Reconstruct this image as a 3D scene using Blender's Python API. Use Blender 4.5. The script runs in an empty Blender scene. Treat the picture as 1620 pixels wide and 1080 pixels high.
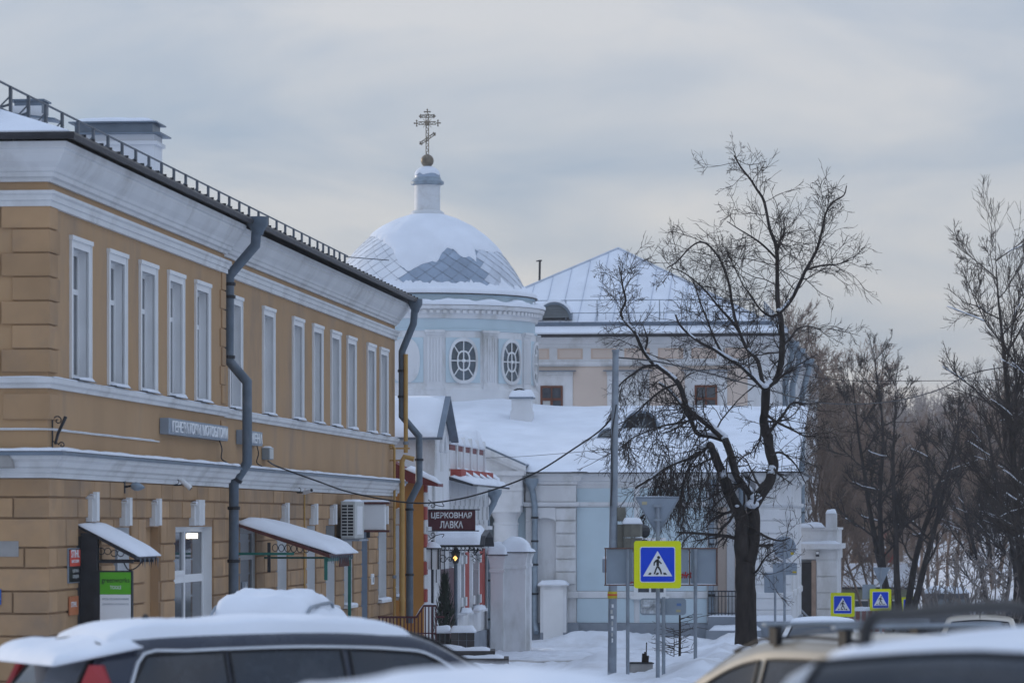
import bpy, bmesh, math, random
from mathutils import Vector, Matrix, noise
random.seed(7)
scene = bpy.context.scene
COL = scene.collection
R = math.radians

# ------------------------------------------------------------------ camera
F = 5850.0            # focal length in photo pixels (1620 wide)
HOR = 824.0           # horizon row in the photo
CZ = 1.85             # eye height
cam_d = bpy.data.cameras.new('camera')
cam = bpy.data.objects.new('camera', cam_d); COL.objects.link(cam)
cam_d.sensor_width = 36.0
cam_d.lens = F / 1620.0 * 36.0
cam_d.shift_y = (HOR - 540.0) / 1620.0
cam_d.clip_start = 0.2; cam_d.clip_end = 4000
cam.location = (0, 0, CZ); cam.rotation_euler = (R(90), 0, 0)
cam_d.dof.use_dof = True; cam_d.dof.focus_distance = 88.0; cam_d.dof.aperture_fstop = 3.2
scene.camera = cam

# ------------------------------------------------------------------ world
SUN_EL, SUN_AZ = R(9), R(-52)         # azimuth from +Y, negative = left of the view
w = bpy.data.worlds.new('World'); scene.world = w; w.use_nodes = True
nt = w.node_tree; nt.nodes.clear()
def wn(t, **k):
    n = nt.nodes.new(t)
    for a, b in k.items(): setattr(n, a, b)
    return n
sky = wn('ShaderNodeTexSky', sky_type='NISHITA', sun_disc=False, sun_elevation=SUN_EL, sun_rotation=SUN_AZ,
         air_density=1.0, dust_density=0.8, ozone_density=1.5)
tc = wn('ShaderNodeTexCoord'); mp = wn('ShaderNodeMapping'); mp.inputs['Scale'].default_value = (5.5, 5.5, 17.0)
mp.inputs['Location'].default_value = (0.4, 0.3, 0.55)
nz = wn('ShaderNodeTexNoise'); nz.inputs['Scale'].default_value = 1.5; nz.inputs['Detail'].default_value = 5.0
nz.inputs['Roughness'].default_value = 0.5; nz.inputs['Distortion'].default_value = 0.5
rp = wn('ShaderNodeValToRGB'); rp.color_ramp.elements[0].position = 0.34; rp.color_ramp.elements[1].position = 0.64
rp.color_ramp.elements[0].color = (3.6, 4.3, 5.4, 1); rp.color_ramp.elements[1].color = (6.4, 6.25, 6.3, 1)
mx = wn('ShaderNodeMix', data_type='RGBA'); mx.inputs['Factor'].default_value = 0.86
bg = wn('ShaderNodeBackground'); bg.inputs['Strength'].default_value = 0.1
out = wn('ShaderNodeOutputWorld')
L = nt.links.new
L(tc.outputs['Generated'], mp.inputs['Vector']); L(mp.outputs['Vector'], nz.inputs['Vector'])
L(nz.outputs['Fac'], rp.inputs['Fac']); L(sky.outputs['Color'], mx.inputs['A']); L(rp.outputs['Color'], mx.inputs['B'])
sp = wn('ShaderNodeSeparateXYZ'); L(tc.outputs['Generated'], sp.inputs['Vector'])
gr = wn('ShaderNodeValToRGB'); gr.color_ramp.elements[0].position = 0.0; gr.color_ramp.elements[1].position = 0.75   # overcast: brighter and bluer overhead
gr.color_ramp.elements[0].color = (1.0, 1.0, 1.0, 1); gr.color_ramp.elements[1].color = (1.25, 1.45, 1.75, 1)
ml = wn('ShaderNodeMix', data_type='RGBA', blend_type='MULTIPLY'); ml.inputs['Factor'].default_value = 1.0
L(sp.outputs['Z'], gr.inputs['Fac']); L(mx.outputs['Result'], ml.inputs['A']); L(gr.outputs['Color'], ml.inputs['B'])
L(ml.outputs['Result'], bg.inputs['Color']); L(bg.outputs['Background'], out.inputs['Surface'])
sd = bpy.data.lights.new('sun', 'SUN'); sd.energy = 1.5; sd.angle = R(10); sd.color = (1.0, 0.86, 0.68)
so = bpy.data.objects.new('sun', sd); COL.objects.link(so)
sdir = Vector((math.sin(SUN_AZ) * math.cos(SUN_EL), math.cos(SUN_AZ) * math.cos(SUN_EL), math.sin(SUN_EL)))
so.rotation_euler = sdir.to_track_quat('Z', 'Y').to_euler(); so.location = (-60, 120, 60)
vs = scene.view_settings
vs.view_transform = 'Standard'; vs.look = 'None'; vs.gamma = 1.0; vs.use_curve_mapping = False; vs.exposure = 0.03
scene.cycles.use_denoising = True; scene.cycles.max_bounces = 6; scene.cycles.diffuse_bounces = 3
scene.cycles.glossy_bounces = 3; scene.cycles.transparent_max_bounces = 8

# ------------------------------------------------------------------ helpers
def at(px, py, Y):
    """photo pixel at depth Y -> world point"""
    return Vector(((px - 810.0) * Y / F, Y, CZ + (HOR - py) * Y / F))
def zat(py, Y): return CZ + (HOR - py) * Y / F
def xat(px, Y): return (px - 810.0) * Y / F
GP = [(-50, .6), (0, 0), (14, -.25), (25, -.42), (45, -.76), (65, -1.05), (100, -1.9), (115, -2.15), (140, -2.6), (200, -3.6), (320, -4.6), (4000, -5)]
def gz(Y):
    for (a, za), (b, zb) in zip(GP, GP[1:]):
        if Y <= b: return za + (zb - za) * (Y - a) / (b - a)
    return GP[-1][1]

def props(o, label=None, cat=None, group=None, kind=None):
    if label: o['label'] = label
    if cat: o['category'] = cat
    if group: o['group'] = group
    if kind: o['kind'] = kind
    return o
def thing(name, loc, rz, label, cat, group=None):
    o = bpy.data.objects.new(name, None); COL.objects.link(o)
    o.location = loc; o.rotation_euler = (0, 0, rz); o.empty_display_size = .2
    return props(o, label, cat, group)
def link(name, me, mat, parent=None):
    o = bpy.data.objects.new(name, me); COL.objects.link(o)
    if mat is not None and not me.materials: me.materials.append(mat)
    if parent is not None: o.parent = parent
    return o
def clone(o, parent=None):
    c = o.copy(); COL.objects.link(c); c.parent = parent
    for ch in o.children: clone(ch, c)
    return c

class MB:
    def __init__(s): s.v = []; s.f = []; s.m = None
    def at(s, m): s.m = m; return s
    def add(s, vs, fs):
        b = len(s.v)
        for p in vs:
            p = Vector(p)
            s.v.append(tuple(s.m @ p) if s.m is not None else tuple(p))
        s.f += [tuple(i + b for i in f) for f in fs]
        return s
    def box(s, x0, x1, y0, y1, z0, z1, ch=0):
        if x0 > x1: x0, x1 = x1, x0
        if y0 > y1: y0, y1 = y1, y0
        if z0 > z1: z0, z1 = z1, z0
        if ch <= 0:
            return s.add([(x0,y0,z0),(x1,y0,z0),(x1,y1,z0),(x0,y1,z0),(x0,y0,z1),(x1,y0,z1),(x1,y1,z1),(x0,y1,z1)],
                     [(0,3,2,1),(4,5,6,7),(0,1,5,4),(1,2,6,5),(2,3,7,6),(3,0,4,7)])
        vs = []
        X = (x0, x1); Y = (y0, y1); Z = (z0, z1); sg = (1, -1)
        idx = {}
        for i in (0,1):
            for j in (0,1):
                for k in (0,1):
                    for a in range(3):
                        p = [X[i], Y[j], Z[k]]; d = (sg[i], sg[j], sg[k])
                        for b in range(3):
                            if b != a: p[b] += d[b] * ch
                        idx[(i,j,k,a)] = len(vs); vs.append(tuple(p))
        fs = []
        for a in range(3):
            b, c = (a+1) % 3, (a+2) % 3
            for e in (0,1):
                q = []
                for (u, v) in ((0,0),(1,0),(1,1),(0,1)):
                    t = [0,0,0]; t[a] = e; t[b] = u; t[c] = v
                    q.append(idx[(t[0],t[1],t[2],a)])
                fs.append(tuple(q) if e else tuple(reversed(q)))
        for a in range(3):
            b, c = (a+1) % 3, (a+2) % 3
            for u in (0,1):
                for v in (0,1):
                    t0 = [0,0,0]; t1 = [0,0,0]
                    t0[b] = t1[b] = u; t0[c] = t1[c] = v; t1[a] = 1
                    q = [idx[(*t0, b)], idx[(*t1, b)], idx[(*t1, c)], idx[(*t0, c)]]
                    fs.append(tuple(q) if (u == v) else tuple(reversed(q)))
        for i in (0,1):
            for j in (0,1):
                for k in (0,1):
                    q = [idx[(i,j,k,a)] for a in range(3)]
                    fs.append(tuple(q) if (i+j+k) % 2 else tuple(reversed(q)))
        return s.add(vs, fs)
    def poly(s, pts, h):
        """extrude a 3-D polygon by vector h"""
        h = Vector(h); n = len(pts); pts = [Vector(p) for p in pts]
        return s.add(pts + [p + h for p in pts],
                     [tuple(range(n)), tuple(range(2*n-1, n-1, -1))] + [(i, i+n, (i+1)%n+n, (i+1)%n) for i in range(n)])
    def tube(s, pts, r, n=8, cap=True):
        pts = [Vector(p) for p in pts]
        rs = r if isinstance(r, (list, tuple)) else [r]*len(pts)
        vs = []; fs = []
        t0 = (pts[1]-pts[0]).normalized()
        u = t0.cross(Vector((0,0,1)))
        if u.length < 1e-3: u = t0.cross(Vector((1,0,0)))
        u.normalize()
        for i, p in enumerate(pts):
            if i == 0: t = pts[1]-pts[0]
            elif i == len(pts)-1: t = pts[-1]-pts[-2]
            else: t = (pts[i+1]-p).normalized() + (p-pts[i-1]).normalized()
            if t.length < 1e-9: t = Vector((0,0,1))
            t.normalize()
            u = (u - t*u.dot(t))
            if u.length < 1e-6: u = t.orthogonal()
            u.normalize(); w_ = t.cross(u)
            for k in range(n):
                a = 2*math.pi*k/n
                vs.append(p + (u*math.cos(a)+w_*math.sin(a))*rs[i])
        for i in range(len(pts)-1):
            for k in range(n):
                fs.append((i*n+k, i*n+(k+1)%n, (i+1)*n+(k+1)%n, (i+1)*n+k))
        if cap:
            fs.append(tuple(reversed(range(n)))); fs.append(tuple((len(pts)-1)*n+k for k in range(n)))
        return s.add(vs, fs)
    def lathe(s, prof, n=32, c=(0,0,0), a0=0, a1=2*math.pi):
        """prof (r,z) bottom to top"""
        full = abs(a1-a0-2*math.pi) < 1e-6
        m = n if full else n+1
        vs = []
        for (r, z) in prof:
            for k in range(m):
                a = a0+(a1-a0)*k/n
                vs.append((c[0]+r*math.sin(a), c[1]-r*math.cos(a), c[2]+z))
        fs = []
        for i in range(len(prof)-1):
            for k in range(n):
                k2 = (k+1) % m if full else k+1
                fs.append((i*m+k, i*m+k2, (i+1)*m+k2, (i+1)*m+k))
        return s.add(vs, fs)
    def sweep(s, path, prof, close_prof=True):
        """path: 2-D polyline, outward = right of travel; prof: (out, z)"""
        P = [Vector(p) for p in path]; n = len(P); m = len(prof); vs = []
        for i in range(n):
            ds = []
            if i > 0: ds.append((P[i]-P[i-1]).normalized())
            if i < n-1: ds.append((P[i+1]-P[i]).normalized())
            ns = [Vector((d.y, -d.x)) for d in ds]
            if len(ns) == 1: o = ns[0]
            else:
                o = ns[0]+ns[1]; o = o/ max(.2, (1+ns[0].dot(ns[1])))
            for (a, z) in prof: vs.append((P[i].x+o.x*a, P[i].y+o.y*a, z))
        fs = []
        mm = m if close_prof else m-1
        for i in range(n-1):
            for k in range(mm):
                k2 = (k+1) % m
                fs.append((i*m+k, i*m+k2, (i+1)*m+k2, (i+1)*m+k))
        if close_prof:
            fs.append(tuple(range(m))); fs.append(tuple(reversed([(n-1)*m+k for k in range(m)])))
        return s.add(vs, fs)
    def build(s, name, mat, parent=None, smooth=False, fix=True):
        me = bpy.data.meshes.new(name); me.from_pydata(s.v, [], s.f)
        if fix and len(s.f) < 60000:
            b = bmesh.new(); b.from_mesh(me); bmesh.ops.recalc_face_normals(b, faces=b.faces); b.to_mesh(me); b.free()
        if smooth:
            me.polygons.foreach_set('use_smooth', [True]*len(me.polygons))
            if smooth != 'all': me.set_sharp_from_angle(angle=R(38))
        me.update()
        return link(name, me, mat, parent)

def grid_wall(mb, a0, a1, z0, z1, holes, fn, depth=0):
    """wall plane with rectangular holes; fn(a,z,d)->point, d = inward depth; reveals are not included"""
    A = sorted({a0, a1} | {h[0] for h in holes} | {h[1] for h in holes}); A = [a for a in A if a0 <= a <= a1]
    Z = sorted({z0, z1} | {h[2] for h in holes} | {h[3] for h in holes}); Z = [z for z in Z if z0 <= z <= z1]
    for i in range(len(A)-1):
        for j in range(len(Z)-1):
            ca, cz = (A[i]+A[i+1])/2, (Z[j]+Z[j+1])/2
            if any(h[0] < ca < h[1] and h[2] < cz < h[3] for h in holes): continue
            mb.add([fn(A[i],Z[j],0), fn(A[i+1],Z[j],0), fn(A[i+1],Z[j+1],0), fn(A[i],Z[j+1],0)], [(0,1,2,3)])
def reveal(mb, h, fn, d):
    a0, a1, z0, z1 = h
    c = [(a0,z0),(a1,z0),(a1,z1),(a0,z1)]
    for i in range(4):
        p, q = c[i], c[(i+1)%4]
        mb.add([fn(p[0],p[1],0), fn(q[0],q[1],0), fn(q[0],q[1],d), fn(p[0],p[1],d)], [(0,1,2,3)])

def text_mesh(body, h, depth=.004, width=None, bold=0.0, sx=1.0):
    """text in the XZ plane facing -Y, baseline at z=0, centred on x"""
    c = bpy.data.curves.new('t', 'FONT'); c.body = body; c.size = 1.0; c.extrude = 0; c.align_x = 'CENTER'; c.offset = bold
    c.resolution_u = 3
    o = bpy.data.objects.new('t', c); COL.objects.link(o); bpy.context.view_layer.update()
    me = bpy.data.meshes.new_from_object(o.evaluated_get(bpy.context.evaluated_depsgraph_get()))
    bpy.data.objects.remove(o)
    xs = [v.co.x for v in me.vertices]; ys = [v.co.y for v in me.vertices]
    k = h / (max(ys)-min(ys)); kx = k*sx
    if width: kx = width/(max(xs)-min(xs))
    cx = (max(xs)+min(xs))/2; y0 = min(ys)
    for v in me.vertices: v.co = ((v.co.x-cx)*kx, 0, (v.co.y-y0)*k)
    b = bmesh.new(); b.from_mesh(me)
    g = bmesh.ops.extrude_face_region(b, geom=b.faces[:])
    for e in g['geom']:
        if isinstance(e, bmesh.types.BMVert): e.co.y -= depth
    bmesh.ops.recalc_face_normals(b, faces=b.faces); b.to_mesh(me); b.free(); me.materials.clear()
    return me
def text(name, body, h, mat, parent, loc, rz=0, depth=.004, width=None, bold=0.0):
    o = link(name, text_mesh(body, h, depth, width, bold), mat, parent); o.location = loc; o.rotation_euler = (0,0,rz); return o

# ------------------------------------------------------------------ materials
MATS = {}
def mat(name, col, rough=.7, var=.12, scale=3.0, bump=0.0, bscale=40.0, metal=0.0, spec=.3, dirt=None, dirt_amt=0.0, dscale=1.2,
        emit=None, estr=0.0, stretch=(1,1,1), detail=4.0, coat=0.0, perobj=0.0):
    m = bpy.data.materials.new(name); m.use_nodes = True; t = m.node_tree; N = t.nodes; K = t.links.new
    b = N['Principled BSDF']
    b.inputs['Roughness'].default_value = rough; b.inputs['Metallic'].default_value = metal
    b.inputs['Specular IOR Level'].default_value = spec; b.inputs['Coat Weight'].default_value = coat
    g = N.new('ShaderNodeNewGeometry'); mp_ = N.new('ShaderNodeMapping'); mp_.inputs['Scale'].default_value = stretch
    K(g.outputs['Position'], mp_.inputs['Vector'])
    n1 = N.new('ShaderNodeTexNoise'); n1.inputs['Scale'].default_value = scale; n1.inputs['Detail'].default_value = detail
    K(mp_.outputs['Vector'], n1.inputs['Vector'])
    r = N.new('ShaderNodeValToRGB'); r.color_ramp.elements[0].position = .3; r.color_ramp.elements[1].position = .7
    r.color_ramp.elements[0].color = (*[c*(1-var) for c in col], 1); r.color_ramp.elements[1].color = (*[min(1, c*(1+var)) for c in col], 1)
    K(n1.outputs['Fac'], r.inputs['Fac']); src = r.outputs['Color']
    if dirt is not None:
        n2 = N.new('ShaderNodeTexNoise'); n2.inputs['Scale'].default_value = dscale; n2.inputs['Detail'].default_value = 6; n2.inputs['Roughness'].default_value = .65
        K(mp_.outputs['Vector'], n2.inputs['Vector'])
        r2 = N.new('ShaderNodeValToRGB'); r2.color_ramp.elements[0].position = .5; r2.color_ramp.elements[1].position = .72
        r2.color_ramp.elements[0].color = (0,0,0,1); r2.color_ramp.elements[1].color = (dirt_amt,)*3+(1,)
        K(n2.outputs['Fac'], r2.inputs['Fac'])
        x = N.new('ShaderNodeMix'); x.data_type = 'RGBA'; x.inputs['B'].default_value = (*dirt, 1)
        K(r2.outputs['Color'], x.inputs['Factor']); K(src, x.inputs['A']); src = x.outputs['Result']
    if perobj > 0:
        oi = N.new('ShaderNodeObjectInfo'); mr = N.new('ShaderNodeMapRange'); mr.inputs['To Min'].default_value = 1-perobj; mr.inputs['To Max'].default_value = 1+perobj*.6
        K(oi.outputs['Random'], mr.inputs['Value'])
        x = N.new('ShaderNodeVectorMath'); x.operation = 'SCALE'; K(src, x.inputs[0]); K(mr.outputs['Result'], x.inputs['Scale']); src = x.outputs['Vector']
    K(src, b.inputs['Base Color'])
    if bump > 0:
        n3 = N.new('ShaderNodeTexNoise'); n3.inputs['Scale'].default_value = bscale; n3.inputs['Detail'].default_value = 5
        K(mp_.outputs['Vector'], n3.inputs['Vector'])
        bp = N.new('ShaderNodeBump'); bp.inputs['Strength'].default_value = min(1.0, bump*8); bp.inputs['Distance'].default_value = bump
        K(n3.outputs['Fac'], bp.inputs['Height']); K(bp.outputs['Normal'], b.inputs['Normal'])
    if emit:
        b.inputs['Emission Color'].default_value = (*emit, 1); b.inputs['Emission Strength'].default_value = estr
    MATS[name] = m
    return m
M_SNOW = mat('snow', (.79,.83,.90), .75, .06, 1.1, .03, 7.0, spec=.2)
M_SNOWG = mat('trodden_snow', (.74,.77,.83), .8, .1, .9, .05, 3.0, spec=.2, dirt=(.46,.44,.43), dirt_amt=.65, dscale=.5)
M_ROAD = mat('icy_road', (.36,.36,.38), .65, .3, .7, .02, 5.0, dirt=(.62,.64,.68), dirt_amt=.9, dscale=.35, stretch=(1,.25,1))
M_PATH = mat('gritty_slush', (.34,.32,.31), .8, .3, 1.2, .03, 6, dirt=(.66,.68,.72), dirt_amt=1.0, dscale=.9, stretch=(.5,1,1))
M_YEL = mat('ochre_plaster', (.43,.272,.145), .85, .13, .6, .004, 30, dirt=(.25,.185,.135), dirt_amt=.8, dscale=.6, stretch=(1,1,.45))
M_YBL = mat('ochre_block', (.405,.255,.138), .85, .13, 1.3, .006, 22, dirt=(.24,.18,.135), dirt_amt=.75, dscale=.6, perobj=.14)
M_YGAP = mat('ochre_joint', (.31,.195,.11), .9, .1, 2, .004, 30)
M_WHT = mat('white_plaster', (.68,.69,.70), .8, .05, 1.2, .004, 25, dirt=(.38,.37,.36), dirt_amt=.6, dscale=.8, stretch=(1,1,.6))
M_WOLD = mat('old_white_plaster', (.70,.71,.73), .85, .06, 1.5, .008, 14, dirt=(.37,.36,.33), dirt_amt=.7, dscale=1.0, stretch=(1,1,.45))
M_WFR = mat('white_window_paint', (.74,.75,.76), .5, .04, 2)
M_BLUE = mat('pale_blue_plaster', (.52,.63,.69), .85, .06, 1.0, .005, 20, dirt=(.50,.60,.64), dirt_amt=.5, dscale=.7)
M_GREYP = mat('grey_plinth', (.24,.27,.31), .85, .1, 1.5, .006, 20, dirt=(.34,.36,.4), dirt_amt=.5)
M_PINK = mat('pale_peach_plaster', (.66,.55,.475), .85, .05, .9, .004, 20)
M_PINKD = mat('peach_panel', (.62,.48,.39), .85, .05, .9, .004, 20)
M_ROOFM = mat('dark_roof_metal', (.035,.035,.04), .45, .3, 3, metal=.3)
M_ROOFG = mat('grey_roof_metal', (.16,.20,.25), .45, .15, 2, metal=.4)
M_PIPE = mat('grey_painted_pipe', (.10,.135,.175), .45, .15, 4, dirt=(.2,.22,.25), dirt_amt=.5, dscale=3, spec=.4)
M_PIPEL = mat('zinc_pipe', (.26,.32,.38), .45, .15, 4, metal=.3, dirt=(.12,.14,.16), dirt_amt=.5, dscale=3)
M_GLASS = mat('window_glass', (.045,.055,.07), .06, .3, 1.2, spec=.6)
M_GLASSB = mat('drum_glass', (.07,.095,.12), .12, .5, 1.6, spec=.5)
M_BRN = mat('brown_window_frame', (.15,.05,.025), .5, .15, 4)
M_DARK = mat('dark_metal', (.03,.032,.038), .5, .2, 5, metal=.3)
M_IRON = mat('roof_rail_steel', (.085,.10,.12), .5, .2, 5, metal=.3)
M_TIN = mat('zinc_tile', (.30,.37,.47), .42, .12, 1.2, metal=.2, perobj=.14)
M_TINF = mat('frosted_zinc_tile', (.79,.825,.88), .5, .06, .9, metal=.05, perobj=.08, dirt=(.55,.61,.69), dirt_amt=.4, dscale=1.2)
M_TINR = mat('dusted_zinc_tile', (.60,.65,.73), .48, .14, 1.0, metal=.2, perobj=.08)
M_SEAM = mat('tile_seam', (.34,.38,.44), .6, .15, 2)
M_GOLD = mat('weathered_gilding', (.19,.16,.12), .5, .3, 5, metal=.4)
M_GAS = mat('ochre_gas_pipe', (.50,.30,.09), .55, .15, 4, dirt=(.3,.2,.1), dirt_amt=.5, dscale=4)
M_BURG = mat('burgundy_board', (.085,.018,.026), .5, .1, 3)
M_RED = mat('red_brick_paint', (.36,.075,.06), .8, .12, 2.5, .006, 25)
M_REDR = mat('dark_red_roof', (.17,.03,.03), .55, .15, 3)
M_ORG = mat('deep_ochre_plaster', (.50,.24,.06), .85, .08, .9, .004, 25)
M_GRNP = mat('green_paint', (.02,.16,.13), .5, .2, 4)
M_STONE = mat('dark_stone', (.075,.07,.07), .85, .2, 3, .01, 12, perobj=.2)
M_CONC = mat('concrete', (.32,.31,.30), .9, .15, 3, .01, 15, dirt=(.15,.14,.13), dirt_amt=.5, dscale=2)
M_BARK = mat('wet_bark', (.036,.029,.026), .95, .5, 7, .02, 16, stretch=(1,1,.3))
M_TWIG = mat('twig_bark', (.045,.035,.030), .9, .3, 3)
M_TWIG2 = mat('brown_twig_bark', (.22,.155,.115), .9, .35, .5)
M_TWIG3 = mat('grey_twig_bark', (.25,.215,.195), .9, .35, .4)
M_POLE = mat('galvanised_steel', (.27,.31,.36), .5, .15, 4, metal=.35, dirt=(.14,.15,.17), dirt_amt=.4, dscale=3)
M_BACK = mat('sign_back_aluminium', (.27,.32,.385), .5, .08, 3, metal=.3)
M_YS = mat('fluorescent_sign_yellow', (.74,.78,.0), .45, .03, 3)
M_BS = mat('sign_blue', (.0,.055,.62), .4, .03, 3)
M_WS = mat('sign_white', (.78,.80,.82), .45, .03, 3)
M_BLK = mat('sign_black', (.012,.012,.014), .5, .1, 3)
M_GRN = mat('sign_green', (.10,.42,.02), .5, .03, 3)
M_REDS = mat('sign_red', (.62,.07,.04), .5, .05, 3)
M_BEIGEP = mat('beige_plastic', (.50,.51,.50), .5, .06, 3)
M_GREYBOX = mat('grey_box_paint', (.22,.245,.26), .55, .1, 3)
M_TLIGHT = mat('weathered_housing', (.16,.155,.13), .6, .2, 5, dirt=(.10,.10,.09), dirt_amt=.7, dscale=4)
M_LAMPON = mat('lit_lamp', (1,.9,.7), .5, .02, 3, emit=(1,.9,.72), estr=3.0)
M_AMBER = mat('lit_amber_lamp', (1,.6,.2), .5, .02, 3, emit=(1,.55,.15), estr=2.2)
M_TAILON = mat('lit_brake_lamp', (.9,.05,.03), .4, .02, 3, emit=(1,.06,.04), estr=3.5)
M_CONIF = mat('thuja_needles', (.022,.036,.024), .8, .4, 6)
M_BROWNL = mat('brown_fascia', (.10,.028,.025), .5, .15, 4)
# ------------------------------------------------------------------ ground, road, path
def sm(t): t = max(0.0, min(1.0, t)); return t*t*(3-2*t)
def nz2(x, y, s=1.0, seed=0.0): return noise.noise(Vector((x*s+seed, y*s-seed, seed*.7)))
def dip(Y): return .2*sm((Y-35)/20)
def road_l(Y): return .118*Y - 3.5
def hill(X, Y):
    h = 5.2*sm((Y-165)/90)*sm((X-19)/16) + 9.0*sm((Y-260)/260)
    if X > 12 and Y > 150: h += .5*nz2(X, Y, .08, 3)*sm((Y-150)/40)
    return h
BANKS = [(3.3, 118.4, 3.0, .75, .42), (1.6, 118.0, 1.0, .7, .15), (6.0, 117.0, 1.6, 1.0, .35), (4.2, 76, 2.2, 5.5, .30), (1.7, 74.5, .9, 3.0, .28), (6.2, 104, 1.4, 6, .25),
         (-.2, 78, 1.3, 5, .12), (3.0, 67, 2.0, 2.2, .2), (7.2, 113, 1.2, 2, .45), (2.7, 88, 1.0, 3, .22)]
def path_mask(X, Y): return sm(1-abs(Y-95.5-.2*X)/5.2)*sm((X+2.5)/1)*sm((4.2-X)/1)
def G(X, Y):
    z = gz(Y)+hill(X, Y)
    l = road_l(Y); inr = sm((X-l+.6)/.5)*sm((l+9.6-X)/.5) if Y < 280 else 0
    b = 0
    if 40 < Y < 135 and -8 < X < 20:
        for (bx, by, sx_, sy_, h) in BANKS:
            e = ((X-bx)/sx_)**2+((Y-by)/sy_)**2
            if e < 9: b += h*math.exp(-e)*(1+.5*nz2(X, Y, .9, 5))
        b += .10*nz2(X, Y, .7, 1)+.07*nz2(X, Y, 2.2, 2)+.06*abs(nz2(X, Y, 3.7, 4))+.045*nz2(X, Y, 7, 7)
        pm = path_mask(X, Y); b = b*(1-pm) - .0*pm
    b += .22*math.exp(-((X-l+.9)/.6)**2)*(1+nz2(X, Y, .5, 9)) if 30 < Y < 250 else 0
    return z+b*(1-inr)-(dip(Y)+.06)*inr
xs = [-900,-500,-300,-200,-140,-100,-70,-50,-35,-25,-18,-12,-8,-6] + [-5+.125*i for i in range(161)] + [16+i*1.0 for i in range(45)] + [65,80,100,130,180,260,400,600,900]
ys = [-60,-30,-10,0,10,20,30,40,50,56] + [60+.3*i for i in range(217)] + [126+1.5*i for i in range(17)] + [155+6*i for i in range(55)] + [500,560,650,800,1000,1400,2200,3500]
mb = MB(); nx = len(xs)
mb.v = [(x, y, G(x, y)) for y in ys for x in xs]
mb.f = [(j*nx+i, j*nx+i+1, (j+1)*nx+i+1, (j+1)*nx+i) for j in range(len(ys)-1) for i in range(nx-1)]
props(mb.build('ground', M_SNOWG, smooth='all', fix=False), kind='structure')
mb = MB(); yy = [-40+4*i for i in range(80)]
mb.v = [p for y in yy for p in ((road_l(y)-.35, y, gz(y)-dip(y)-.02), (road_l(y)+4.5, y, gz(y)-dip(y)+.02), (road_l(y)+9.3, y, gz(y)-dip(y)-.02))]
mb.f = [q for j in range(len(yy)-1) for q in ((j*3, j*3+1, j*3+4, j*3+3), (j*3+1, j*3+2, j*3+5, j*3+4))]
props(mb.build('road', M_ROAD, fix=False), kind='structure')
mb = MB()
px_ = [-2.2+.3*i for i in range(20)]; py_ = [-1.5+.3*i for i in range(11)]
mb.v = [(x, 95.5+.2*x+d*(1.9+.5*nz2(x, 0, 1, 6)), G(x, 95.5+.2*x+d*(1.9+.5*nz2(x, 0, 1, 6)))+.012) for x in px_ for d in py_]
mb.f = [(i*11+j, (i+1)*11+j, (i+1)*11+j+1, i*11+j+1) for i in range(19) for j in range(10)]
props(mb.build('path', M_PATH, fix=False), kind='structure')

# ------------------------------------------------------------------ snow helpers
def snow_ledge(mb, p0, p1, out_, w, h, gaps=.0, seed=0, step=.18, thin=.45):
    """lumpy snow lying along p0-p1, spreading by w along out_ (unit vector)"""
    p0, p1, out_ = Vector(p0), Vector(p1), Vector(out_)
    n = max(2, int((p1-p0).length/step)); prev = None
    for i in range(n+1):
        p = p0.lerp(p1, i/n)
        q = nz2(p.x*1.0+p.z, p.y, 1.3, seed)+.5*nz2(p.x, p.y+p.z, 4, seed+3)
        hh = h*(1-thin+thin*(q+.6)); ww = w*(.94+.12*q)
        if i in (0, n): hh *= .35
        if gaps and q < -1+gaps: hh = .004
        hh = max(hh, .004)
        ring = [p+out_*ww*a+Vector((0,0,hh*b)) for a, b in ((0,.0),(0,.8),(.3,1),(.75,.9),(1,.45),(1.0,0))]
        if prev is not None:
            base = len(mb.v); mb.add(prev+ring, [(k, k+1, k+7, k+6) for k in range(5)])
        prev = ring
def snow_slab(mb, P, h, nu=10, nv=10, seed=0, over=.03, amp=.35):
    """snow cushion over the quad P (4 corners, ccw from above), h thick, rounded at the rim"""
    P = [Vector(p) for p in P]; rows = []
    for i in range(nu+1):
        u = i/nu; r = []
        for j in range(nv+1):
            v = j/nv
            p = P[0].lerp(P[1], u).lerp(P[3].lerp(P[2], u), v)
            e = min(u, 1-u, 1)*2; f = min(v, 1-v, 1)*2
            k = (1-(1-min(1, e*2.2))**3)*(1-(1-min(1, f*2.2))**3)
            k = max(k, .0)
            q = 1+amp*nz2(p.x+p.z, p.y, 1.6, seed)+.3*amp*nz2(p.x, p.y, 6, seed)
            r.append(p+Vector((0,0,h*(.25+.75*k)*q if 0 < i < nu and 0 < j < nv else h*.12)))
        rows.append(r)
    base = []; m = nv+1
    for r in rows: base += r
    fs = [(i*m+j, (i+1)*m+j, (i+1)*m+j+1, i*m+j+1) for i in range(nu) for j in range(nv)]
    rim = [i*m for i in range(nu+1)]+[nu*m+j for j in range(1, nv+1)]+[i*m+nv for i in range(nu-1, -1, -1)]+[j for j in range(nv-1, 0, -1)]
    b = len(base); low = [base[i]-Vector((0,0,h*.12+over*.2)) for i in rim]
    k = len(rim)
    fs += [(rim[i], b+i, b+(i+1)%k, rim[(i+1)%k]) for i in range(k)]
    fs.append(tuple(b+i for i in range(k)))
    mb.add(base+low, fs)

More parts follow.
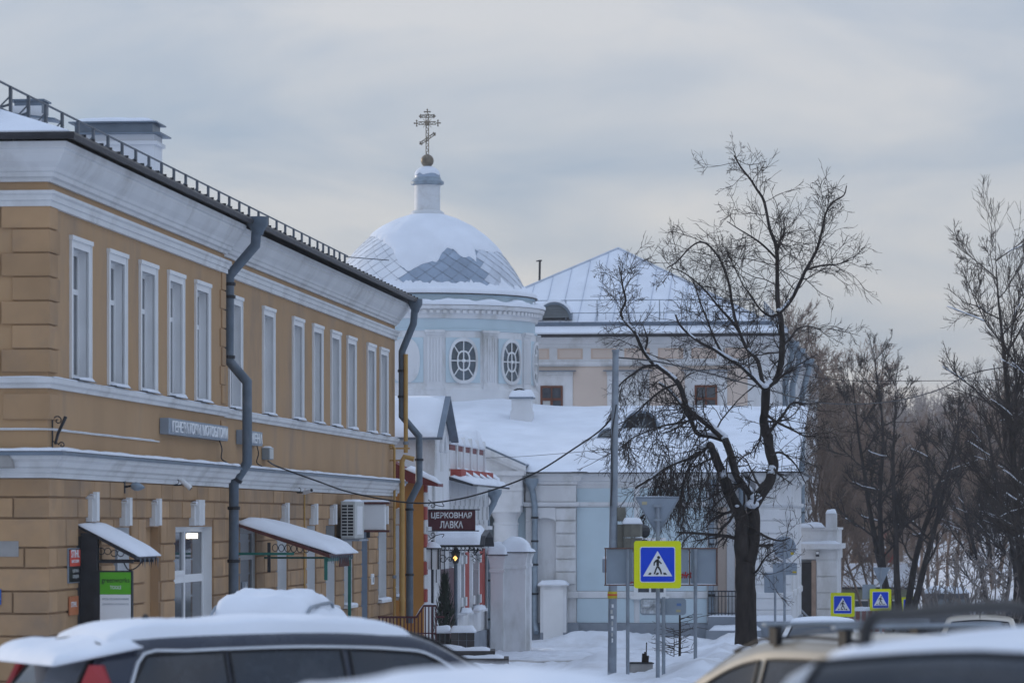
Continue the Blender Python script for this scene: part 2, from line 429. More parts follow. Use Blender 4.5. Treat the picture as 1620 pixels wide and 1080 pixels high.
# ------------------------------------------------------------------ yellow building
YL = 40.3; YA = Vector((-6.81, 54.2, 0)); YR = math.atan2(.9952, .0978)
def sx(px, o=0.0):
    k = (px-810.0)/F
    return (k*(54.2-.0978*o)+6.81-.9952*o)/(.0978-.9952*k)
def ysz(s, py, o=0.0): return zat(py, 54.2+.9952*s-.0978*o)
JOG = 14.8
yb = thing('yellow_building', YA, YR, 'long two-storey ochre plaster building with white cornices and a row of tall windows', 'building')
def wy(s): return 0.0 if s < JOG else .12
def wfn(s, z, d): return (s, wy(s)+d, z)
ZB = -2.3
# upper windows
UW = [sx(p) for p in (126,184,233,277,319,381,433,479,510,538,563,594,614)]
uh = [(s-.56, s+.56, 4.02, 5.98) for s in UW]
mb = MB()
for a, b in ((0, JOG), (JOG, YL)):
    grid_wall(mb, a, b, 2.5, 7.3, [h for h in uh if a < (h[0]+h[1])/2 < b], lambda s, z, d: (s, (0 if a == 0 else .12), z))
mb.add([(JOG,0,2.5),(JOG,.12,2.5),(JOG,.12,7.3),(JOG,0,7.3)], [(0,1,2,3)])
mb.add([(0,0,2.5),(0,11,2.5),(0,11,7.3),(0,0,7.3)], [(0,1,2,3)]); mb.add([(YL,.12,-2.3),(YL,11,-2.3),(YL,11,7.3),(YL,.12,7.3)], [(0,1,2,3)])
mb.add([(0,11,ZB),(YL,11,ZB),(YL,11,7.3),(0,11,7.3)], [(0,1,2,3)])
mb.build('upper_wall', M_YEL, yb)
# ground floor openings: (px0, px1, ztop, zbot, kind)
GO = [(121,157,1.62,-1.0,'door'), (180,204,1.75,-.1,'white'), (228,251,1.75,-.2,'niche'), (275,335,1.75,-.35,'shop'), (378,403,1.72,-1.4,'entry'),
      (437,453,1.75,-.1,'white'), (484,498,1.75,-.1,'white'), (514,529,1.75,-.1,'white'), (543,557,1.75,-.1,'white'),
      (571,581,1.6,-1.7,'grey'), (597,611,1.75,-.1,'white'), (625,631.5,1.75,-.1,'white')]
gh = [(sx(a, 0 if a < 350 else -.12), sx(b, 0 if a < 350 else -.12), zb, zt) for a, b, zt, zb, k in GO]
mb = MB()
for a, b in ((0, JOG), (JOG, YL)):
    grid_wall(mb, a, b, ZB, 2.5, [h for h in gh if a < (h[0]+h[1])/2 < b], lambda s, z, d: (s, (0 if a == 0 else .12), z))
mb.add([(JOG,0,ZB),(JOG,.12,ZB),(JOG,.12,2.5),(JOG,0,2.5)], [(0,1,2,3)])
mb.add([(0,0,ZB),(0,11,ZB),(0,11,2.5),(0,0,2.5)], [(0,1,2,3)])
lower = mb.build('lower_wall', M_YGAP, yb)
# rusticated blocks, each a part
CO = [.28,.31,.43,.30,.34,.33,.33,.33,.33,.33]; z = 2.48; rng = random.Random(3)
for ci, hgt in enumerate(CO):
    z1 = z-.012; z0 = z-hgt+.018; z -= hgt
    cuts = [(h[0]-.03, h[1]+.03) for h in gh if h[2] < z1 and h[3]+.02 > z0] + [(JOG-.01, JOG+.01)]
    s = -.03; k = 0; ln = 1.12
    edges = []
    s = (0.0 if ci % 2 == 0 else -.5)
    while s < YL:
        e = s+ln*rng.uniform(.78, 1.2); edges.append((max(s, 0.0), min(e, YL))); s = e
    for (a, b) in edges:
        segs = [(a, b)]
        for (c0, c1) in cuts:
            ns = []
            for (u, v) in segs:
                if c1 <= u or c0 >= v: ns.append((u, v))
                else:
                    if c0 > u: ns.append((u, c0))
                    if c1 < v: ns.append((c1, v))
            segs = ns
        for (u, v) in segs:
            if v-u < .1: continue
            y0 = wy((u+v)/2); pr = rng.uniform(.026, .040)
            MB().box(u+.014 if u > 0 else -.034, v-.014, y0-pr, y0+.05, z0, z1, .010).build('block', M_YBL, lower)
    y = (.0 if ci % 2 == 0 else -.42)
    while y < 2.6:
        e = y+rng.uniform(.75, .95)
        a = max(y, .052); pr = rng.uniform(.028, .036)
        if a > .06: MB().box(-pr, .05, a+.014, e-.014, z0, z1, .010).build('block', M_YBL, lower)
        else: MB().box(-pr, -.0345, -.03, e-.014, z0, z1, .001).build('block', M_YBL, lower)
        y = e
# upper quoins at the near corner, and at the break in the facade
z = 4.02
for i in range(7):
    l = .66 if i % 2 else .52; f = .52 if i % 2 else .68
    MB().box(-.045, l, -.045, f, z+.012, z+.345, .012).build('quoin', M_YBL, yb)
    if i % 2 == 0: MB().box(-.045, .1, f+.03, f+.55, z+.012, z+.345, .012).build('quoin', M_YBL, yb)
    MB().box(JOG-(.5 if i % 2 else .35), JOG+.03, -.03, .1, z+.012, z+.345, .01).build('quoin', M_YBL, yb)
    z += .352
MB().box(-.045, .62, -.045, .66, 3.34, 3.72, .012).build('quoin', M_YBL, yb)
MB().box(JOG-.45, JOG+.03, -.03, .1, 3.34, 3.72, .012).build('quoin', M_YBL, yb)
# mouldings
PATH = [(0, 11), (0, 0), (JOG, 0), (JOG, .12), (YL, .12), (YL, 11)]
def mould(name, prof, m, path=PATH): return MB().sweep(path, prof).build(name, m, yb)
mould('cornice', [(-.05,6.82),(.05,6.82),(.06,6.87),(.11,6.89),(.12,6.95),(.15,6.97),(.17,7.02),(.24,7.10),(.31,7.22),(.31,7.27),(.35,7.29),(.36,7.38),(-.05,7.40)], M_WHT)
mould('frieze_band', [(-.05,6.46),(.06,6.46),(.06,6.54),(.085,6.55),(.085,6.62),(.12,6.645),(.12,6.69),(-.05,6.70)], M_WHT)
mould('sill_band', [(-.05,3.80),(.05,3.80),(.06,3.85),(.10,3.88),(.11,3.95),(-.05,3.965)], M_WHT)
lc = mould('lower_cornice', [(-.05,2.485),(.05,2.485),(.06,2.55),(.10,2.57),(.11,2.62),(.17,2.65),(.20,2.72),(.25,2.76),(.27,2.84),(-.05,2.90)], M_WHT)
mould('cornice_flashing', [(.265,2.815),(.295,2.81),(.298,2.86),(-.02,2.925),(-.02,2.915),(.27,2.85)], M_ROOFG)
mould('thin_ledge', [(-.02,3.185),(.03,3.185),(.03,3.2),(-.02,3.215)], M_WHT, [(0, 11), (0, 0), (sx(250), 0)])
# bare patches on the front cornice and wall
MB().add([(-.282,.42,2.64),(-.282,1.9,2.64),(-.282,1.9,2.86),(-.282,.62,2.86),(-.282,.5,2.80),(-.282,.46,2.72)], [(0,1,2,3,4,5)]).poly([(-.275,.42,2.62),(-.275,1.9,2.62),(-.275,1.9,2.815),(-.275,.55,2.815),(-.275,.45,2.73)], (.02,0,0)).build('bare_plaster_patch', M_CONC, yb)
MB().box(-.044, -.02, .42, 2.2, 1.33, 1.56).build('bare_plaster_patch', M_CONC, yb)
for q in (((-.28,2.6,2.875), (-.28,-.28,2.875), (1,0,0), .27, .055, .2, 1), ((-.25,-.275,2.875), (JOG+.2,-.275,2.875), (0,1,0), .27, .06, .55, 2),
          ((JOG+.3,-.155,2.875), (YL,-.155,2.875), (0,1,0), .27, .055, .55, 3), ((-.08,2.6,3.955), (-.08,-.08,3.955), (1,0,0), .08, .02, .2, 4),
          ((0,-.10,3.955), (JOG,-.10,3.955), (0,1,0), .09, .02, .4, 5), ((JOG+.1,.02,3.955), (YL,.02,3.955), (0,1,0), .09, .022, .4, 6),
          ((-.02,2.6,3.205), (-.03,-.03,3.205), (1,0,0), .03, .014, 0, 7), ((0,-.03,3.205), (8,-.03,3.205), (0,1,0), .03, .014, .3, 8)):
    mb = MB(); snow_ledge(mb, *q); mb.build('ledge_snow', M_SNOW, yb, smooth='all')
# upper windows
proto_win = []
for h in uh:
    s0, s1, z0, z1 = h; y0 = wy((s0+s1)/2)
    mb = MB(); f = .17
    fn = lambda s, z, d: (s, y0+d, z)
    # architrave (two fasciae), header, reveals
    for (a, b, c, d, p) in ((s0-f, s0-.0, z0-.02, z1, .028), (s1, s1+f, z0-.02, z1, .028), (s0-f, s1+f, z1, z1+f, .028)):
        mb.box(a, b, y0-p, y0+.02, c, d)
    for (a, b, c, d, p) in ((s0-f-.001, s0-f+.06, z0-.02, z1+f-.061, .042), (s1+f-.06, s1+f+.001, z0-.02, z1+f-.061, .042), (s0-f-.02, s1+f+.02, z1+f-.06, z1+f+.005, .06)):
        mb.box(a, b, y0-p, y0+.02, c, d)
    reveal(mb, h, lambda s, z, d: (s, y0+d, z), .21)
    wn_ = mb.build('window', M_WFR, yb)
    mb = MB(); yg = y0+.135
    for (a, b, c, d) in ((s0, s0+.07, z0, z1), (s1-.07, s1, z0, z1), (s0+.07, s1-.07, z0, z0+.07), (s0+.07, s1-.07, z1-.07, z1), (s0+.07, s1-.07, z1-.66, z1-.58), ((s0+s1)/2-.04, (s0+s1)/2+.04, z0+.07, z1-.66)):
        mb.box(a, b, yg, yg+.05, c, d)
    mb.build('sash', M_WFR, wn_)
    cs = (s0+s1)/2
    for (a, b, c, d) in ((s0+.06, cs-.03, z0+.06, z1-.65), (cs+.03, s1-.06, z0+.06, z1-.65), (s0+.06, s1-.06, z1-.59, z1-.06)):
        MB().box(a, b, yg+.02, yg+.03, c, d).build('pane', M_GLASS, wn_)
    mb = MB(); mb.poly([(s0-.06, y0-.14, z0-.045), (s0-.06, y0+.2, z0+.03), (s0-.06, y0+.2, z0+.04), (s0-.06, y0-.14, z0-.033)], (s1-s0+.12, 0, 0)); mb.build('sill', M_ROOFG, wn_)
    mb = MB(); snow_ledge(mb, (s0, y0-.12, z0-.035), (s1, y0-.12, z0-.035), (0,1,0), .3, .075, .2, s0); mb.build('sill_snow', M_SNOW, wn_, smooth='all')
# ground floor openings
for (a, b, zt, zb, kd), h in zip(GO, gh):
    s0, s1, z0, z1 = h; y0 = wy((s0+s1)/2); fn = lambda s, z, d: (s, y0+d, z); cs = (s0+s1)/2
    mb = MB()
    if kd in ('white', 'shop', 'grey', 'entry', 'door'):
        dpt = {'white': .22, 'shop': .2, 'grey': .22, 'entry': .1, 'door': .3}[kd]
        reveal(mb, h, fn, dpt)
        if kd == 'white':
            f = .1
            mb.box(s0+.002, s1-.002, y0+.18, y0+.23, z0+.02, z1-.01)
            wn_ = mb.build('window', M_WFR, yb)
            for q0, q1 in ((s0+.08, cs-.04), (cs+.04, s1-.08)):
                MB().box(q0, q1, y0+.172, y0+.19, z0+.1, z1-.1).build('pane', M_GLASS, wn_)
            MB().box(s0-.1, s1+.1, y0-.13, y0+.18, z0-.06, z0).build('sill', M_WHT, wn_)
            mb = MB(); snow_ledge(mb, (s0-.1, y0-.13, z0-.002), (s1+.1, y0-.13, z0-.002), (0,1,0), .25, .08, 0, s0); mb.build('sill_snow', M_SNOW, wn_, smooth='all')
        elif kd == 'shop':
            yg = y0+.16; t = .09; zm = zt-.92
            for (c, d, e, g) in ((s0, s0+t, z0, z1), (s1-t, s1, z0, z1), (cs-.06, cs+.06, z0, z1), (s0+t, s1-t, z1-t, z1), (s0+t, s1-t, z0, z0+t), (s0+t, s1-t, zm-.07, zm+.07)):
                mb.box(c, d, yg-.002*(e == z0 and g == z1), yg+.06, e, g)
            mb.box(s0+t, s0+t+.12, yg-.02, yg+.05, zm+.07, z1-t); mb.box(cs-.18, cs-.06, yg-.02, yg+.05, zm+.07, z1-t); mb.box(s0+t+.12, cs-.18, yg-.02, yg+.05, zm+.07, zm+.15)
            wn_ = mb.build('shop_window', M_WFR, yb)
            props(wn_, 'wide white shop window with a lit ceiling lamp inside')
            for (c, d, e, g) in ((s0, cs, z0, zm), (cs, s1, z0, zm), (s0, cs, zm, z1), (cs, s1, zm, z1)):
                MB().box(c+.05, d-.05, yg+.02, yg+.03, e+.05, g-.05).build('pane', M_GLASS, wn_)
            MB().box(cs+.3, s1-.5, yg+.008, yg+.019, z1-.21, z1-.12).build('lamp', M_LAMPON, wn_)
        elif kd == 'grey':
            mb.box(s0+.002, s1-.002, y0+.19, y0+.24, z0, z1-.002); wn_ = mb.build('door', M_BACK, yb)
        elif kd == 'entry':
            t = .11; yg = y0+.03
            for (c, d, e, g) in ((s0, s0+t, z0, z1), (s1-t, s1, z0, z1), (s0+t, s1-t, z1-t, z1), (s0+t, s1-t, z1-.62, z1-.5), (s0+t, s1-t, z0, z0+.35)):
                mb.box(c, d, yg-.001*(e == z0 and g == z1), yg+.06, e, g)
            wn_ = mb.build('door', M_BEIGEP, yb); props(wn_, 'white glazed shop door with red lettering')
            MB().box(s0+t, s1-t, yg+.02, yg+.03, z0+.35, z1-.62).build('pane', M_GLASS, wn_); MB().box(s0+t, s1-t, yg+.02, yg+.03, z1-.5, z1-t).build('pane', M_GLASS, wn_)
            text('lettering', 'ВХОД', .26, M_REDS, wn_, (cs, yg+.018, z1-2.0), 0, .004, (s1-s0)*.55, .01)
            mb = MB()
            mb.box(cs-.3, cs+.3, yg+.008, yg+.018, z1-1.62, z1-1.05); mb.build('poster', M_BACK, wn_)
            mb = MB(); zz_ = z1-1.55
            for k in range(5): mb.tube([(cs-.22+.1*k, yg+.004, zz_+.04*(k % 2)), (cs-.10+.06*k, yg+.004, zz_+.35+.06*(k % 3))], .022, 5)
            mb.build('poster_lettering', M_WS, wn_)
            MB().box(s0+.03, s0+.07, yg-.05, yg, -.35, -.05).build('handle', M_DARK, wn_)
        else:
            mb.box(s0+.002, s1-.002, y0+.26, y0+.32, z0, z1-.002); wn_ = mb.build('door', M_DARK, yb)
    else:
        reveal(mb, h, fn, .16); mb.box(s0+.002, s1-.002, y0+.14, y0+.2, z0, z1-.002); mb.build('blind_niche', M_YEL, yb)
    if kd in ('white', 'niche', 'shop') or kd == 'door':
        k0 = zt+(.02 if kd != 'door' else .22); mb = MB(); wdt = .16 if kd != 'shop' else .42
        mb.box(cs-wdt, cs+wdt, y0-.10, y0+.03, k0, k0+.36); mb.box(cs-wdt*.65, cs+wdt*.65, y0-.16, y0-.098, k0+.01, k0+.46); mb.box(cs-wdt*1.1, cs+wdt*1.1, y0-.13, y0+.02, k0+.361, k0+.40)
        ks = mb.build('keystone', M_WHT, yb)
        mb = MB(); snow_ledge(mb, (cs-wdt, y0-.13, k0+.40), (cs+wdt, y0-.13, k0+.40), (0,1,0), .13, .04, 0, cs); mb.build('snow_cap', M_SNOW, ks, smooth='all')
# roof
EO = .47; ZE = 7.40; SL = .35; D = 11.0
e0, e1, f0, f1 = -EO, YL+EO, -EO, D+EO; hw = (f1-f0)/2; rise = hw*SL
def hip(mb, e0, e1, f0, f1, ze, rise, t=.05):
    hw = (f1-f0)/2; ym = (f0+f1)/2
    v = [(e0,f0,ze),(e1,f0,ze),(e1,f1,ze),(e0,f1,ze),(e0+hw,ym,ze+rise),(e1-hw,ym,ze+rise)]
    mb.add(v+[(x, y, z_-t) for x, y, z_ in v], [(0,1,5,4),(1,2,5),(2,3,4,5),(3,0,4),(6,10,11,7),(7,11,8),(8,11,10,9),(9,10,6),(0,6,7,1),(1,7,8,2),(2,8,9,3),(3,9,6,0)])
mb = MB(); hip(mb, e0, e1, f0, f1, ZE+.06, rise); rf = mb.build('roof', M_ROOFM, yb)
mb = MB(); g = .06; hip(mb, e0+g, e1-g, f0+g, f1-g, ZE+.06+g*SL+.05, (hw-g)*SL, .06)
mb.build('roof_snow', M_SNOW, rf)
MB().sweep([(e0, f1), (e0, f0), (e1, f0), (e1, f1)], [(-.03,ZE+.005),(.03,ZE+.0),(.05,ZE+.06),(.035,ZE+.10),(.0,ZE+.085),(-.03,ZE+.085)]).build('gutter', M_ROOFM, rf)
# clamps of the gutter
mb = MB(); s = .2
while s < YL: mb.box(s, s+.03, f0-.06, f0+.02, ZE+.09, ZE+.125); s += .62
props(mb.build('gutter_clamps', M_DARK, rf), kind='stuff')
# snow stop on the hip
MB().box(e0+1.3, e0+1.36, 1.6, 6.0, ZE+.06+1.3*SL, ZE+.06+1.3*SL+.17).build('snow_stop', M_IRON, rf)
# roof rail
rail = bpy.data.objects.new('roof_rail', None); COL.objects.link(rail); rail.parent = yb
ry = .95; rz = ZE+.06+(ry+EO)*SL
mb = MB(); mb.tube([(.4, ry, rz+.46), (37.6, ry, rz+.46)], .018, 6); mb.tube([(.4, ry-.02, rz+.06), (37.6, ry-.02, rz+.06)], .014, 5)
mb.tube([(.4, ry, rz+.46), (.4, 8, rz+.46)], .018, 6)
mb.tube([(37.3, ry, rz+.42), (38.6, ry-.9, rz+.42)], .012, 5); mb.build('rail_bar', M_IRON, rail)
pp = MB(); pp.box(-.045, .045, -.02, .02, -.05, .47); pp.tube([(0, .0, .2), (0, .28, .12)], .02, 5); pp.tube([(-.02, .02, .30), (-.42, .12, .06)], .014, 5)
post = pp.build('rail_post', M_IRON, rail); post.location = (.5, ry, rz)
s = .5+1.19; k = 1
while s < 37.6:
    c = post.copy(); COL.objects.link(c); c.parent = rail; c.location = (s, ry, rz); s += 1.19 if k < 27 else .9; k += 1
# chimney and roof vent
def local(px, py, Y):
    p = at(px, py, Y)-YA; a = -YR
    return Vector((p.x*math.cos(a)-p.y*math.sin(a), p.x*math.sin(a)+p.y*math.cos(a), p.z))
ch = local(186, 270, 79); zt = zat(206, 79)
cm = MB().box(ch.x-.45, ch.x+.45, ch.y-.88, ch.y+.88, 7.8, zt-.12).build('chimney', M_WOLD, rf)
MB().box(ch.x-.5, ch.x+.5, ch.y-.94, ch.y+.94, zt-.36, zt-.28).build('chimney_band', M_WOLD, rf)
MB().box(ch.x-.42, ch.x+.42, ch.y-.84, ch.y+.84, zt-.12, zt+.1).box(ch.x-.6, ch.x+.6, ch.y-1.05, ch.y+1.0, zt-.14, zt-.11).box(ch.x-.55, ch.x+.55, ch.y-.95, ch.y+.95, zt+.1, zt+.13).build('chimney_cap', M_ROOFG, rf)
mb = MB(); snow_slab(mb, [(ch.x-.5, ch.y-.9, zt+.13), (ch.x+.5, ch.y-.9, zt+.13), (ch.x+.5, ch.y+.9, zt+.13), (ch.x-.5, ch.y+.9, zt+.13)], .1, 8, 12); mb.build('chimney_snow', M_SNOW, rf, smooth='all')
v = local(48, 200, 62.5); zt = zat(170, 62.5)
MB().box(v.x-.25, v.x+.25, v.y-.25, v.y+.25, 7.9, zt).build('roof_vent', M_WOLD, rf)
MB().box(v.x-.24, v.x+.24, v.y-.26, v.y+.22, zt-.12, zt+.08).box(v.x-.28, v.x+.28, v.y-.3, v.y+.3, zt+.08, zt+.11).poly([(v.x-.35, v.y-.5, zt-.22), (v.x-.35, v.y+.4, zt-.1), (v.x-.35, v.y+.4, zt-.13), (v.x-.35, v.y-.5, zt-.25)], (.7,0,0)).build('vent_cap', M_ROOFG, rf)
# downpipes: points as (px, py, outward)
def downpipe(s, pts, r, parent, bands, m=M_PIPE):
    """pts: (outward, z) from the top"""
    P = [Vector((s, -o, z)) for o, z in pts]
    mb = MB(); mb.tube(P[1:], r, 12)
    t = P[0]
    mb.lathe([(r, -.26), (r*1.15, -.2), (r*2.0, -.06), (r*2.0, .08), (r*1.8, .08), (r*1.0, -.05)], 12, (t.x, t.y, t.z))
    o = mb.build('downpipe', m, parent, smooth=True)
    for (i, f) in bands:
        q = P[i].lerp(P[i+1], f); d = (P[i+1]-P[i]).normalized()*.03
        MB().tube([q-d, q+d], r*1.22, 12).build('clamp', M_DARK, o)
    return o
def oz(px, py, s):
    """outward offset and z for a pixel on the plane s = const of the facade frame"""
    k = (px-810.0)/F
    o = (k*(54.2+.9952*s)+6.81-.0978*s)/(.9952+.0978*k)
    return (o, zat(py, 54.2+.9952*s-.0978*o))
s1_ = 15.2
downpipe(s1_, [oz(408,350,s1_), oz(406,362,s1_), oz(404,388,s1_), oz(363,436,s1_), oz(362,570,s1_), oz(391,604,s1_), oz(391,732,s1_), oz(370,764,s1_), oz(369,1010,s1_)], .098, yb,
         [(3,.1),(3,.25),(3,.96),(6,.8),(7,.16),(7,.5)])
s2_ = 40.0
downpipe(s2_, [oz(657,478,s2_), oz(656,490,s2_), oz(654,512,s2_), oz(636,556,s2_), oz(636,658,s2_), oz(663,690,s2_), oz(663,764,s2_), oz(648,794,s2_), oz(648,985,s2_)], .092, yb,
         [(3,.3),(3,.7),(5,.5),(7,.06),(7,.6)])
# ------------------------------------------------------------------ fixtures on the yellow building
def yw_(s, o, z):
    a = YR
    return Vector((YA.x+s*math.cos(a)+o*math.sin(a), YA.y+s*math.sin(a)-o*math.cos(a), z))
def ything(name, s, o, z, label, cat, group=None): return thing(name, yw_(s, o, z), YR, label, cat, group)
def curve_pts(P, n=6):
    P = [Vector(p) for p in P]; out_ = []
    Q = [P[0]*2-P[1]]+P+[P[-1]*2-P[-2]]
    for i in range(1, len(Q)-2):
        for k in range(n):
            t = k/n; a, b, c, d = Q[i-1], Q[i], Q[i+1], Q[i+2]
            out_.append(.5*((2*b)+(c-a)*t+(2*a-5*b+4*c-d)*t*t+(3*b-a-3*c+d)*t**3))
    out_.append(P[-1]); return out_
# lettered wall signs
for (p0, p1, body, lab) in ((252, 347, 'ГЕНЕРАТОРЫ МОТОБЛОКИ', 'long grey sign with white letters reading ГЕНЕРАТОРЫ МОТОБЛОКИ on ochre wall'),
                            (373, 402.5, 'СЕМЕНА', 'short grey lettered sign half hidden behind the near grey downpipe')):
    off = .0 if p0 < 350 else -.12
    a, b = sx(p0, off), sx(p1, off); t = ything('wall_sign', (a+b)/2, off, 3.33, lab, 'sign')
    w2 = (b-a)/2
    MB().box(-w2, w2, -.16, -.01, 0, .27).build('panel', M_BACK, t)
    text('lettering', body, .2, M_WS, t, (.05 if p0 < 350 else -.06, -.161, .035), 0, .03, 2*w2*.93, .012)
    mb = MB(); mb.tube(curve_pts([(w2*.85, -.08, 0), (w2*.9, -.1, -.15), (w2*.98, -.05, -.32), (w2*1.0, -.15, -.4)]), .012, 5); mb.build('cable', M_DARK, t)
# projecting canopy over the dark doorway
s0, s1 = 2.05, 3.7; zi = ysz(2.9, 829); o1 = .9; zo = ysz(2.9, 879, .9)
t = ything('door_canopy', s0, 0, gz(56.5), 'small black iron door canopy under thick snow, beside the green poster', 'canopy'); gg = gz(56.5)
MB().poly([(0, 0, zi-gg-.05), (0, -o1, zo-gg-.05), (0, -o1, zo-gg), (0, 0, zi-gg)], (s1-s0, 0, 0)).build('roof_sheet', M_DARK, t)
mb = MB(); snow_slab(mb, [(-.03, 0, zi-gg), (-.03, -o1-.06, zo-gg), (s1-s0+.05, -o1-.06, zo-gg), (s1-s0+.05, 0, zi-gg)], .085, 14, 14, 3); mb.build('snow', M_SNOW, t, smooth='all')
MB().box(0, .06, -.3, -.05, 0, zi-gg-.13).build('side_panel', M_DARK, t)
MB().box(.02, .07, -.95*o1, -.3, zo-gg-.10, zo-gg-.06).build('tie_bar', M_DARK, t)
MB().box(s1-s0-.06, s1-s0-.01, -.95*o1, -.02, zo-gg-.10, zo-gg-.06).build('tie_bar', M_DARK, t)
mb = MB()
for k in range(4):
    c = Vector((.04, -.36-.1*k, zo-gg+.05+(.03 if k < 2 else 0)))
    mb.tube([c+Vector((0, .05*math.cos(a*.6), .05*math.sin(a*.6))) for a in range(11)], .007, 4)
mb.tube(curve_pts([(.04,-.7,zo-gg-.08),(.04,-.78,zo-gg-.2),(.04,-.9,zo-gg-.17),(.04,-1.0,zo-gg-.06)]), .010, 4); mb.build('scrollwork', M_DARK, t)
for k in range(9): MB().lathe([(.001,-.10-.03*(k % 3)),(.014,0)], 5, (.12+k*.17, -o1-.05, zo-gg-.03)).build('icicle', M_DARK if k % 2 else M_ROOFG, t)
MB().box(.35, .4, -.23, -.08, 0, 1.55).build('door_leaf', M_BACK, t)
# poster stand
t = ything('poster_stand', 2.0, .34, gz(56.3), 'black-framed standing poster, green top reading greenworks TOOLS over white', 'poster stand')
wst = .52; hs = ysz(2.0, 902)-gz(56.3)
MB().box(0, .08, -wst, .0, 0, hs).box(.0, .08, .0, .085, 0, hs).build('frame', M_DARK, t)
MB().box(-.006, .0, -wst+.025, -.02, hs-.36, hs-.025).build('green_panel', M_GRN, t)
MB().box(-.006, .0, -wst+.025, -.02, .06, hs-.363).build('white_panel', M_WS, t)
text('lettering', 'greenworks', .10, M_BLK, t, (-.0065, -wst/2, hs-.205), R(-90), .003, .43, .006)
text('lettering', 'TOOLS', .052, M_WS, t, (-.0065, -wst/2, hs-.28), R(-90), .003, .17, .012)
for k, bd in enumerate(('БУДЬ НЕЗАВИСИМЫМ', 'ДЛЯ ВСЕХ УСТРОЙСТВ')):
    text('small_print', bd, .035, M_BACK, t, (-.0065, -wst/2, hs-.45-.075*k), R(-90), .003, .40, .004)
# red plate on the corner, lower orange plate, blue address plate
t = ything('shop_plate', 1.55, .04, ysz(1.55, 920), 'narrow red and black plate with white letters STIHL near the building corner', 'sign')
hh = ysz(1.55, 868)-ysz(1.55, 920)
MB().box(-.36, .36, -.03, 0, 0, hh).build('black_panel', M_BLK, t); MB().box(-.36, .36, -.036, -.0305, hh*.48, hh-.012).build('red_panel', M_REDS, t)
MB().box(-.39, .39, -.02, 0, -.015, hh+.015).build('frame', M_BACK, t)
text('lettering', 'STIHL', .12, M_WS, t, (0, -.0365, hh*.74), 0, .004, .56, .02)
text('lettering', 'МАГАЗИН', .05, M_WS, t, (0, -.0365, hh*.58), 0, .004, .5, .012)
for k in range(2): text('lettering', 'ЦЕНЫ' if k else 'СКИДКИ', .06, M_BEIGEP, t, (.05, -.0305, hh*(.10+.17*k)), 0, .004, .4, .006)
t = ything('orange_plate', 1.55, .04, ysz(1.55, 972), 'small faded orange plate low on the rusticated ochre wall', 'sign')
MB().box(-.3, .3, -.02, 0, 0, .28).build('panel', mat('faded_orange', (.50,.17,.07), .6, .1, 3), t); text('lettering', 'STIHL', .08, M_WS, t, (-.02, -.0205, .12), 0, .004, .4, .012)
t = thing('address_plate', yw_(-.045, -1.05, ysz(0, 956)), YR-R(90), 'blue house number plate with white figures on ochre corner wall', 'sign')
MB().box(-.5, .37, -.02, 0, 0, .23).build('panel', mat('plate_blue', (.0,.10,.50), .45, .03, 3), t)
text('lettering', 'ВК', .07, M_WS, t, (.2, -.0205, .15), 0, .004, .22, .006); text('house_number', '1', .085, M_WS, t, (.27, -.0205, .095), 0, .004, None, .01); text('house_number', '23', .06, M_WS, t, (.29, -.0205, .015), 0, .004, None, .006)
text('lettering', 'УЛ. 12', .05, M_WS, t, (.1, -.0205, .1), 0, .004, .2, .004); MB().box(.2, .36, -.024, -.0205, .083, .09).build('rule', M_WS, t)
# second canopy with green posts
s0 = sx(374, -.12); s1 = s0+3.1
t = ything('shop_canopy', s0, -.12, gz(73), 'brown lean-to canopy on green posts carrying deep snow above the glazed door', 'canopy'); gg = gz(73)
q0 = oz(376, 826, s0); q1 = oz(521, 876, s0); oo = q1[0]+.12; za, zb_ = q0[1]-gg, q1[1]-gg; W = s1-s0
MB().poly([(0, 0, za-.07), (0, -oo, zb_-.07), (0, -oo, zb_), (0, 0, za)], (W, 0, 0)).build('roof_sheet', M_BROWNL, t)
mb = MB(); snow_slab(mb, [(-.02, .02, za), (.02, -oo-.12, zb_+.0), (W+.03, -oo-.12, zb_+.0), (W+.03, .02, za)], .17, 12, 22, 6, amp=.25); mb.build('snow', M_SNOW, t, smooth='all')
mb = MB(); rng = random.Random(5)
for k in range(12): MB().lathe([(.002,-.10-.08*rng.random()),(.016,0)], 5, (.12+W*k/12, -oo-.03, zb_-.03)).build('icicle', M_PIPE, t)
MB().box(-.01, .03, -oo*.62, -.03, zb_-.02, zb_+.03).build('tie_beam', M_GRNP, t)
MB().box(W-.06, W, -oo, -.0, zb_-.12, zb_-.08).build('tie_beam', M_GRNP, t)
MB().box(0, W, -oo+.02, -oo+.07, zb_-.14, zb_-.08).build('front_beam', M_GRNP, t)
for (xx, yy_, zz_) in ((W-.05, -oo+.02, 0), (.0, -oo+.04, zb_-.5)):
    MB().box(xx, xx+.06, yy_, yy_+.06, zz_, zb_-.07).build('post', M_GRNP, t)
MB().box(.0, .04, -.66, -.60, zb_-.35, zb_+.22).build('bracket', M_DARK, t)
for k in range(10): MB().box(W*.45+k*.14, W*.45+k*.14+.05, -oo+.0, -oo+.018, zb_-.26, zb_-.08).build('valance_slat', M_BROWNL, t)
mb = MB()
for k in range(6):
    c = Vector((.01, -.75-.12*k, zb_+.12-.005*k))
    mb.tube([c+Vector((0, .055*math.cos(a*.63), .07*math.sin(a*.63))) for a in range(11)], .008, 4)
mb.build('scrollwork', M_DARK, t)
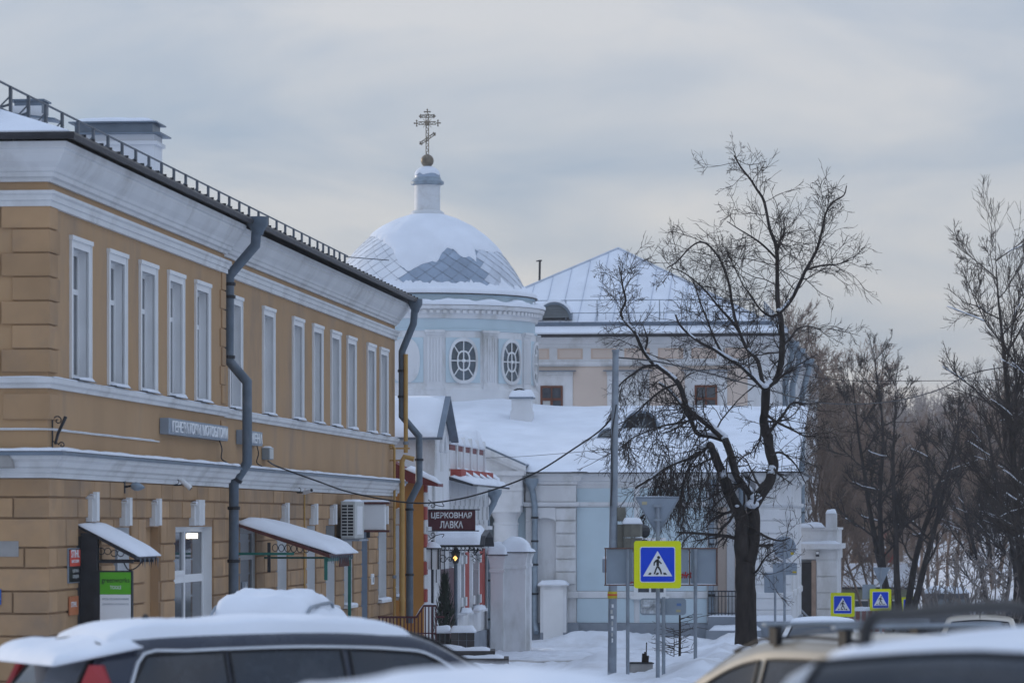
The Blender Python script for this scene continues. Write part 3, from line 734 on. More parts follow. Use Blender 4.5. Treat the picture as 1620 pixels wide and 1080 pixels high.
# air conditioner
s0 = 29.4; q0 = oz(539, 852, s0); q1 = oz(562, 793, s0); s1 = sx(576, q1[0])
t = ything('air_conditioner', s0, q0[0], q0[1], 'beige outdoor air conditioner box with slatted grille on ochre wall', 'air conditioner')
w_, h_, d_ = q1[0]-q0[0], q1[1]-q0[1], s1-s0
MB().box(0, d_, -w_, 0, 0, h_, .015).build('casing', M_BEIGEP, t)
MB().box(-.004, 0, -w_*.86, -w_*.08, h_*.06, h_*.94).build('grille_recess', M_BLK, t)
for k in range(11): MB().box(-.02, -.005, -w_*.86, -w_*.08, h_*(.06+.085*k), h_*(.06+.085*k)+.022).build('grille_slat', M_BEIGEP, t)
MB().box(-.024, -.006, -w_*.49, -w_*.44, h_*.06, h_*.94).build('grille_bar', M_BEIGEP, t)
MB().box(d_*.2, d_*.8, -w_-.006, -w_, h_*.12, h_*.88).build('side_panel', M_WFR, t)
MB().box(-.02, d_, -w_-.1, .35, -.05, -.01).build('wall_bracket', M_POLE, t)
mb = MB(); snow_slab(mb, [(0,-w_,h_),(d_,-w_,h_),(d_,0,h_),(0,0,h_)], .05, 6, 6); mb.build('snow', M_SNOW, t, smooth='all')
# white projecting light box
s0 = 31.6; q0 = oz(560, 838, s0); q1 = oz(609, 797, s0)
t = ything('light_box', s0, q0[0], q0[1], 'blank white projecting light box between brown rails, behind the air conditioner', 'sign'); w_, h_ = q1[0]-q0[0], q1[1]-q0[1]
MB().box(0, .2, -w_, 0, 0, h_, .01).build('panel', M_WS, t)
MB().box(-.04, .24, -w_-.1, 0, h_, h_+.05).build('rail', M_BROWNL, t); MB().box(-.04, .24, -w_-.1, 0, -.05, 0).build('rail', M_BROWNL, t)
mb = MB(); snow_slab(mb, [(-.03,-w_-.09,h_+.05),(.23,-w_-.09,h_+.05),(.23,0,h_+.05),(-.03,0,h_+.05)], .05, 5, 8); mb.build('snow', M_SNOW, t, smooth='all')
MB().box(.05, .12, -.5*w_, -.5*w_+.08, -.18, -.05).build('arm', M_DARK, t)
# door bell panel
MBt = ything('entry_panel', sx(586.5,-.12), -.12, ysz(sx(586), 925), 'small white entry panel beside the grey door', 'panel'); MB().box(-.22, .22, -.06, 0, 0, .26, .01).build('case', M_WFR, MBt); MB().box(-.08, .08, -.065, -.061, .05, .18).build('screen', M_GREYBOX, MBt)
# spotlight, cameras, junction box
s = sx(193); t = ything('wall_lamp', s, .04, ysz(s, 770), 'teardrop-shaped grey floodlight on a short wall arm', 'lamp')
MB().tube([(0,0,0),(0,-.12,.02)], .02, 6).box(-.04, .04, -.012, .02, -.1, .1).build('arm', M_DARK, t)
MB().at(Matrix.Translation((0,-.1,.02)) @ Matrix.Rotation(R(97), 4, 'X')).lathe([(.001,0),(.05,.02),(.072,.08),(.066,.14),(.035,.2),(.001,.24)], 12).build('housing', M_PIPEL, t, smooth=True)
for (p, q, lab, dr) in ((272, 767, 'white security camera tilted down under the lower cornice by the coiled cable', 1), (467, 779, 'white bullet security camera on a bent bracket beside the tan conduit', -1)):
    off = 0 if p < 350 else -.12; s = sx(p, off); t = ything('security_camera', s, off+.03, ysz(s, q), lab, 'camera')
    MB().tube(curve_pts([(0,0,.0),(0,-.1,.0),(0,-.2,.03 if dr > 0 else .02)]), .014, 6).build('bracket', M_DARK, t)
    a, b = (Vector((0,-.12,.10)), Vector((0,-.30,-.06))) if dr > 0 else (Vector((.05,-.14,.0)), Vector((-.15,-.34,.05)))
    MB().tube([a, b], .045, 10).build('housing', M_WFR, t, smooth=True); dd = (b-a).normalized()
    MB().tube([b-dd*.004, b+dd*.006], .035, 10).build('lens', M_BLK, t)
    mb = MB(); mb.tube([Vector((.02,-.03,.06))+Vector((.0,.06*math.cos(k*.7),.05*math.sin(k*.7))) for k in range(14)], .007, 4); mb.build('cable', M_DARK, t)
s = sx(417, -.12); t = ything('junction_box', s, -.12, ysz(s, 727), 'small grey junction box standing above the lower cornice', 'box')
MB().box(-.25, .25, -.16, 0, 0, .24, .012).build('case', M_GREYBOX, t); MB().box(-.22, .22, -.166, -.1605, .02, .22).build('lid', M_BEIGEP, t)
mb = MB(); snow_slab(mb, [(-.25,-.16,.24),(.25,-.16,.24),(.25,0,.24),(-.25,0,.24)], .03, 4, 4); mb.build('snow', M_SNOW, t, smooth='all')
# scroll bracket at the near corner
t = ything('flag_bracket', .25, .0, 2.93, 'wrought iron scroll bracket on the ochre building corner', 'bracket')
mb = MB(); mb.tube([(0,-.02,.0),(0,-.02,.45)], .012, 5); mb.tube([(0,-.06,.05),(0,-.1,.2),(0,-.22,.46)], [.02,.024,.028], 6)
for (cy, cz, rr) in ((-.1,.4,.075), (-.16,.04,.05)): mb.tube([Vector((0,cy+rr*(1-k*.06)*math.cos(k*.55),cz+rr*(1-k*.06)*math.sin(k*.55))) for k in range(15)], .009, 4)
mb.tube([(0,-.02,.1),(0,-.12,.05)], .009, 4); mb.build('scroll', M_DARK, t)
# gas pipes at the far corner
s = 39.2
def gas(name, pts, r, lab, cl):
    P = [Vector((0, -o, z)) for o, z in [oz(a, b, s) for a, b in pts]]
    t = ything(name, s, 0, 0, lab, 'pipe'); MB().tube(P, r, 10).build('tube', M_GAS, t, smooth=True)
    for (i, f, rr) in cl:
        q = P[i].lerp(P[i+1], f); MB().tube([q-Vector((0,0,.04)), q+Vector((0,0,.04))], rr, 10).build('coupling', M_POLE if rr < .08 else M_GAS, t)
gas('gas_pipe', [(613,706),(621,704),(624,709),(624,1003)], .033, 'thin ochre gas pipe climbing the wall, with a valve halfway', [(2,.69,.055)])
gas('gas_pipe', [(655,726),(640,722),(636,730),(636,1003)], .068, 'thick ochre gas pipe beside the far grey downpipe', [(2,.8,.085)])
s = 39.9
gas('gas_pipe', [(642,560),(642,716)], .055, 'upright ochre pipe at the far end above the brackets', [(0,.9,.07)])
s = sx(478, -.12); t = ything('conduit', s, -.12, 0, 'thin tan conduit running down the ochre wall below the bullet camera', 'pipe'); MB().tube([(0,-.05,ysz(s,772)),(0,-.05,ysz(s,965))], .018, 6).build('tube', M_GAS, t)
for k, (a, b) in enumerate(((705,730),)):
    t = ything('pipe_bracket', 39.3, 0, 0, 'ochre angle-iron pipe bracket under the sill band', 'bracket'); q0 = oz(613, 709, 39.3); q1 = oz(648, 709, 39.3); q2 = oz(613, 728, 39.3); q3 = oz(634, 728, 39.3)
    MB().box(0, .04, -q1[0], -q0[0], q0[1]-.02, q0[1]+.02).build('arm', M_GAS, t); MB().box(0, .04, -q3[0], -q2[0], q2[1]-.02, q2[1]+.02).build('arm', M_GAS, t); MB().box(0, .04, -q2[0]-.05, -q2[0], q2[1], q0[1]).build('strut', M_GAS, t)
# ------------------------------------------------------------------ frames for the other buildings
class Frame:
    def __init__(s, px, Y, a): s.O = Vector((xat(px, Y), Y)); s.a = a; s.d = Vector((math.cos(a), math.sin(a))); s.n = Vector((math.sin(a), -math.cos(a)))
    def s_of(s, px, o=0.0):
        k = (px-810.0)/F; q = s.O+s.n*o
        return (k*q.y-q.x)/(s.d.x-k*s.d.y)
    def o_of(s, px, t):
        k = (px-810.0)/F; q = s.O+s.d*t
        return (k*q.y-q.x)/(s.n.x-k*s.n.y)
    def Y(s, t, o=0.0): return s.O.y+s.d.y*t+s.n.y*o
    def z(s, t, py, o=0.0): return zat(py, s.Y(t, o))
    def w(s, t, o, z): p = s.O+s.d*t+s.n*o; return Vector((p.x, p.y, z))
    def thing(s, name, t, o, z, label, cat, group=None): return thing(name, s.w(t, o, z), s.a, label, cat, group)
    def root(s, name, label, cat): return thing(name, (s.O.x, s.O.y, 0), s.a, label, cat)
# ------------------------------------------------------------------ church
CF = Frame(840, 120.0, R(-6)); ch_ = CF.root('church', 'white and pale blue church with snowy domed drum and gilded cross', 'church')
cz = lambda py: CF.z(2.0, py)
sE = CF.s_of(1121); sP0 = CF.s_of(1196, .3); sP1 = CF.s_of(1251, .3)
ZE_ = cz(748); ZG = -2.9
def cbox(name, s0, s1, o0, o1, z0, z1, m, par=None, chm=0): return MB().box(s0, s1, -o1, -o0, z0, z1, chm).build(name, m, par or ch_)
cbox('wing_wall', -7.5, sE, -12.5, 0, ZG, ZE_-.05, M_WOLD)
cbox('wing_wall', sE, sP1-.3, -12.5, -1.0, ZG, ZE_-.05, M_WOLD)
cbox('pavilion_wall', sP0, sP1, -12.4, .3, ZG, ZE_-.06, M_WOLD)
# blue panels, each recessed look given by white framing members proud of the wall
for (p0, p1) in ((913, 1003), (1012, 1118)):
    a, b = CF.s_of(p0), CF.s_of(p1)
    cbox('blue_panel', a, b, .0, .03, cz(934), cz(802), M_BLUE); cbox('blue_frieze', a, b, 0, .03, cz(794), cz(772), M_BLUE); cbox('blue_dado', a, b, 0, .03, cz(984), cz(946), M_BLUE)
# window in the blue wall
a, b = CF.s_of(1003), CF.s_of(1054); wn_ = cbox('window', a, b, .02, .09, cz(942), cz(850), M_WFR)
for q in range(2):
    for zz_ in ((cz(936), cz(905)), (cz(902), cz(858))): cbox('pane', a+.14+q*(b-a-.2)/2, a+.02+(q+1)*(b-a-.1)/2, .06, .095, zz_[0], zz_[1], M_GLASS, wn_)
cbox('sill', a-.1, b+.1, .02, .2, cz(947), cz(942), M_WFR, wn_)
PTH = [(-.15, 12), (-.15, -.22), (1.5, -.22), (1.5, 0), (sE, 0), (sE, 1.0), (sP0, 1.0), (sP0, -.3), (sP1, -.3), (sP1, 12.4)]
def cm_(name, prof, m): return MB().sweep(PTH, prof).build(name, m, ch_)
cm_('cornice', [(-.05, cz(766)), (.03, cz(766)), (.05, cz(762)), (.12, cz(760)), (.16, cz(754)), (.26, cz(751)), (.28, cz(746)), (-.05, cz(745.5))], M_WOLD)
cm_('string_course', [(-.05, cz(801)), (.05, cz(801)), (.09, cz(798)), (.09, cz(794)), (-.05, cz(793.5))], M_WOLD)
cm_('dado_band', [(-.05, cz(945)), (.05, cz(945)), (.05, cz(937)), (.03, cz(935)), (-.05, cz(934.5))], M_WOLD)
cm_('plinth', [(-.05, ZG), (.07, ZG), (.07, cz(985)), (-.05, cz(984))], M_GREYP)
# pier with arched niche and rusticated blocks
y_ = .22; n0, n1 = CF.s_of(846, y_), CF.s_of(879, y_); p1_ = CF.s_of(911, y_)
cbox('pier', -.15, n0, 0, y_, ZG, cz(802), M_WOLD); cbox('pier', n1, p1_, 0, .16, ZG, cz(802), M_WOLD)
cbox('niche_back', n0, n1, 0, .01, ZG, cz(802), M_WOLD); cbox('niche_apron', n0, n1, .01, y_, ZG, cz(922), M_WOLD)
za = cz(826); rr = (n1-n0)/2; cs = (n0+n1)/2; zt = cz(802)
pts = [(n0, -y_, zt), (n0, -y_, za)]+[(cs-rr*math.cos(k*math.pi/12), -y_, za+rr*.45*math.sin(k*math.pi/12)) for k in range(1, 12)]+[(n1, -y_, za), (n1, -y_, zt)]
MB().poly(pts, (0, y_-.01, 0)).build('niche_arch', M_WOLD, ch_)
for k in (-1, 1): MB().poly([(cs+k*.16, -y_-.02, za+.3), (cs+k*.22, -y_-.02, za+.28), (cs+k*.34, -y_-.02, zt-.02), (cs+k*.26, -y_-.02, zt-.02)], (0, .02, 0)).build('voussoir', M_WOLD, ch_)
for k in range(6):
    z1 = cz(804+k*20.3); cbox('block', n1+.002, p1_-.0, .1, y_, z1-.37, z1-.0, M_WOLD, None, .015)
    cbox('block', -.15, n0-.03, .1, y_+.012, z1-.37, z1-.0, M_WOLD, None, .015)
cbox('entablature_block', -.15, p1_, 0, .215, cz(793), cz(767), M_WOLD)
# meter cabinet
cbn = CF.thing('meter_cabinet', CF.s_of(875, .7), .25, G(1.4, 119.2)-.1, 'white painted wall cabinet with grey foot and snow on its lid, below the niche', 'cabinet')
hb = cz(926)-cbn.location.z; MB().box(-.42, .42, -.42, 0, .0, hb*.26).build('foot', M_GREYP, cbn); MB().box(-.42, .42, -.42, 0, hb*.26, hb).build('case', M_WOLD, cbn)
MB().box(-.32, .32, -.44, -.421, .05, hb*.94).build('door', M_WFR, cbn); MB().box(-.5, .5, -.5, 0, hb, hb+.04).build('lid', M_WOLD, cbn)
mb = MB(); snow_slab(mb, [(-.5,-.5,hb+.04),(.5,-.5,hb+.04),(.5,0,hb+.04),(-.5,0,hb+.04)], .13, 8, 8); mb.build('snow', M_SNOW, cbn, smooth='all')
# portico with pediment and column, left of the pier
pL, pR = -4.4, -.16; pm = (pL+pR)/2; o_ = .9
zc_ = cz(752)
cbox('portico_entablature', pL, pR-.05, .0, o_, cz(800), zc_, M_WOLD); cbox('portico_cornice', pL-.12, pR+.04, .0, o_+.15, zc_, zc_+.14, M_WOLD); cbox('portico_architrave', pL-.02, pR-.03, 0, o_+.03, cz(776), cz(771), M_WOLD)
apx = zc_+.14+(pR-pm)*.43
MB().poly([(pL-.1, -o_, zc_+.14), (pR+.02, -o_, zc_+.14), (pm, -o_, apx)], (0, o_, 0)).build('pediment', M_WOLD, ch_)
for k in (0, 1):
    A = Vector((pR+.08 if k else pL-.16, -o_-.18, zc_+.14)); B = Vector((pm, -o_-.18, apx+.06))
    up = Vector((0,0,.17)); MB().poly([A, B, B+up, A+up], (0, .3, 0)).build('raking_cornice', M_WOLD, ch_)
    MB().poly([A+Vector((0,.05,-.1)), B+Vector((0,.05,-.1)), B+Vector((0,.05,0)), A+Vector((0,.05,0))], (0, .2, 0)).build('raking_moulding', M_WOLD, ch_)
    MB().poly([A+up, B+up, B+up+Vector((0,0,.06)), A+up+Vector((0,0,.06))], (0, 3.3, 0)).build('portico_roof', M_ROOFG, ch_)
    mb = MB(); A2 = A+up+Vector((0,.12,.06)); B2 = B+up+Vector((0,.12,.06)); snow_slab(mb, [A2, A2+Vector((0,3.2,0)), B2+Vector((0,3.2,0)), B2] if k else [A2, B2, B2+Vector((0,3.2,0)), A2+Vector((0,3.2,0))], .12, 8, 8); mb.build('portico_snow', M_SNOW, ch_, smooth='all')
cx_ = CF.s_of(800, .55); zt = cz(800)
for cc in (cx_, pL+.6, cx_-.95):
    MB().lathe([(.40, ZG), (.40, zt-.62), (.42, zt-.6), (.42, zt-.55), (.39, zt-.53), (.39, zt-.42), (.47, zt-.3), (.5, zt-.22), (.5, zt-.2)], 24, (cc, -.45, 0)).box(cc-.52, cc+.52, -.97, .0, zt-.2, zt-.0).build('column', M_WOLD, ch_, smooth=True)
cbox('portico_back', pL, -.15, 0, .04, ZG, cz(802), M_BLUE)
# wing roof of snow
def sheet(mb, fn, nu, nv):
    m = nv+1; mb.add([fn(i/nu, j/nv) for i in range(nu+1) for j in range(m)], [(i*m+j, (i+1)*m+j, (i+1)*m+j+1, i*m+j+1) for i in range(nu) for j in range(nv)])
S0, S1 = -7.0, sP1+.25
def roof_pt(u, v):
    s = S0+(S1-S0)*u; y = -.42+13.2*v
    if s > sP0-.1: y = y-.25*(1-v)
    if s < 1.5 and s > -.2: y -= .2*(1-v)
    t = max(0, (y+.42)/13.2); edge = 1-(1-min(1, t*26))**2
    z = ZE_+.02+.13*edge+2.42*t + .05*nz2(s, y, .5, 2)*edge+.03*nz2(s, y, 1.4, 8)*edge
    if s < -.3: z += .35*sm((-s-.3)/3)*t
    return (s, y, z)
mb = MB(); sheet(mb, roof_pt, 90, 40); mb.build('wing_roof_snow', M_SNOW, ch_, smooth='all')
MB().sweep(PTH, [(-.05, ZE_), (.38, ZE_-.01), (.38, ZE_+.035), (-.05, ZE_+.05)]).build('eave_sheet', M_DARK, ch_)
# downpipe at the pier
def downp(par, P, r, m, bands=()):
    P = [Vector(p) for p in P]; mb = MB(); mb.tube(P, r, 10); t = P[0]
    mb.lathe([(r, -.15), (r*1.2, -.08), (r*2.3, .12), (r*2.3, .24), (r*2.0, .24), (r, .0)], 10, (t.x, t.y, t.z))
    o = mb.build('downpipe', m, par, smooth=True)
    for (i, f) in bands:
        q = P[i].lerp(P[i+1], f); d = (P[i+1]-P[i]).normalized()*.03; MB().tube([q-d, q+d], r*1.25, 10).build('clamp', M_DARK, o)
    return o
q = lambda px, py, o: (CF.s_of(px, o), -o, CF.z(0, py, o))
downp(ch_, [q(841,768,.5), q(843,780,.45), q(846,800,.33), q(846,985,.33), q(849,1000,.55)], .1, M_PIPEL, [(2,.1),(2,.3),(2,.5),(2,.75)])
# dormers on the wing roof
def dormer(par, s, y, z, r, lab, louv, m):
    d = MB(); d.lathe([(r, 0), (r, .9+r)], 16, (0,0,0), R(-90), R(90))
    k = Matrix.Translation((s, y, z)) @ Matrix.Rotation(R(-90), 4, 'X') @ Matrix.Rotation(R(180), 4, 'Z')
    o = MB()
    for i in range(16):
        a, b = math.pi*i/16, math.pi*(i+1)/16
        P = [Vector((s-r*math.cos(t), y, z+r*math.sin(t))) for t in (a, b)]; Q = [Vector((s-r*.86*math.cos(t), y, z+r*.86*math.sin(t))) for t in (a, b)]; e = Vector((0, r*3.4, 0))
        o.add([P[0], P[1], P[1]+e, P[0]+e], [(0,1,2,3)]); o.add([P[0], P[1], Q[1], Q[0]], [(0,1,2,3)]); g_ = Vector((0, .18, 0)); o.add([Q[0], Q[1], Q[1]+g_, Q[0]+g_], [(0,1,2,3)])
    dm = o.build('dormer', M_ROOFG, par)
    if lab: props(dm, lab)
    MB().poly([(s-r*.87*math.cos(math.pi*i/16), y+.16, z+r*.87*math.sin(math.pi*i/16)) for i in range(17)], (0, .04, 0)).build('dormer_back', m, dm)
    n = int(r*2/.16)
    for i in range(n):
        zz_ = .08+i*(r*.8/n); w_ = math.sqrt(max(.0, (r*.86)**2-zz_**2))
        if louv and w_ > .1: MB().poly([(s-w_, y+.03, z+zz_), (s-w_, y+.13, z+zz_+.07), (s-w_, y+.13, z+zz_+.09), (s-w_, y+.03, z+zz_+.02)], (2*w_, 0, 0)).build('louvre', M_GREYBOX, dm)
    if not louv:
        for i in range(1, 5):
            a = math.pi*i/5; MB().tube([(s, y+.12, z), (s-r*.86*math.cos(a), y+.12, z+r*.86*math.sin(a))], .03, 5).build('glazing_bar', M_GREYBOX, dm)
    if r > .5:
        sn = MB()
        for (r0, r1) in ((r, r+.1),):
            ring = [(math.pi*(.12+.76*i/14)) for i in range(15)]
            h = [.02+.10*math.sin(math.pi*(i/14)) for i in range(15)]
            V = [Vector((s-(r+hh)*math.cos(a), y+.06, z+(r+hh)*math.sin(a))) for a, hh in zip(ring, h)]; W = [p+Vector((0, r*3.2, 0)) for p in V]; U = [Vector((s-r*math.cos(a), y+.03, z+r*math.sin(a))) for a in ring]
            sn.add(V+W+U, [(i, i+1, 16+i, 15+i) for i in range(14)]+[(i, i+1, 31+i, 30+i) for i in range(14)])
        sn.build('dormer_snow', M_SNOW, dm, smooth='all')
    return dm
def on_roof(px, y):
    s = CF.s_of(px, -y); return s, y, roof_pt((s-S0)/(S1-S0), (y+.42)/13.2)[2]
s, y, z = on_roof(1014, 7.6); dormer(ch_, s, y, z-.02, .64, 'half-round glazed dormer on the snowy wing roof', False, M_GLASS)
s, y, z = on_roof(963, 5.6); dormer(ch_, s, y, z-.05, .40, None, True, M_DARK)
# small roof chimney
s, y, z = on_roof(826, 9.5); zt = zat(628, CF.Y(s, -y))
cmn = MB().box(s-.34, s+.34, y-.34, y+.34, z-.6, zt-.06).box(s-.38, s+.38, y-.38, y+.38, z-.6, z+.28).build('chimney', M_WOLD, ch_)
MB().box(s-.42, s+.42, y-.42, y+.42, zt-.06, zt).build('chimney_cap', M_ROOFG, cmn)
mb = MB(); snow_slab(mb, [(s-.43,y-.43,zt),(s+.43,y-.43,zt),(s+.43,y+.43,zt),(s-.43,y+.43,zt)], .24, 8, 8); mb.build('chimney_snow', M_SNOW, cmn, smooth='all')
mb = MB(); mb.tube([(s-.1+.22*math.cos(k*math.pi/8), y, zt+.15+.14*math.sin(k*math.pi/8)) for k in range(9)], .03, 5); mb.build('chimney_hook', M_DARK, cmn)
# ---- drum (local to the church frame)
DY = 136.0; ws = Vector((xat(676, DY), DY))-CF.O; DCx, DCy = ws.dot(CF.d), -ws.dot(CF.n)
PXM = F/DY; dz = lambda py: zat(py, DY)
TH0 = CF.a                          # so that theta = 0 faces the camera
def dp(th, r, z): a = R(th); return (DCx+r*math.sin(a-TH0*1.0), DCy-r*math.cos(a-TH0*1.0), z)
RB = 172/PXM
MB().lathe([(RB+.12, 3.5), (RB+.12, dz(622)), (RB+.02, dz(618)), (RB, dz(614)), (RB, dz(531))], 96, (DCx, DCy, 0)).build('drum_wall', M_WOLD, ch_, smooth=True)
MB().lathe([(RB-.01, dz(531.5)), (RB+.05, dz(531)), (RB+.05, dz(529)), (RB-.03, dz(528.5)), (RB-.03, dz(512))], 96, (DCx, DCy, 0)).build('drum_frieze', M_BLUE, ch_, smooth=True)
rc = 186/PXM
MB().lathe([(RB-.05, dz(513)), (RB+.06, dz(512)), (RB+.08, dz(506)), (RB+.14, dz(505.5)), (RB+.16, dz(500)), (rc-.04, dz(498)), (rc, dz(493)), (rc-.02, dz(492)), (RB-.3, dz(490))], 96, (DCx, DCy, 0)).build('drum_cornice', M_WOLD, ch_, smooth=True)
dn = MB()
for k in range(110):
    a = 360*k/110; P = [dp(a-.9, RB+.1, dz(505)), dp(a+.9, RB+.1, dz(505)), dp(a+.9, RB+.24, dz(505)), dp(a-.9, RB+.24, dz(505))]
    dn.poly(P, (0,0,dz(500)-dz(505)))
props(dn.build('dentils', M_WOLD, ch_), kind='stuff')
def ring_snow(name, r0, r1, z, h, seed, th0=-180, th1=180, n=180):
    mb = MB(); m = 6; vs = []
    for k in range(n+1):
        th = th0+(th1-th0)*k/n; a = R(th); q = 1+.5*noise.noise(Vector((math.cos(a)*6+seed, math.sin(a)*6, seed)))+.25*noise.noise(Vector((math.cos(a)*25, math.sin(a)*25, seed)))
        for (f, hh) in ((1.0, 0), (1.0, .5), (.8, .95), (.5, 1.05), (.2, .9), (0, .6)): vs.append(dp(th, r0+(r1-r0)*f, z+h*hh*q))
    mb.add(vs, [(k*m+i, (k+1)*m+i, (k+1)*m+i+1, k*m+i+1) for k in range(n) for i in range(m-1)]); return mb.build(name, M_SNOW, ch_, smooth='all')
ring_snow('cornice_snow', RB-.35, rc+.03, dz(492), .2, 1)
ru = 168/PXM
MB().lathe([(ru-.02, dz(493)), (ru-.02, dz(477)), (ru+.1, dz(475)), (ru+.12, dz(473.5)), (ru-.3, dz(472))], 96, (DCx, DCy, 0)).build('upper_ring', M_BLUE, ch_, smooth=True)
MB().lathe([(ru+.08, dz(475.4)), (ru+.16, dz(475)), (ru+.16, dz(473.8)), (ru, dz(473))], 96, (DCx, DCy, 0)).build('dome_eave_sheet', M_DARK, ch_, smooth=True)
for k in range(12):
    tc_ = -10+30*k; ab = 7.9
    if tc_ > 180: tc_ -= 360
    # blue panel as a curved patch
    mb = MB(); n = 8; vs = []
    for i in range(n+1):
        th = tc_-9.3+18.6*i/n
        for (r_, z_) in ((RB-.02, dz(611)), (RB+.03, dz(611)), (RB+.03, dz(542)), (RB-.02, dz(542))): vs.append(dp(th, r_, z_))
    mb.add(vs, [(i*4+j, (i+1)*4+j, (i+1)*4+j+1, i*4+j+1) for i in range(n) for j in range(3)]); mb.build('bay_panel', M_BLUE, ch_, smooth=True)
    # oval window or blind oval
    zc = dz(577.5); A = .46; B = .70
    def ov(t, k_, r_):
        c, s_ = math.cos(t), math.sin(t); e = .82
        return dp(tc_+math.degrees(A*k_*math.copysign(abs(c)**e, c)/RB), r_, zc+B*k_*math.copysign(abs(s_)**e, s_))
    nn = 40; ts = [2*math.pi*i/nn for i in range(nn)]
    blind = tc_ < 0 or tc_ > 100
    def ring_(k0, k1, r0, r1):
        mb = MB(); mb.add([ov(t, k0, r0) for t in ts]+[ov(t, k0, r1) for t in ts]+[ov(t, k1, r1) for t in ts]+[ov(t, k1, r0) for t in ts],
               [(j*nn+i, j*nn+(i+1)%nn, ((j+1)%4)*nn+(i+1)%nn, ((j+1)%4)*nn+i) for j in range(4) for i in range(nn)]); return mb
    if blind:
        mb = MB(); mb.add([ov(t, 1.15, RB+.0) for t in ts]+[ov(t, 1.15, RB+.07) for t in ts]+[ov(t, .9, RB+.1) for t in ts]+[dp(tc_, RB+.1, zc)],
               [(j*nn+i, j*nn+(i+1)%nn, (j+1)*nn+(i+1)%nn, (j+1)*nn+i) for j in range(2) for i in range(nn)]+[(2*nn+i, 2*nn+(i+1)%nn, 3*nn) for i in range(nn)]); mb.build('blind_oval', M_WOLD, ch_, smooth=True)
    else:
        wn_ = ring_(1.0, 1.17, RB, RB+.10).build('oval_window', M_WOLD, ch_, smooth=True)
        mb = MB(); mb.add([ov(t, 1.01, RB+.036) for t in ts]+[dp(tc_, RB+.036, zc)], [(i, (i+1)%nn, nn) for i in range(nn)]); mb.build('pane', M_GLASSB, wn_)
        ring_(.44, .53, RB+.04, RB+.075).build('glazing_ring', M_WFR, wn_)
        for i in range(8):
            t = math.pi/4*i; MB().tube([ov(t, .07 if i % 2 == 0 else .5, RB+.055), ov(t, 1.02, RB+.055)], .026, 5).build('glazing_bar', M_WFR, wn_)
        MB().tube([dp(tc_, RB+.04, zc), dp(tc_, RB+.09, zc)], .07, 8).build('hub', M_WFR, wn_)
    # pilaster with flutes and capital
    tp = tc_+15
    def pbox(name, h, r0, r1, z0, z1, par):
        mb = MB(); vs = [dp(tp+s_*h, r_, z_) for z_ in (z0, z1) for (s_, r_) in ((-1, r0), (-1, r1), (-.0, r1+.005), (1, r1), (1, r0))]
        mb.add(vs, [(0,1,6,5),(1,2,7,6),(2,3,8,7),(3,4,9,8),(0,4,3,2,1),(5,6,7,8,9)]); return mb.build(name, M_WOLD, par)
    pl = pbox('pilaster', 3.9, RB-.02, RB+.07, dz(617), dz(538), ch_)
    for i in range(5):
        mb = MB(); c = tp-3.0+1.5*i; vs = [dp(c+s_*.42, r_, z_) for z_ in (dz(610), dz(542)) for (s_, r_) in ((-1, RB+.06), (-.6, RB+.105), (.6, RB+.105), (1, RB+.06))]
        mb.add(vs, [(0,1,5,4),(1,2,6,5),(2,3,7,6),(4,5,6,7),(0,3,2,1)]); mb.build('flute_rib', M_WOLD, pl)
    pbox('capital', 4.4, RB-.02, RB+.13, dz(538), dz(534.5), pl); pbox('abacus', 5.0, RB-.02, RB+.18, dz(534.4), dz(530.5), pl)
    pbox('base', 4.6, RB-.02, RB+.14, dz(622), dz(616.9), pl)
# ---- dome
PR = [(160,0),(155,10),(149,21),(144,31),(137,42),(124,60),(110,76),(91,94),(70,109),(48,120),(25,127.5)]
PR = [(r/PXM, dz(470)+h/PXM) for r, h in PR]
acc = [0]
for i in range(1, len(PR)): acc.append(acc[-1]+math.dist(PR[i], PR[i-1]))
def prof(t):
    d = t*acc[-1]
    for i in range(1, len(PR)):
        if d <= acc[i]+1e-9:
            f = (d-acc[i-1])/(acc[i]-acc[i-1]); return PR[i-1][0]+(PR[i][0]-PR[i-1][0])*f, PR[i-1][1]+(PR[i][1]-PR[i-1][1])*f
    return PR[-1]
def dome_pt(th, t, off=0.0):
    r, z = prof(max(0, min(1, t))); r2, z2 = prof(max(0, min(1, t+.02))); r1, z1 = prof(max(0, min(1, t-.02)))
    nx, nz_ = (z2-z1), -(r2-r1); l = math.hypot(nx, nz_) or 1
    return dp(th, r+off*nx/l, z+off*nz_/l)
MB().lathe([prof(i/24) for i in range(25)], 96, (DCx, DCy, 0)).build('dome', M_SEAM, ch_, smooth='all'); dome = ch_.children[-1] if False else None
dome = [o for o in COL.objects if o.name == 'dome'][0]
NT = 34; dt = .062; rng = random.Random(11)
for j in range(1, 14):
    t = j*dt*.92
    for i in range(NT):
        th = 360/NT*(i+(.5 if j % 2 else 0))
        if th > 180: th -= 360
        if abs(th) > 96: continue
        w_ = 180/NT*.975; k = dt*.92*.975
        o0, o1_ = .012, .03
        P = [dome_pt(th, t-k, o1_), dome_pt(th+w_*.5, t-k*.5, .022), dome_pt(th+w_, t, .016), dome_pt(th+w_*.5, t+k*.5, .012), dome_pt(th, t+k, o0), dome_pt(th-w_*.5, t+k*.5, .012), dome_pt(th-w_, t, .016), dome_pt(th-w_*.5, t-k*.5, .022), dome_pt(th, t, .026)]
        tm = M_TIN if (-14 < th < 42 and t < .46) else (M_TINR if th >= 42 else M_TINF)
        MB().add(P, [(i_, (i_+1)%8, 8) for i_ in range(8)]).build('roof_tile', tm, dome, fix=False)
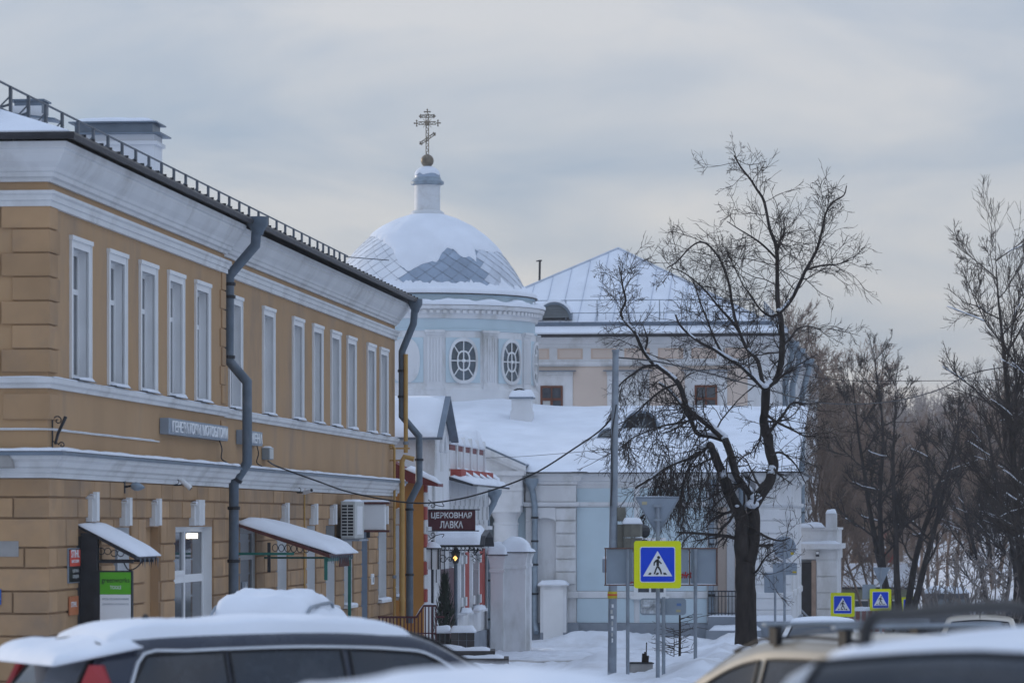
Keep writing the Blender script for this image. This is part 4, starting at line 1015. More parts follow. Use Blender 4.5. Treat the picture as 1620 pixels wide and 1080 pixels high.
def tb(th):
    K = [(-180,.5),(-100,.62),(-60,.60),(-40,.52),(-26,.42),(-16,.24),(-10,.17),(-4,.24),(2,.27),(8,.28),(12,.38),(17,.43),(22,.40),(26,.32),(32,.34),(36,.29),(40,.42),(46,.42),(55,.40),(70,.42),(100,.4),(180,.5)]
    for (a, x), (b, y) in zip(K, K[1:]):
        if th <= b: return x+(y-x)*(th-a)/(b-a)
    return .5
mb = MB(); n = 240; m = 18; vs = []
for k in range(n+1):
    th = -180+360*k/n; a = R(th); b0 = tb(th)+.018*noise.noise(Vector((math.cos(a)*22, math.sin(a)*22, 2)))+.012*noise.noise(Vector((math.cos(a)*60, math.sin(a)*60, 4)))
    for i in range(m):
        f = i/(m-1); t = b0+(1-b0)*f**1.3
        off = .03+.05*min(1, f*5)+.012*noise.noise(Vector((th*.12, t*9, 0))); off = .022 if i == 0 else off
        vs.append(dome_pt(th, t, off))
mb.add(vs, [(k*m+i, (k+1)*m+i, (k+1)*m+i+1, k*m+i+1) for k in range(n) for i in range(m-1)]); mb.build('dome_snow', M_SNOW, dome, smooth='all')
# lumpy snow at the dome's foot
mb = MB(); n = 260; m = 7; vs = []
for k in range(n+1):
    th = -180+360*k/n; a = R(th); q = noise.noise(Vector((math.cos(a)*9, math.sin(a)*9, 1)))+.7*noise.noise(Vector((math.cos(a)*30, math.sin(a)*30, 5)))
    t_ = .075+.055*q+.05*max(0, q-.3)
    vs.append(dp(th, ru+.13, dz(473.5))); vs.append(dp(th, ru+.14, dz(472)+.08)); vs.append(dp(th, ru+.0, dz(470)+.14)); 
    for i in range(1, 5): vs.append(dome_pt(th, .0+t_*i/4, .16*(1-i/4)+.025))
mb.add(vs, [(k*m+i, (k+1)*m+i, (k+1)*m+i+1, k*m+i+1) for k in range(n) for i in range(m-1)]); mb.build('rim_snow', M_SNOW, dome, smooth='all')
# ---- lantern, ball and cross
LX, LY = DCx, DCy; lz = dz
mb = MB(); mb.lathe([(27/PXM, lz(340)), (27/PXM, lz(337)), (23/PXM, lz(334)), (20.5/PXM, lz(333)), (20.5/PXM, lz(293))], 32, (LX, LY, 0)); lant = mb.build('lantern', mat('lantern_paint', (.66,.68,.70), .6, .08, 2, dirt=(.35,.33,.3), dirt_amt=.5, dscale=2), ch_, smooth=True)
MB().lathe([(20.5/PXM, lz(293.5)), (26/PXM, lz(292)), (26.5/PXM, lz(288)), (25/PXM, lz(287)), (22/PXM, lz(284)), (21.5/PXM, lz(281.5)), (20.5/PXM, lz(281))], 32, (LX, LY, 0)).build('lantern_cornice', M_PIPEL, lant, smooth=True)
MB().lathe([(20.5/PXM*math.cos(k*.157), lz(281)+.0+17.5/PXM*math.sin(k*.157)) for k in range(10)], 32, (LX, LY, 0)).build('cupola', M_TIN, lant, smooth='all')
mb = MB(); n = 60; vs = []
for k in range(n+1):
    th = -180+6*k; q = .25+.3*noise.noise(Vector((math.cos(R(th))*2, math.sin(R(th))*2, 9)))
    for i in range(7):
        f = q+(1.5-q)*i/6; vs.append(dp(th, (20.5*math.cos(min(f, 1.5))+(.9 if i else .3))/PXM, lz(281)+(17.5*math.sin(min(f, 1.5))+(.9 if i else .3))/PXM))
mb.add(vs, [(k*7+i, (k+1)*7+i, (k+1)*7+i+1, k*7+i+1) for k in range(n) for i in range(6)]); mb.build('cupola_snow', M_SNOW, lant, smooth='all')
MB().lathe([(6/PXM, lz(264)), (4.6/PXM, lz(262)), (4.6/PXM, lz(257))], 16, (LX, LY, 0)).build('neck', M_POLE, lant, smooth=True)
rb = 10.3/PXM; zc = lz(254.5)
MB().lathe([(max(.002, rb*math.sin(k*math.pi/16)), zc-rb*math.cos(k*math.pi/16)) for k in range(17)], 24, (LX, LY, 0)).build('ball', M_GOLD, lant, smooth='all')
def cp(x, y): return Vector((LX+(x-676)/PXM, LY, lz(y)))
mb = MB()
def lattice(A, B, w_, r=.016, n=10):
    A, B = Vector(A), Vector(B); d = (B-A).normalized(); sd_ = Vector((-d.z, 0, d.x))*w_
    mb.tube([A+sd_, B+sd_], r, 5); mb.tube([A-sd_, B-sd_], r, 5)
    for k in range(n):
        p, q_ = A.lerp(B, k/n), A.lerp(B, (k+1)/n); s_ = 1 if k % 2 else -1
        mb.tube([p+sd_*s_, q_-sd_*s_], r*.8, 4)
lattice(cp(676,246), cp(676,180), .05, n=16); lattice(cp(662,195), cp(690,195), .05, n=8); lattice(cp(667,184), cp(685,184), .045, n=6); lattice(cp(667,226), cp(686,213), .04, n=6)
for (x, y, dx, dy) in ((676,180,0,-1),(690,195,1,0),(662,195,-1,0),(685,184,1,0),(667,184,-1,0),(686,213,.8,-.55),(667,226,-.8,.55)):
    L_ = 6.5 if (x, y) in ((690,195),(662,195),(676,180)) else 3.2; e = cp(x+dx*L_, y+dy*L_); c = cp(x+dx*L_*.45, y+dy*L_*.45); sv = (cp(x-dy*L_*.65, y+dx*L_*.65)-cp(x, y))
    mb.tube([cp(x, y), e], .022, 5); mb.tube([c-sv, c+sv], .022, 5)
    for pt in (e, c-sv, c+sv): mb.lathe([(.001,-.04),(.04,0),(.001,.04)], 6, tuple(pt))
for k in range(8):
    a = math.pi/4*k+math.pi/8*(k % 2 == 9); 
    if k % 2: mb.tube([cp(676, 195), cp(676+9.5*math.cos(a), 195+9.5*math.sin(a))], .008, 4)
mb.tube([cp(676,195)+Vector((0,-.06,0)), cp(676,195)+Vector((0,.06,0))], .085, 10)
mb.build('cross', M_GOLD, lant)
# ---- entrance recess with steps and railing between wing and pavilion
rs0, rs1 = sE, sP0
cbox('recess_panel', rs0+.25, rs1-.3, -1.0, -.94, cz(975), cz(802), M_PINK); cbox('recess_pilaster', rs0+.55, rs0+.8, -.94, -.85, cz(975), cz(802), M_WOLD)
cbox('landing', rs0, rs1, -1.0, .4, ZG, cz(974), M_GREYP); cbox('lower_landing', rs0, rs1+.2, .4, 1.7, ZG, cz(994), M_GREYP)
mb = MB(); snow_slab(mb, [(rs0+.1,-1.68,cz(994)),(rs1+.18,-1.68,cz(994)),(rs1+.18,-.41,cz(994)),(rs0+.1,-.41,cz(994))], .16, 12, 8, 4); mb.build('landing_snow', M_SNOW, ch_, smooth='all')
mb = MB(); snow_slab(mb, [(rs0,-.38,cz(974)),(rs1,-.38,cz(974)),(rs1,.93,cz(974)),(rs0,.93,cz(974))], .10, 10, 8, 5); mb.build('landing_snow', M_SNOW, ch_, smooth='all')
rl = CF.thing('porch_railing', rs0, .3, cz(974), 'thin black iron railing with upright bars on the church porch behind the tree', 'railing')
w_ = rs1-rs0; hr = cz(933)-cz(974)
MB().box(0, w_, -.02, .02, hr-.04, hr).box(0, w_, -.015, .015, hr-.2, hr-.17).box(0, w_, -.015, .015, .1, .13).build('rails', M_DARK, rl)
b0 = MB().box(-.012, .012, -.012, .012, .0, hr-.04).build('bar', M_DARK, rl); n = 14
for k in range(1, n):
    c = b0.copy(); COL.objects.link(c); c.parent = rl; c.location.x = w_*k/n
MB().box(rs0+.0, rs0+.01, 0, .01, 0, .01) 
downp(ch_, [(rs0+.1, -.12, cz(770)), (rs0+.1, -.2, cz(800)), (rs0+.1, -.2, cz(1000))], .085, M_PIPEL, [(1,.3),(1,.7)])
downp(ch_, [(rs0+1.05, .7, cz(770)), (rs0+1.05, .75, cz(800)), (rs0+1.05, .75, cz(972))], .11, M_PIPEL, [(1,.3),(1,.7)])
# rusticated courses on the pavilion, its plinth snow
zz_ = cz(804)
while zz_ > cz(975):
    cbox('course', sP0-.02, sP1+.02, .29, .335, zz_-.38, zz_-.02, M_WOLD, None, .012); zz_ -= .41
cbox('pavilion_plinth', sP0-.1, sP1+.15, .0, .62, ZG, cz(981), M_GREYP)
mb = MB(); snow_slab(mb, [(sP0-.1,-.62,cz(981)),(sP1+.15,-.62,cz(981)),(sP1+.15,-.33,cz(981)),(sP0-.1,-.33,cz(981))], .22, 12, 5, 7); mb.build('plinth_snow', M_SNOW, ch_, smooth='all')
# ------------------------------------------------------------------ gate piers
GF = Frame(814, 112.0, R(-6)); zgate = gz(112)-.15
def gpier(pa, pb, ptop, pcap, psn, o, dep, lab):
    a, b = GF.s_of(pa, o), GF.s_of(pb, o); t = GF.thing('gate_pier', (a+b)/2, o, zgate, lab, 'pier'); w_ = (b-a)/2; f = lambda py: GF.z(0, py, o)-zgate
    MB().box(-w_, w_, 0, dep, 0, f(pcap)).build('shaft', M_WOLD, t); h = f(ptop); c = f(pcap)
    MB().sweep([(-w_, dep), (-w_, 0), (w_, 0), (w_, dep)], [(-.05,c-.12),(.03,c-.12),(.04,c-.04),(.01,c),(.02,c+.12),(.07,h-.04),(.07,h),(-.05,h)]).build('cap_moulding', M_WOLD, t)
    MB().box(-w_-.12, w_+.12, -.12, dep+.12, h, h+.03).build('cap_sheet', M_DARK, t)
    mb = MB(); hs = f(psn)-h; n = 12; vs = []
    for i in range(n+1):
        for j in range(n+1):
            u, v = i/n*2-1, j/n*2-1; e = max(abs(u), abs(v)); k = (1-e**2.2)
            vs.append((u*(w_+.12), dep/2+v*(dep/2+.12), h+.03+hs*(.18+.82*k**.75)*(1+.12*nz2(u+w_*9, v, 1.2, 3)) if e < 1 else h+.03))
    mb.add(vs, [(i*(n+1)+j, (i+1)*(n+1)+j, (i+1)*(n+1)+j+1, i*(n+1)+j+1) for i in range(n) for j in range(n)]); mb.build('snow_cap', M_SNOW, t, smooth='all')
    return t
gpier(795, 831, 874, 893, 850, 0.0, .9, 'tall white plastered gate pier with a big rounded snow cap')
gpier(776, 796, 878, 899, 858, .25, .9, 'narrower white gate pier standing close to the shop downpipe')
gpier(831.5, 838, 874, 890, 868, -.35, .6, 'low white fence wall behind the tall gate pier')
# ------------------------------------------------------------------ pink building behind
PF = Frame(1222, 150.0, R(-6.8)); pk = PF.root('peach_building', 'two-storey peach and white building with snowy hipped roof behind the church', 'building')
pz = lambda py: PF.z(-6, py); WL = -13.8; DEP = 52.0
def pbx(name, s0, s1, o0, o1, z0, z1, m, par=None, chm=0): return MB().box(s0, s1, -o1, -o0, z0, z1, chm).build(name, m, par or pk)
pbx('wall', WL, 0, -DEP, 0, -4, pz(533), M_PINK)
pbx('frieze', WL-.02, .02, -DEP-.02, .04, pz(578), pz(548), M_WOLD)
PP = [(WL, DEP), (WL, 0), (0, 0), (0, DEP)]
MB().sweep(PP, [(-.05,pz(549)),(.06,pz(549)),(.08,pz(545)),(.2,pz(543)),(.24,pz(538)),(.45,pz(535)),(.48,pz(530)),(-.05,pz(529.5))]).build('cornice', M_WOLD, pk)
MB().sweep(PP, [(-.05,pz(579)),(.07,pz(579)),(.12,pz(576)),(.12,pz(572)),(.05,pz(570)),(-.05,pz(569))]).build('belt', M_WOLD, pk)
for k in range(9):
    c = 902-53*1+53*k; a, b = PF.s_of(c-20), PF.s_of(c+20)
    if b > -.2: continue
    pbx('frieze_panel', a, b, .03, .055, pz(567.5), pz(551), M_PINKD); MB().box(a+.08, b-.08, -.07, -.052, pz(565.5), pz(553)).build('panel_field', M_PINK, pk)
pbx('corner_pilaster', -1.0, .02, 0, .06, -4, pz(579), M_WOLD)
for k, c in enumerate((873, 994, 1117)):
    s = PF.s_of(c); hw_ = .86
    fr = pbx('window_surround', s-hw_, s+hw_, 0, .05, pz(690), pz(592), M_WOLD)
    if k == 1: pbx('blind_panel', s-.45, s+.45, .05, .06, pz(690), pz(611), M_WFR, fr)
    pbx('hood', s-hw_-.02, s+hw_+.02, .05, .14, pz(592), pz(587), M_WOLD, fr); pbx('hood_shelf', s-hw_-.15, s+hw_+.15, .05, .28, pz(587), pz(585.5), M_ROOFG, fr)
    if k != 1:
        wn_ = pbx('window', s-.45, s+.45, .05, .065, pz(690), pz(610), M_GLASS)
        for (a, b, c0, c1) in ((-.46,-.38,690,609.5),(.38,.46,690,609.5),(-.38,.38,613,609.5),(-.38,.38,633,629),(-.05,.05,690,633),(-.025,.025,629,613)): pbx('frame_bar', s+a, s+b, .066, .1, pz(c0), pz(c1), M_BRN, wn_)
        pbx('blind', s-.36, s-.06, .0655, .07, pz(690), pz(633.5), M_BEIGEP if k == 0 else M_GREYBOX, wn_)
# roof
ov = .62; zr = pz(526.5); hw_ = (-WL)/2+ov; apz = zat(395, PF.Y(WL/2, -hw_)); ris = apz-zr
V = [(WL-ov, -ov, zr), (ov, -ov, zr), (ov, DEP+ov, zr), (WL-ov, DEP+ov, zr), (WL/2, hw_-ov, zr+ris), (WL/2, DEP+ov-hw_, zr+ris)]
mb = MB(); mb.add(V+[(x, y, z_-.12) for x, y, z_ in V], [(0,1,4),(1,2,5,4),(2,3,5),(3,0,4,5),(0,6,7,1),(1,7,8,2),(2,8,9,3),(3,9,6,0)]); prf = mb.build('roof', M_SNOW, pk)
MB().sweep([(WL-ov, DEP), (WL-ov, -ov), (ov, -ov), (ov, DEP)], [(-.05,zr-.19),(.03,zr-.19),(.05,zr-.07),(-.02,zr-.06)]).build('gutter', M_ROOFM, prf)
A_, B_, T_ = Vector(V[0]), Vector(V[1]), Vector(V[4])
nrm = Vector((0, -ris, hw_)).normalized()
for k in range(1, 21):
    f = k/21; p = A_.lerp(B_, f); x = p.x; d = 1-abs(2*f-1); top = Vector((x, A_.y+hw_*d, zr+ris*d))
    p = p+(top-p)*.1/max(.2, d); mb = MB(); e = Vector((.02, 0, 0)); mb.add([p-e, p+e, p+nrm*.055, top-e, top+e, top+nrm*.055], [(0,2,5,3),(2,1,4,5),(0,1,2),(3,5,4)]); mb.build('seam', mat('seam', (.55,.60,.68), .6, .1, 2) if k == 1 else MATS['seam'], prf)
for (a, b) in ((A_, T_), (B_, T_)): MB().tube([a+Vector((0,0,.02)), b+Vector((0,0,.03))], .045, 6).build('hip_ridge', MATS['seam'], prf)
ga = Vector((0, hw_, ris)).normalized()
def rp(s, up): return Vector((s, -ov, zr))+ga*up
mb = MB(); mb.poly([rp(WL, .62), rp(.0, .62), rp(0, .62)+nrm*.16, rp(WL, .62)+nrm*.16], ga*.05); mb.build('snow_stop', M_ROOFG, prf)
rl = bpy.data.objects.new('roof_rail', None); COL.objects.link(rl); rl.parent = prf
up_ = Vector((0, 0, 1)); b_ = 1.1
for h in (.33, .85): MB().tube([rp(-12.5, b_)+up_*h, rp(-.6, b_)+up_*h], .018, 5).build('rail_bar', M_POLE, rl)
for k in range(10): s = -12.3+1.28*k; MB().tube([rp(s, b_), rp(s, b_)+up_*.86], .022, 5).tube([rp(s, b_)+up_*.5, rp(s, b_+.5)], .016, 4).build('rail_post', M_POLE, rl)
for k in range(14): MB().tube([Vector((ov-1.0, 1.2+1.6*k, zr+.55)), Vector((ov-1.0, 1.2+1.6*k, zr+1.3))], .03, 4).build('rail_post', M_POLE, rl)
MB().tube([Vector((ov-1.0, 1, zr+1.3)), Vector((ov-1.0, 24, zr+1.3))], .025, 4).build('rail_bar', M_POLE, rl)
s = PF.s_of(880, -1.0); p = rp(s, 1.35); dormer(prf, p.x, p.y-.35, p.z-.05, .72, None, True, M_DARK)
q = PF.w(0, 0, 0); ss = PF.s_of(853, -5); f = (ss-WL)/(-WL); hgt = zr+ris*(1-abs(2*f-1))
MB().tube([(ss, 5.0, hgt-.5), (ss+.03, 5.0, zat(408, 155))], .05, 6).tube([(ss-.12, 5.0, zat(410, 155)), (ss+.12, 5.0, zat(409, 155))], .03, 5).build('roof_pole', M_DARK, prf)
# street side of the peach building: pilasters, downpipes
pbx('side_wall', 0.0, .05, -DEP, -.06, -4, pz(580), M_WOLD)
for (y, k) in ((3.0, 0), (9.5, 1), (20, 2)):
    pbx('side_pilaster', 0.0, .12, -y-2.2, -y, -4, pz(579), M_WOLD)
    downp(pk, [(.55, y+2.6, zr-.35), (.6, y+2.6, zr-.6), (.12+.16, y+2.6, zr-1.8), (.28, y+2.6, -3.2)], .14, M_PIPEL, [(2,.2),(2,.5),(2,.8)])
# entrance porch on the street side
EF = Frame(1264, 133.0, R(-6.8)); ep = EF.root('entrance_porch', 'white entrance porch with rusticated pilaster, parapet post and dark doorway', 'porch'); ez = lambda py: EF.z(.7, py)
W_ = EF.s_of(1325); d0 = EF.s_of(1269); d1 = EF.s_of(1291)
def ebx(name, s0, s1, o0, o1, z0, z1, m, par=None, chm=0): return MB().box(s0, s1, -o1, -o0, z0, z1, chm).build(name, m, par or ep)
ebx('wall', d1, W_-.05, -6, 0, -4, ez(884), M_WOLD); ebx('back_wall', 0, d1, -6, -1.4, -4, ez(884), M_GREYP); ebx('lintel', 0, W_, -6, .03, ez(884), ez(868), M_WOLD)
ebx('door', .05, d1-.1, -1.38, -1.3, -4, ez(890), M_DARK); ebx('door_post', d1-.16, d1-.002, -.3, .05, -4, ez(886), mat('timber_post', (.34,.25,.20), .8, .15, 4))
ebx('cornice', -.05, W_+.12, -6, .28, ez(868), ez(860), M_WOLD); ebx('parapet', 0, W_-.02, -6, .1, ez(860), ez(838), M_WOLD); ebx('parapet_cap', -.03, W_+.03, -6, .16, ez(838), ez(834), M_WOLD)
ebx('parapet_post', W_-.42, W_-.03, -.6, .08, ez(834), ez(812), M_WOLD)
for (a, b, z_, h) in ((-.05, W_+.12, ez(860), .1), (-.03, W_-.45, ez(834), .16), (W_-.42, W_-.03, ez(812), .14)):
    mb = MB(); snow_slab(mb, [(a,-.26,z_),(b,-.26,z_),(b,-.02,z_),(a,-.02,z_)], h, 8, 5, a); mb.build('ledge_snow', M_SNOW, ep, smooth='all')
zz_ = ez(886)
for k in range(6): ebx('course', d1+.02, W_, -.2, .04, zz_-.56, zz_-.02, M_WOLD, None, .015); zz_ -= .585
pl_ = EF.thing('porch_lamp', EF.s_of(1293.5), .1, ez(880), 'small black wall lamp on the white porch', 'lamp'); MB().box(-.06, .06, -.12, 0, 0, .2).build('case', M_DARK, pl_); MB().box(-.05, .05, -.11, -.01, .08, .2-.06).box(-.05,.05,-.126,-.121,.09,.18).build('glass', M_WS, pl_)
MB().tube([EF.w(-.2, .3, ez(950)), EF.w(.55, .3, ez(985))], .04, 6).build('stair_handrail', M_POLE); props(bpy.data.objects['stair_handrail'], 'slanting steel stair handrail in front of the dark porch doorway', 'handrail')
# ------------------------------------------------------------------ church shop (red and white, next to the yellow building)
SF = Frame(671, 97.0, YR); sh = SF.root('church_shop', 'red and white shop building with snow-capped battlements beside the yellow building', 'building')
SLn = 16.4
def sb(name, s0, s1, o0, o1, z0, z1, m, par=None, chm=0): return MB().box(s0, s1, -o1, -o0, z0, z1, chm).build(name, m, par or sh)
szz = lambda s, py, o=0.0: SF.z(s, py, o)
ztop = szz(10, 757)
sb('wall', .0, SLn, -8, 0, -3, ztop, M_WOLD); sb('end_wall', -.12, -.002, -8, .0, -3, szz(0, 752), M_ORG)
# corner stripes red / white
zz_ = szz(0, 952); k = 0
while zz_ < szz(0, 765):
    sb('corner_block', -.13, .45 if k % 2 else .3, .0, .05 if k % 2 else .06, zz_, zz_+.34, M_RED if k % 2 == 0 else M_WOLD, None, .01); zz_ += .36; k += 1
# red roof over the end
zr0, zr1 = szz(0, 760), szz(0, 735)
MB().poly([(-.5, .35, zr0-.06), (-.5, -.42, zr0-.16), (-.5, -.42, zr0-.08), (-.5, .35, zr0+.25), (-.5, 1.2, zr0+.75), (-.5, 1.2, zr0+.2)], (1.2, 0, 0)).build('end_roof', M_REDR, sh)
mb = MB(); snow_slab(mb, [(-.52, -.44, zr0-.08), (.2, -.44, zr0-.08), (.2, .45, zr0+.3), (-.52, .45, zr0+.3)], .13, 8, 8); mb.build('end_roof_snow', M_SNOW, sh, smooth='all')
# gabled bay
g0, g1 = SF.s_of(684), SF.s_of(707); gm = SF.s_of(691); zb_, za = szz(gm, 690), szz(gm, 634)
sb('gable_wall', g0, g1, -6, .06, -3, zb_, M_WOLD)
MB().poly([(g0, -.06, zb_), (g1, -.06, zb_), ((g0+g1)/2, -.06, za)], (0, 1.0, 0)).build('gable', M_WOLD, sh)
gmid = (g0+g1)/2
for k, e in ((0, g0-.25), (1, g1+.25)):
    A = Vector((e, -.3, zb_-.12)); B = Vector((gmid, -.3, za+.08)); d = Vector((0, 6.5, 0)); u = Vector((0,0,.07))
    MB().poly([A, B, B+u, A+u], d).build('gable_roof', M_ROOFG, sh)
    mb = MB(); A2, B2 = A+u+Vector((0,.15,0)), B+u+Vector((0,.15,0)); snow_slab(mb, [A2, B2, B2+Vector((0,6.3,0)), A2+Vector((0,6.3,0))], .12, 8, 14, k); mb.build('gable_snow', M_SNOW, sh, smooth='all')
sb('gable_niche', gmid-.35, gmid+.35, .06, .065, szz(gm, 745), szz(gm, 705), M_WHT); 
MB().tube([(gmid+.5*math.cos(a*math.pi/10), -.1, szz(gm, 715)+.5*math.sin(a*math.pi/10)) for a in range(11)], .07, 6).build('niche_hood', M_WOLD, sh)
for k in range(6): sb('gable_block', g0+.02, g0+.5, .06, .075, szz(gm, 740-k*9), szz(gm, 733-k*9), M_WOLD, None, .004)
# battlements with snow
m0, m1 = SF.s_of(708), SF.s_of(764); n = 5; zc = szz(10, 745); zp = szz(10, 716); 
sb('parapet', m0, m1, -.5, .05, zc, zp, M_WOLD); zsn = szz(10, 702)
for k in range(n):
    a = m0+(m1-m0)*k/n; b = m0+(m1-m0)*(k+1)/n; mm = (a+b)/2; q = .07
    sb('merlon', a+.1, b-.45, -.4, .055, zp, zp+.16, M_REDR)
    MB().poly([(b-.4, -.10, zc+.02), (b-.1, -.10, zc+.02), (b-.1, -.10, zp+.18), (b-.25, -.10, zp+.42), (b-.4, -.10, zp+.18)], (0, .2, 0)).build('merlon_post', M_WOLD, sh)
    mb = MB(); snow_slab(mb, [(a+.0,-.1,zp+.16),(b-.38,-.1,zp+.16),(b-.38,.8,zp+.16),(a+.0,.8,zp+.16)], .36+(.2 if k == 4 else 0), 10, 8, k, amp=.15); mb.build('merlon_snow', M_SNOW, sh, smooth='all')
    sb('dentil_red', a+.25, b-.35, .05, .35, zc-.2, zc+.0, M_RED)
    MB().poly([(b-.33, -.05, zc+.03), (b-.33, -.5, zc-.26), (b-.33, -.05, zc-.26)], (.5, 0, 0)).build('bracket', M_WOLD, sh)
    mb = MB(); snow_ledge(mb, (b-.4, -.5, zc-.24), (b+.22, -.5, zc-.24), (0,1,.6), .5, .1, 0, k); mb.build('bracket_snow', M_SNOW, sh, smooth='all')
MB().poly([(m0-.1, -.04, zc-.2), (m0-.1, -.72, zc-.42), (m0-.1, -.72, zc-.48), (m0-.1, -.04, zc-.3)], (m1-m0+1.0, 0, 0)).build('eave', M_DARK, sh)
mb = MB(); snow_slab(mb, [(m0-.1,-.74,zc-.42),(m1+.9,-.74,zc-.42),(m1+.9,-.05,zc-.2),(m0-.1,-.05,zc-.2)], .13, 26, 6, 3); mb.build('eave_snow', M_SNOW, sh, smooth='all')
rng = random.Random(8)
for k in range(9): MB().lathe([(.002,-.3-.4*rng.random()),(.03,0)], 5, (m0+1.2+.33*k, -.70, zc-.45)).build('icicle', M_WS, sh)
for k in range(8):
    s = m0+.5+(SLn-m0-1)*k/8; sb('relief_panel', s, s+.55, .0, .04, szz(10, 828), szz(10, 790), M_WOLD); sb('relief_stud', s+.62, s+.9, .0, .08, szz(10, 822), szz(10, 800), M_WHT)
sb('belt', .0, SLn+.03, 0, .1, szz(10, 838), szz(10, 832), M_WOLD)
# red brick panels and windows
for (p0, p1, m) in ((733, 741, M_RED), (756, 766, M_RED)):
    sb('brick_panel', SF.s_of(p0), SF.s_of(p1), .0, .03, szz(12, 962), szz(12, 868), m)
for (p0, p1) in ((724, 732), (743, 755)):
    a, b = SF.s_of(p0), SF.s_of(p1); w_ = sb('window', a, b, .0, .07, szz(11, 965), szz(11, 862), M_WOLD); sb('pane', a+.3, b-.3, .07, .075, szz(11, 958), szz(11, 872), M_GLASS, w_)
    for e in (a+.05, b-.25): 
        for z_ in (szz(11, 955), szz(11, 890), szz(11,872)): sb('surround_block', e-.05, e+.3, .07, .13, z_, z_+.25, M_WHT, w_)
    sb('sill', a-.15, b+.15, .0, .3, szz(11, 968), szz(11, 965), M_WOLD, w_); mb = MB(); snow_slab(mb, [(a-.15,-.3,szz(11,965)),(b+.15,-.3,szz(11,965)),(b+.15,-.07,szz(11,965)),(a-.15,-.07,szz(11,965))], .14, 6, 5); mb.build('sill_snow', M_SNOW, w_, smooth='all')
sb('plinth', 0, SLn, 0, .08, -3, szz(12, 1000), M_GREYP)
dr = sb('door', SF.s_of(693), SF.s_of(716), .0, .06, -3, szz(6, 898), M_BURG); sb('transom', SF.s_of(693), SF.s_of(716), .0, .05, szz(6, 896), szz(6, 870), M_GLASS, dr)
s = 16.1
def soz(px, py, s): o = SF.o_of(px, s); return (s, -o, szz(s, py, o))
downp(sh, [soz(782,786,s), soz(781,796,s), soz(770,815,s), soz(769,1020,s), soz(774,1030,s)], .10, M_PIPEL, [(2,.2),(2,.5),(2,.8)])
# hanging shop sign
s = .9; t = SF.thing('shop_sign', s, 0, 0, 'burgundy hanging sign with white letters ЦЕРКОВНАЯ ЛАВКА', 'sign')
p0, p1 = soz(677, 838, s), soz(752, 807, s); yl, yr_, z0, z1 = p0[1], p1[1], p0[2], p1[2]
MB().box(-.03, .03, yr_, yl, z0, z1).build('board', M_BURG, t); MB().box(-.045, .045, yr_-.0, yl+.03, z1, z1+.03).box(-.045, .045, yr_, yl+.03, z0-.03, z0).build('frame', M_DARK, t)
ym = (yl+yr_)/2; w_ = yl-yr_; h_ = z1-z0
text('lettering', 'ЦЕРКОВНАЯ', h_*.36, M_WS, t, (-.0315, ym, z0+h_*.55), R(-90), .006, w_*.86, .03)
text('lettering', 'ЛАВКА', h_*.36, M_WS, t, (-.0315, ym, z0+h_*.10), R(-90), .006, w_*.49, .03)
mb = MB(); zt_ = soz(677, 786, s)[2]; zl_ = soz(677, 860, s)[2]
mb.tube([(0, yl+.04, zl_), (0, yl+.04, zt_)], .022, 6); mb.tube([(0, yl, z1+.02), (0, yr_-.12, z1+.02)], .014, 5); mb.tube([(0, yl, z0-.02), (0, yr_-.1, z0-.02)], .014, 5)
for (cy, cz_, sg) in ((yl-.12, z1+.13, 1), (yl-.12, z0-.13, -1)):
    mb.tube([(0, cy+.1*(1-k*.05)*math.cos(k*.5), cz_+sg*.1*(1-k*.05)*math.sin(k*.5)) for k in range(16)], .010, 4); mb.tube(curve_pts([(0, yl, cz_+sg*.16), (0, yl-.2, cz_+sg*.02), (0, yl-.42, cz_-sg*.02), (0, yl-.38, cz_+sg*.07)]), .010, 4)
mb.build('iron_bracket', M_DARK, t)
# awning
s = 2.0; t = SF.thing('awning', s, 0, 0, 'snow-covered door awning on iron lace under the burgundy sign', 'awning')
pa = soz(680, 862, s); pb_ = soz(758, 838, s); yo = soz(766, 862, s)[1]; zlo, zhi = pa[2], pb_[2]; W_ = 2.6
prof_ = [(.0, zlo), (.35, zlo+(zhi-zlo)*.62), (.95, zhi-.06), (W_/2, zhi), (W_-.95, zhi-.06), (W_-.35, zlo+(zhi-zlo)*.62), (W_, zlo)]
MB().poly([(x, yo, z_) for x, z_ in prof_]+[(x, yo, z_-.05) for x, z_ in reversed(prof_)], (0, -yo, 0)).build('sheet', M_ROOFM, t)
mb = MB(); sheet(mb, lambda u, v: (lambda i, f: (prof_[i][0]+(prof_[i+1][0]-prof_[i][0])*f-.02, yo+.12+(-yo-.12)*v, prof_[i][1]+(prof_[i+1][1]-prof_[i][1])*f+(.12 if 0 < u < 1 and .0 < v else .01)*(1+.3*nz2(u*4, v*4, 1, 2))))(min(5, int(u*6)), u*6-min(5, int(u*6))), 24, 12); mb.build('snow', M_SNOW, t, smooth='all')
mb = MB()
for k in range(12):
    y = yo*.95*k/12-.05; mb.tube([(.02, y+.045*math.cos(a*.7), zlo-.08+.05*math.sin(a*.7)) for a in range(10)], .009, 4)
mb.tube([(.02, yo*.98, zlo-.03), (.02, 0, zlo-.03)], .018, 5); mb.tube([(.02, yo*.98, zlo-.14), (.02, 0, zlo-.14)], .012, 5)
for (y, r_) in ((-.25, .14), (-.6, .12), (-.45, .08)): mb.tube([(.02, y+r_*(1-k*.05)*math.cos(k*.5), zlo-.38+r_*(1-k*.05)*math.sin(k*.5)) for k in range(16)], .012, 4)
for y in (-.08, -.3): mb.tube([(.02, y, zlo-.1), (.02, y, zlo-1.0)], .012, 4)
mb.build('iron_lace', M_DARK, t)
bc = Vector((.3, yo+.25, zlo-.25)); mb = MB(); rng = random.Random(4)
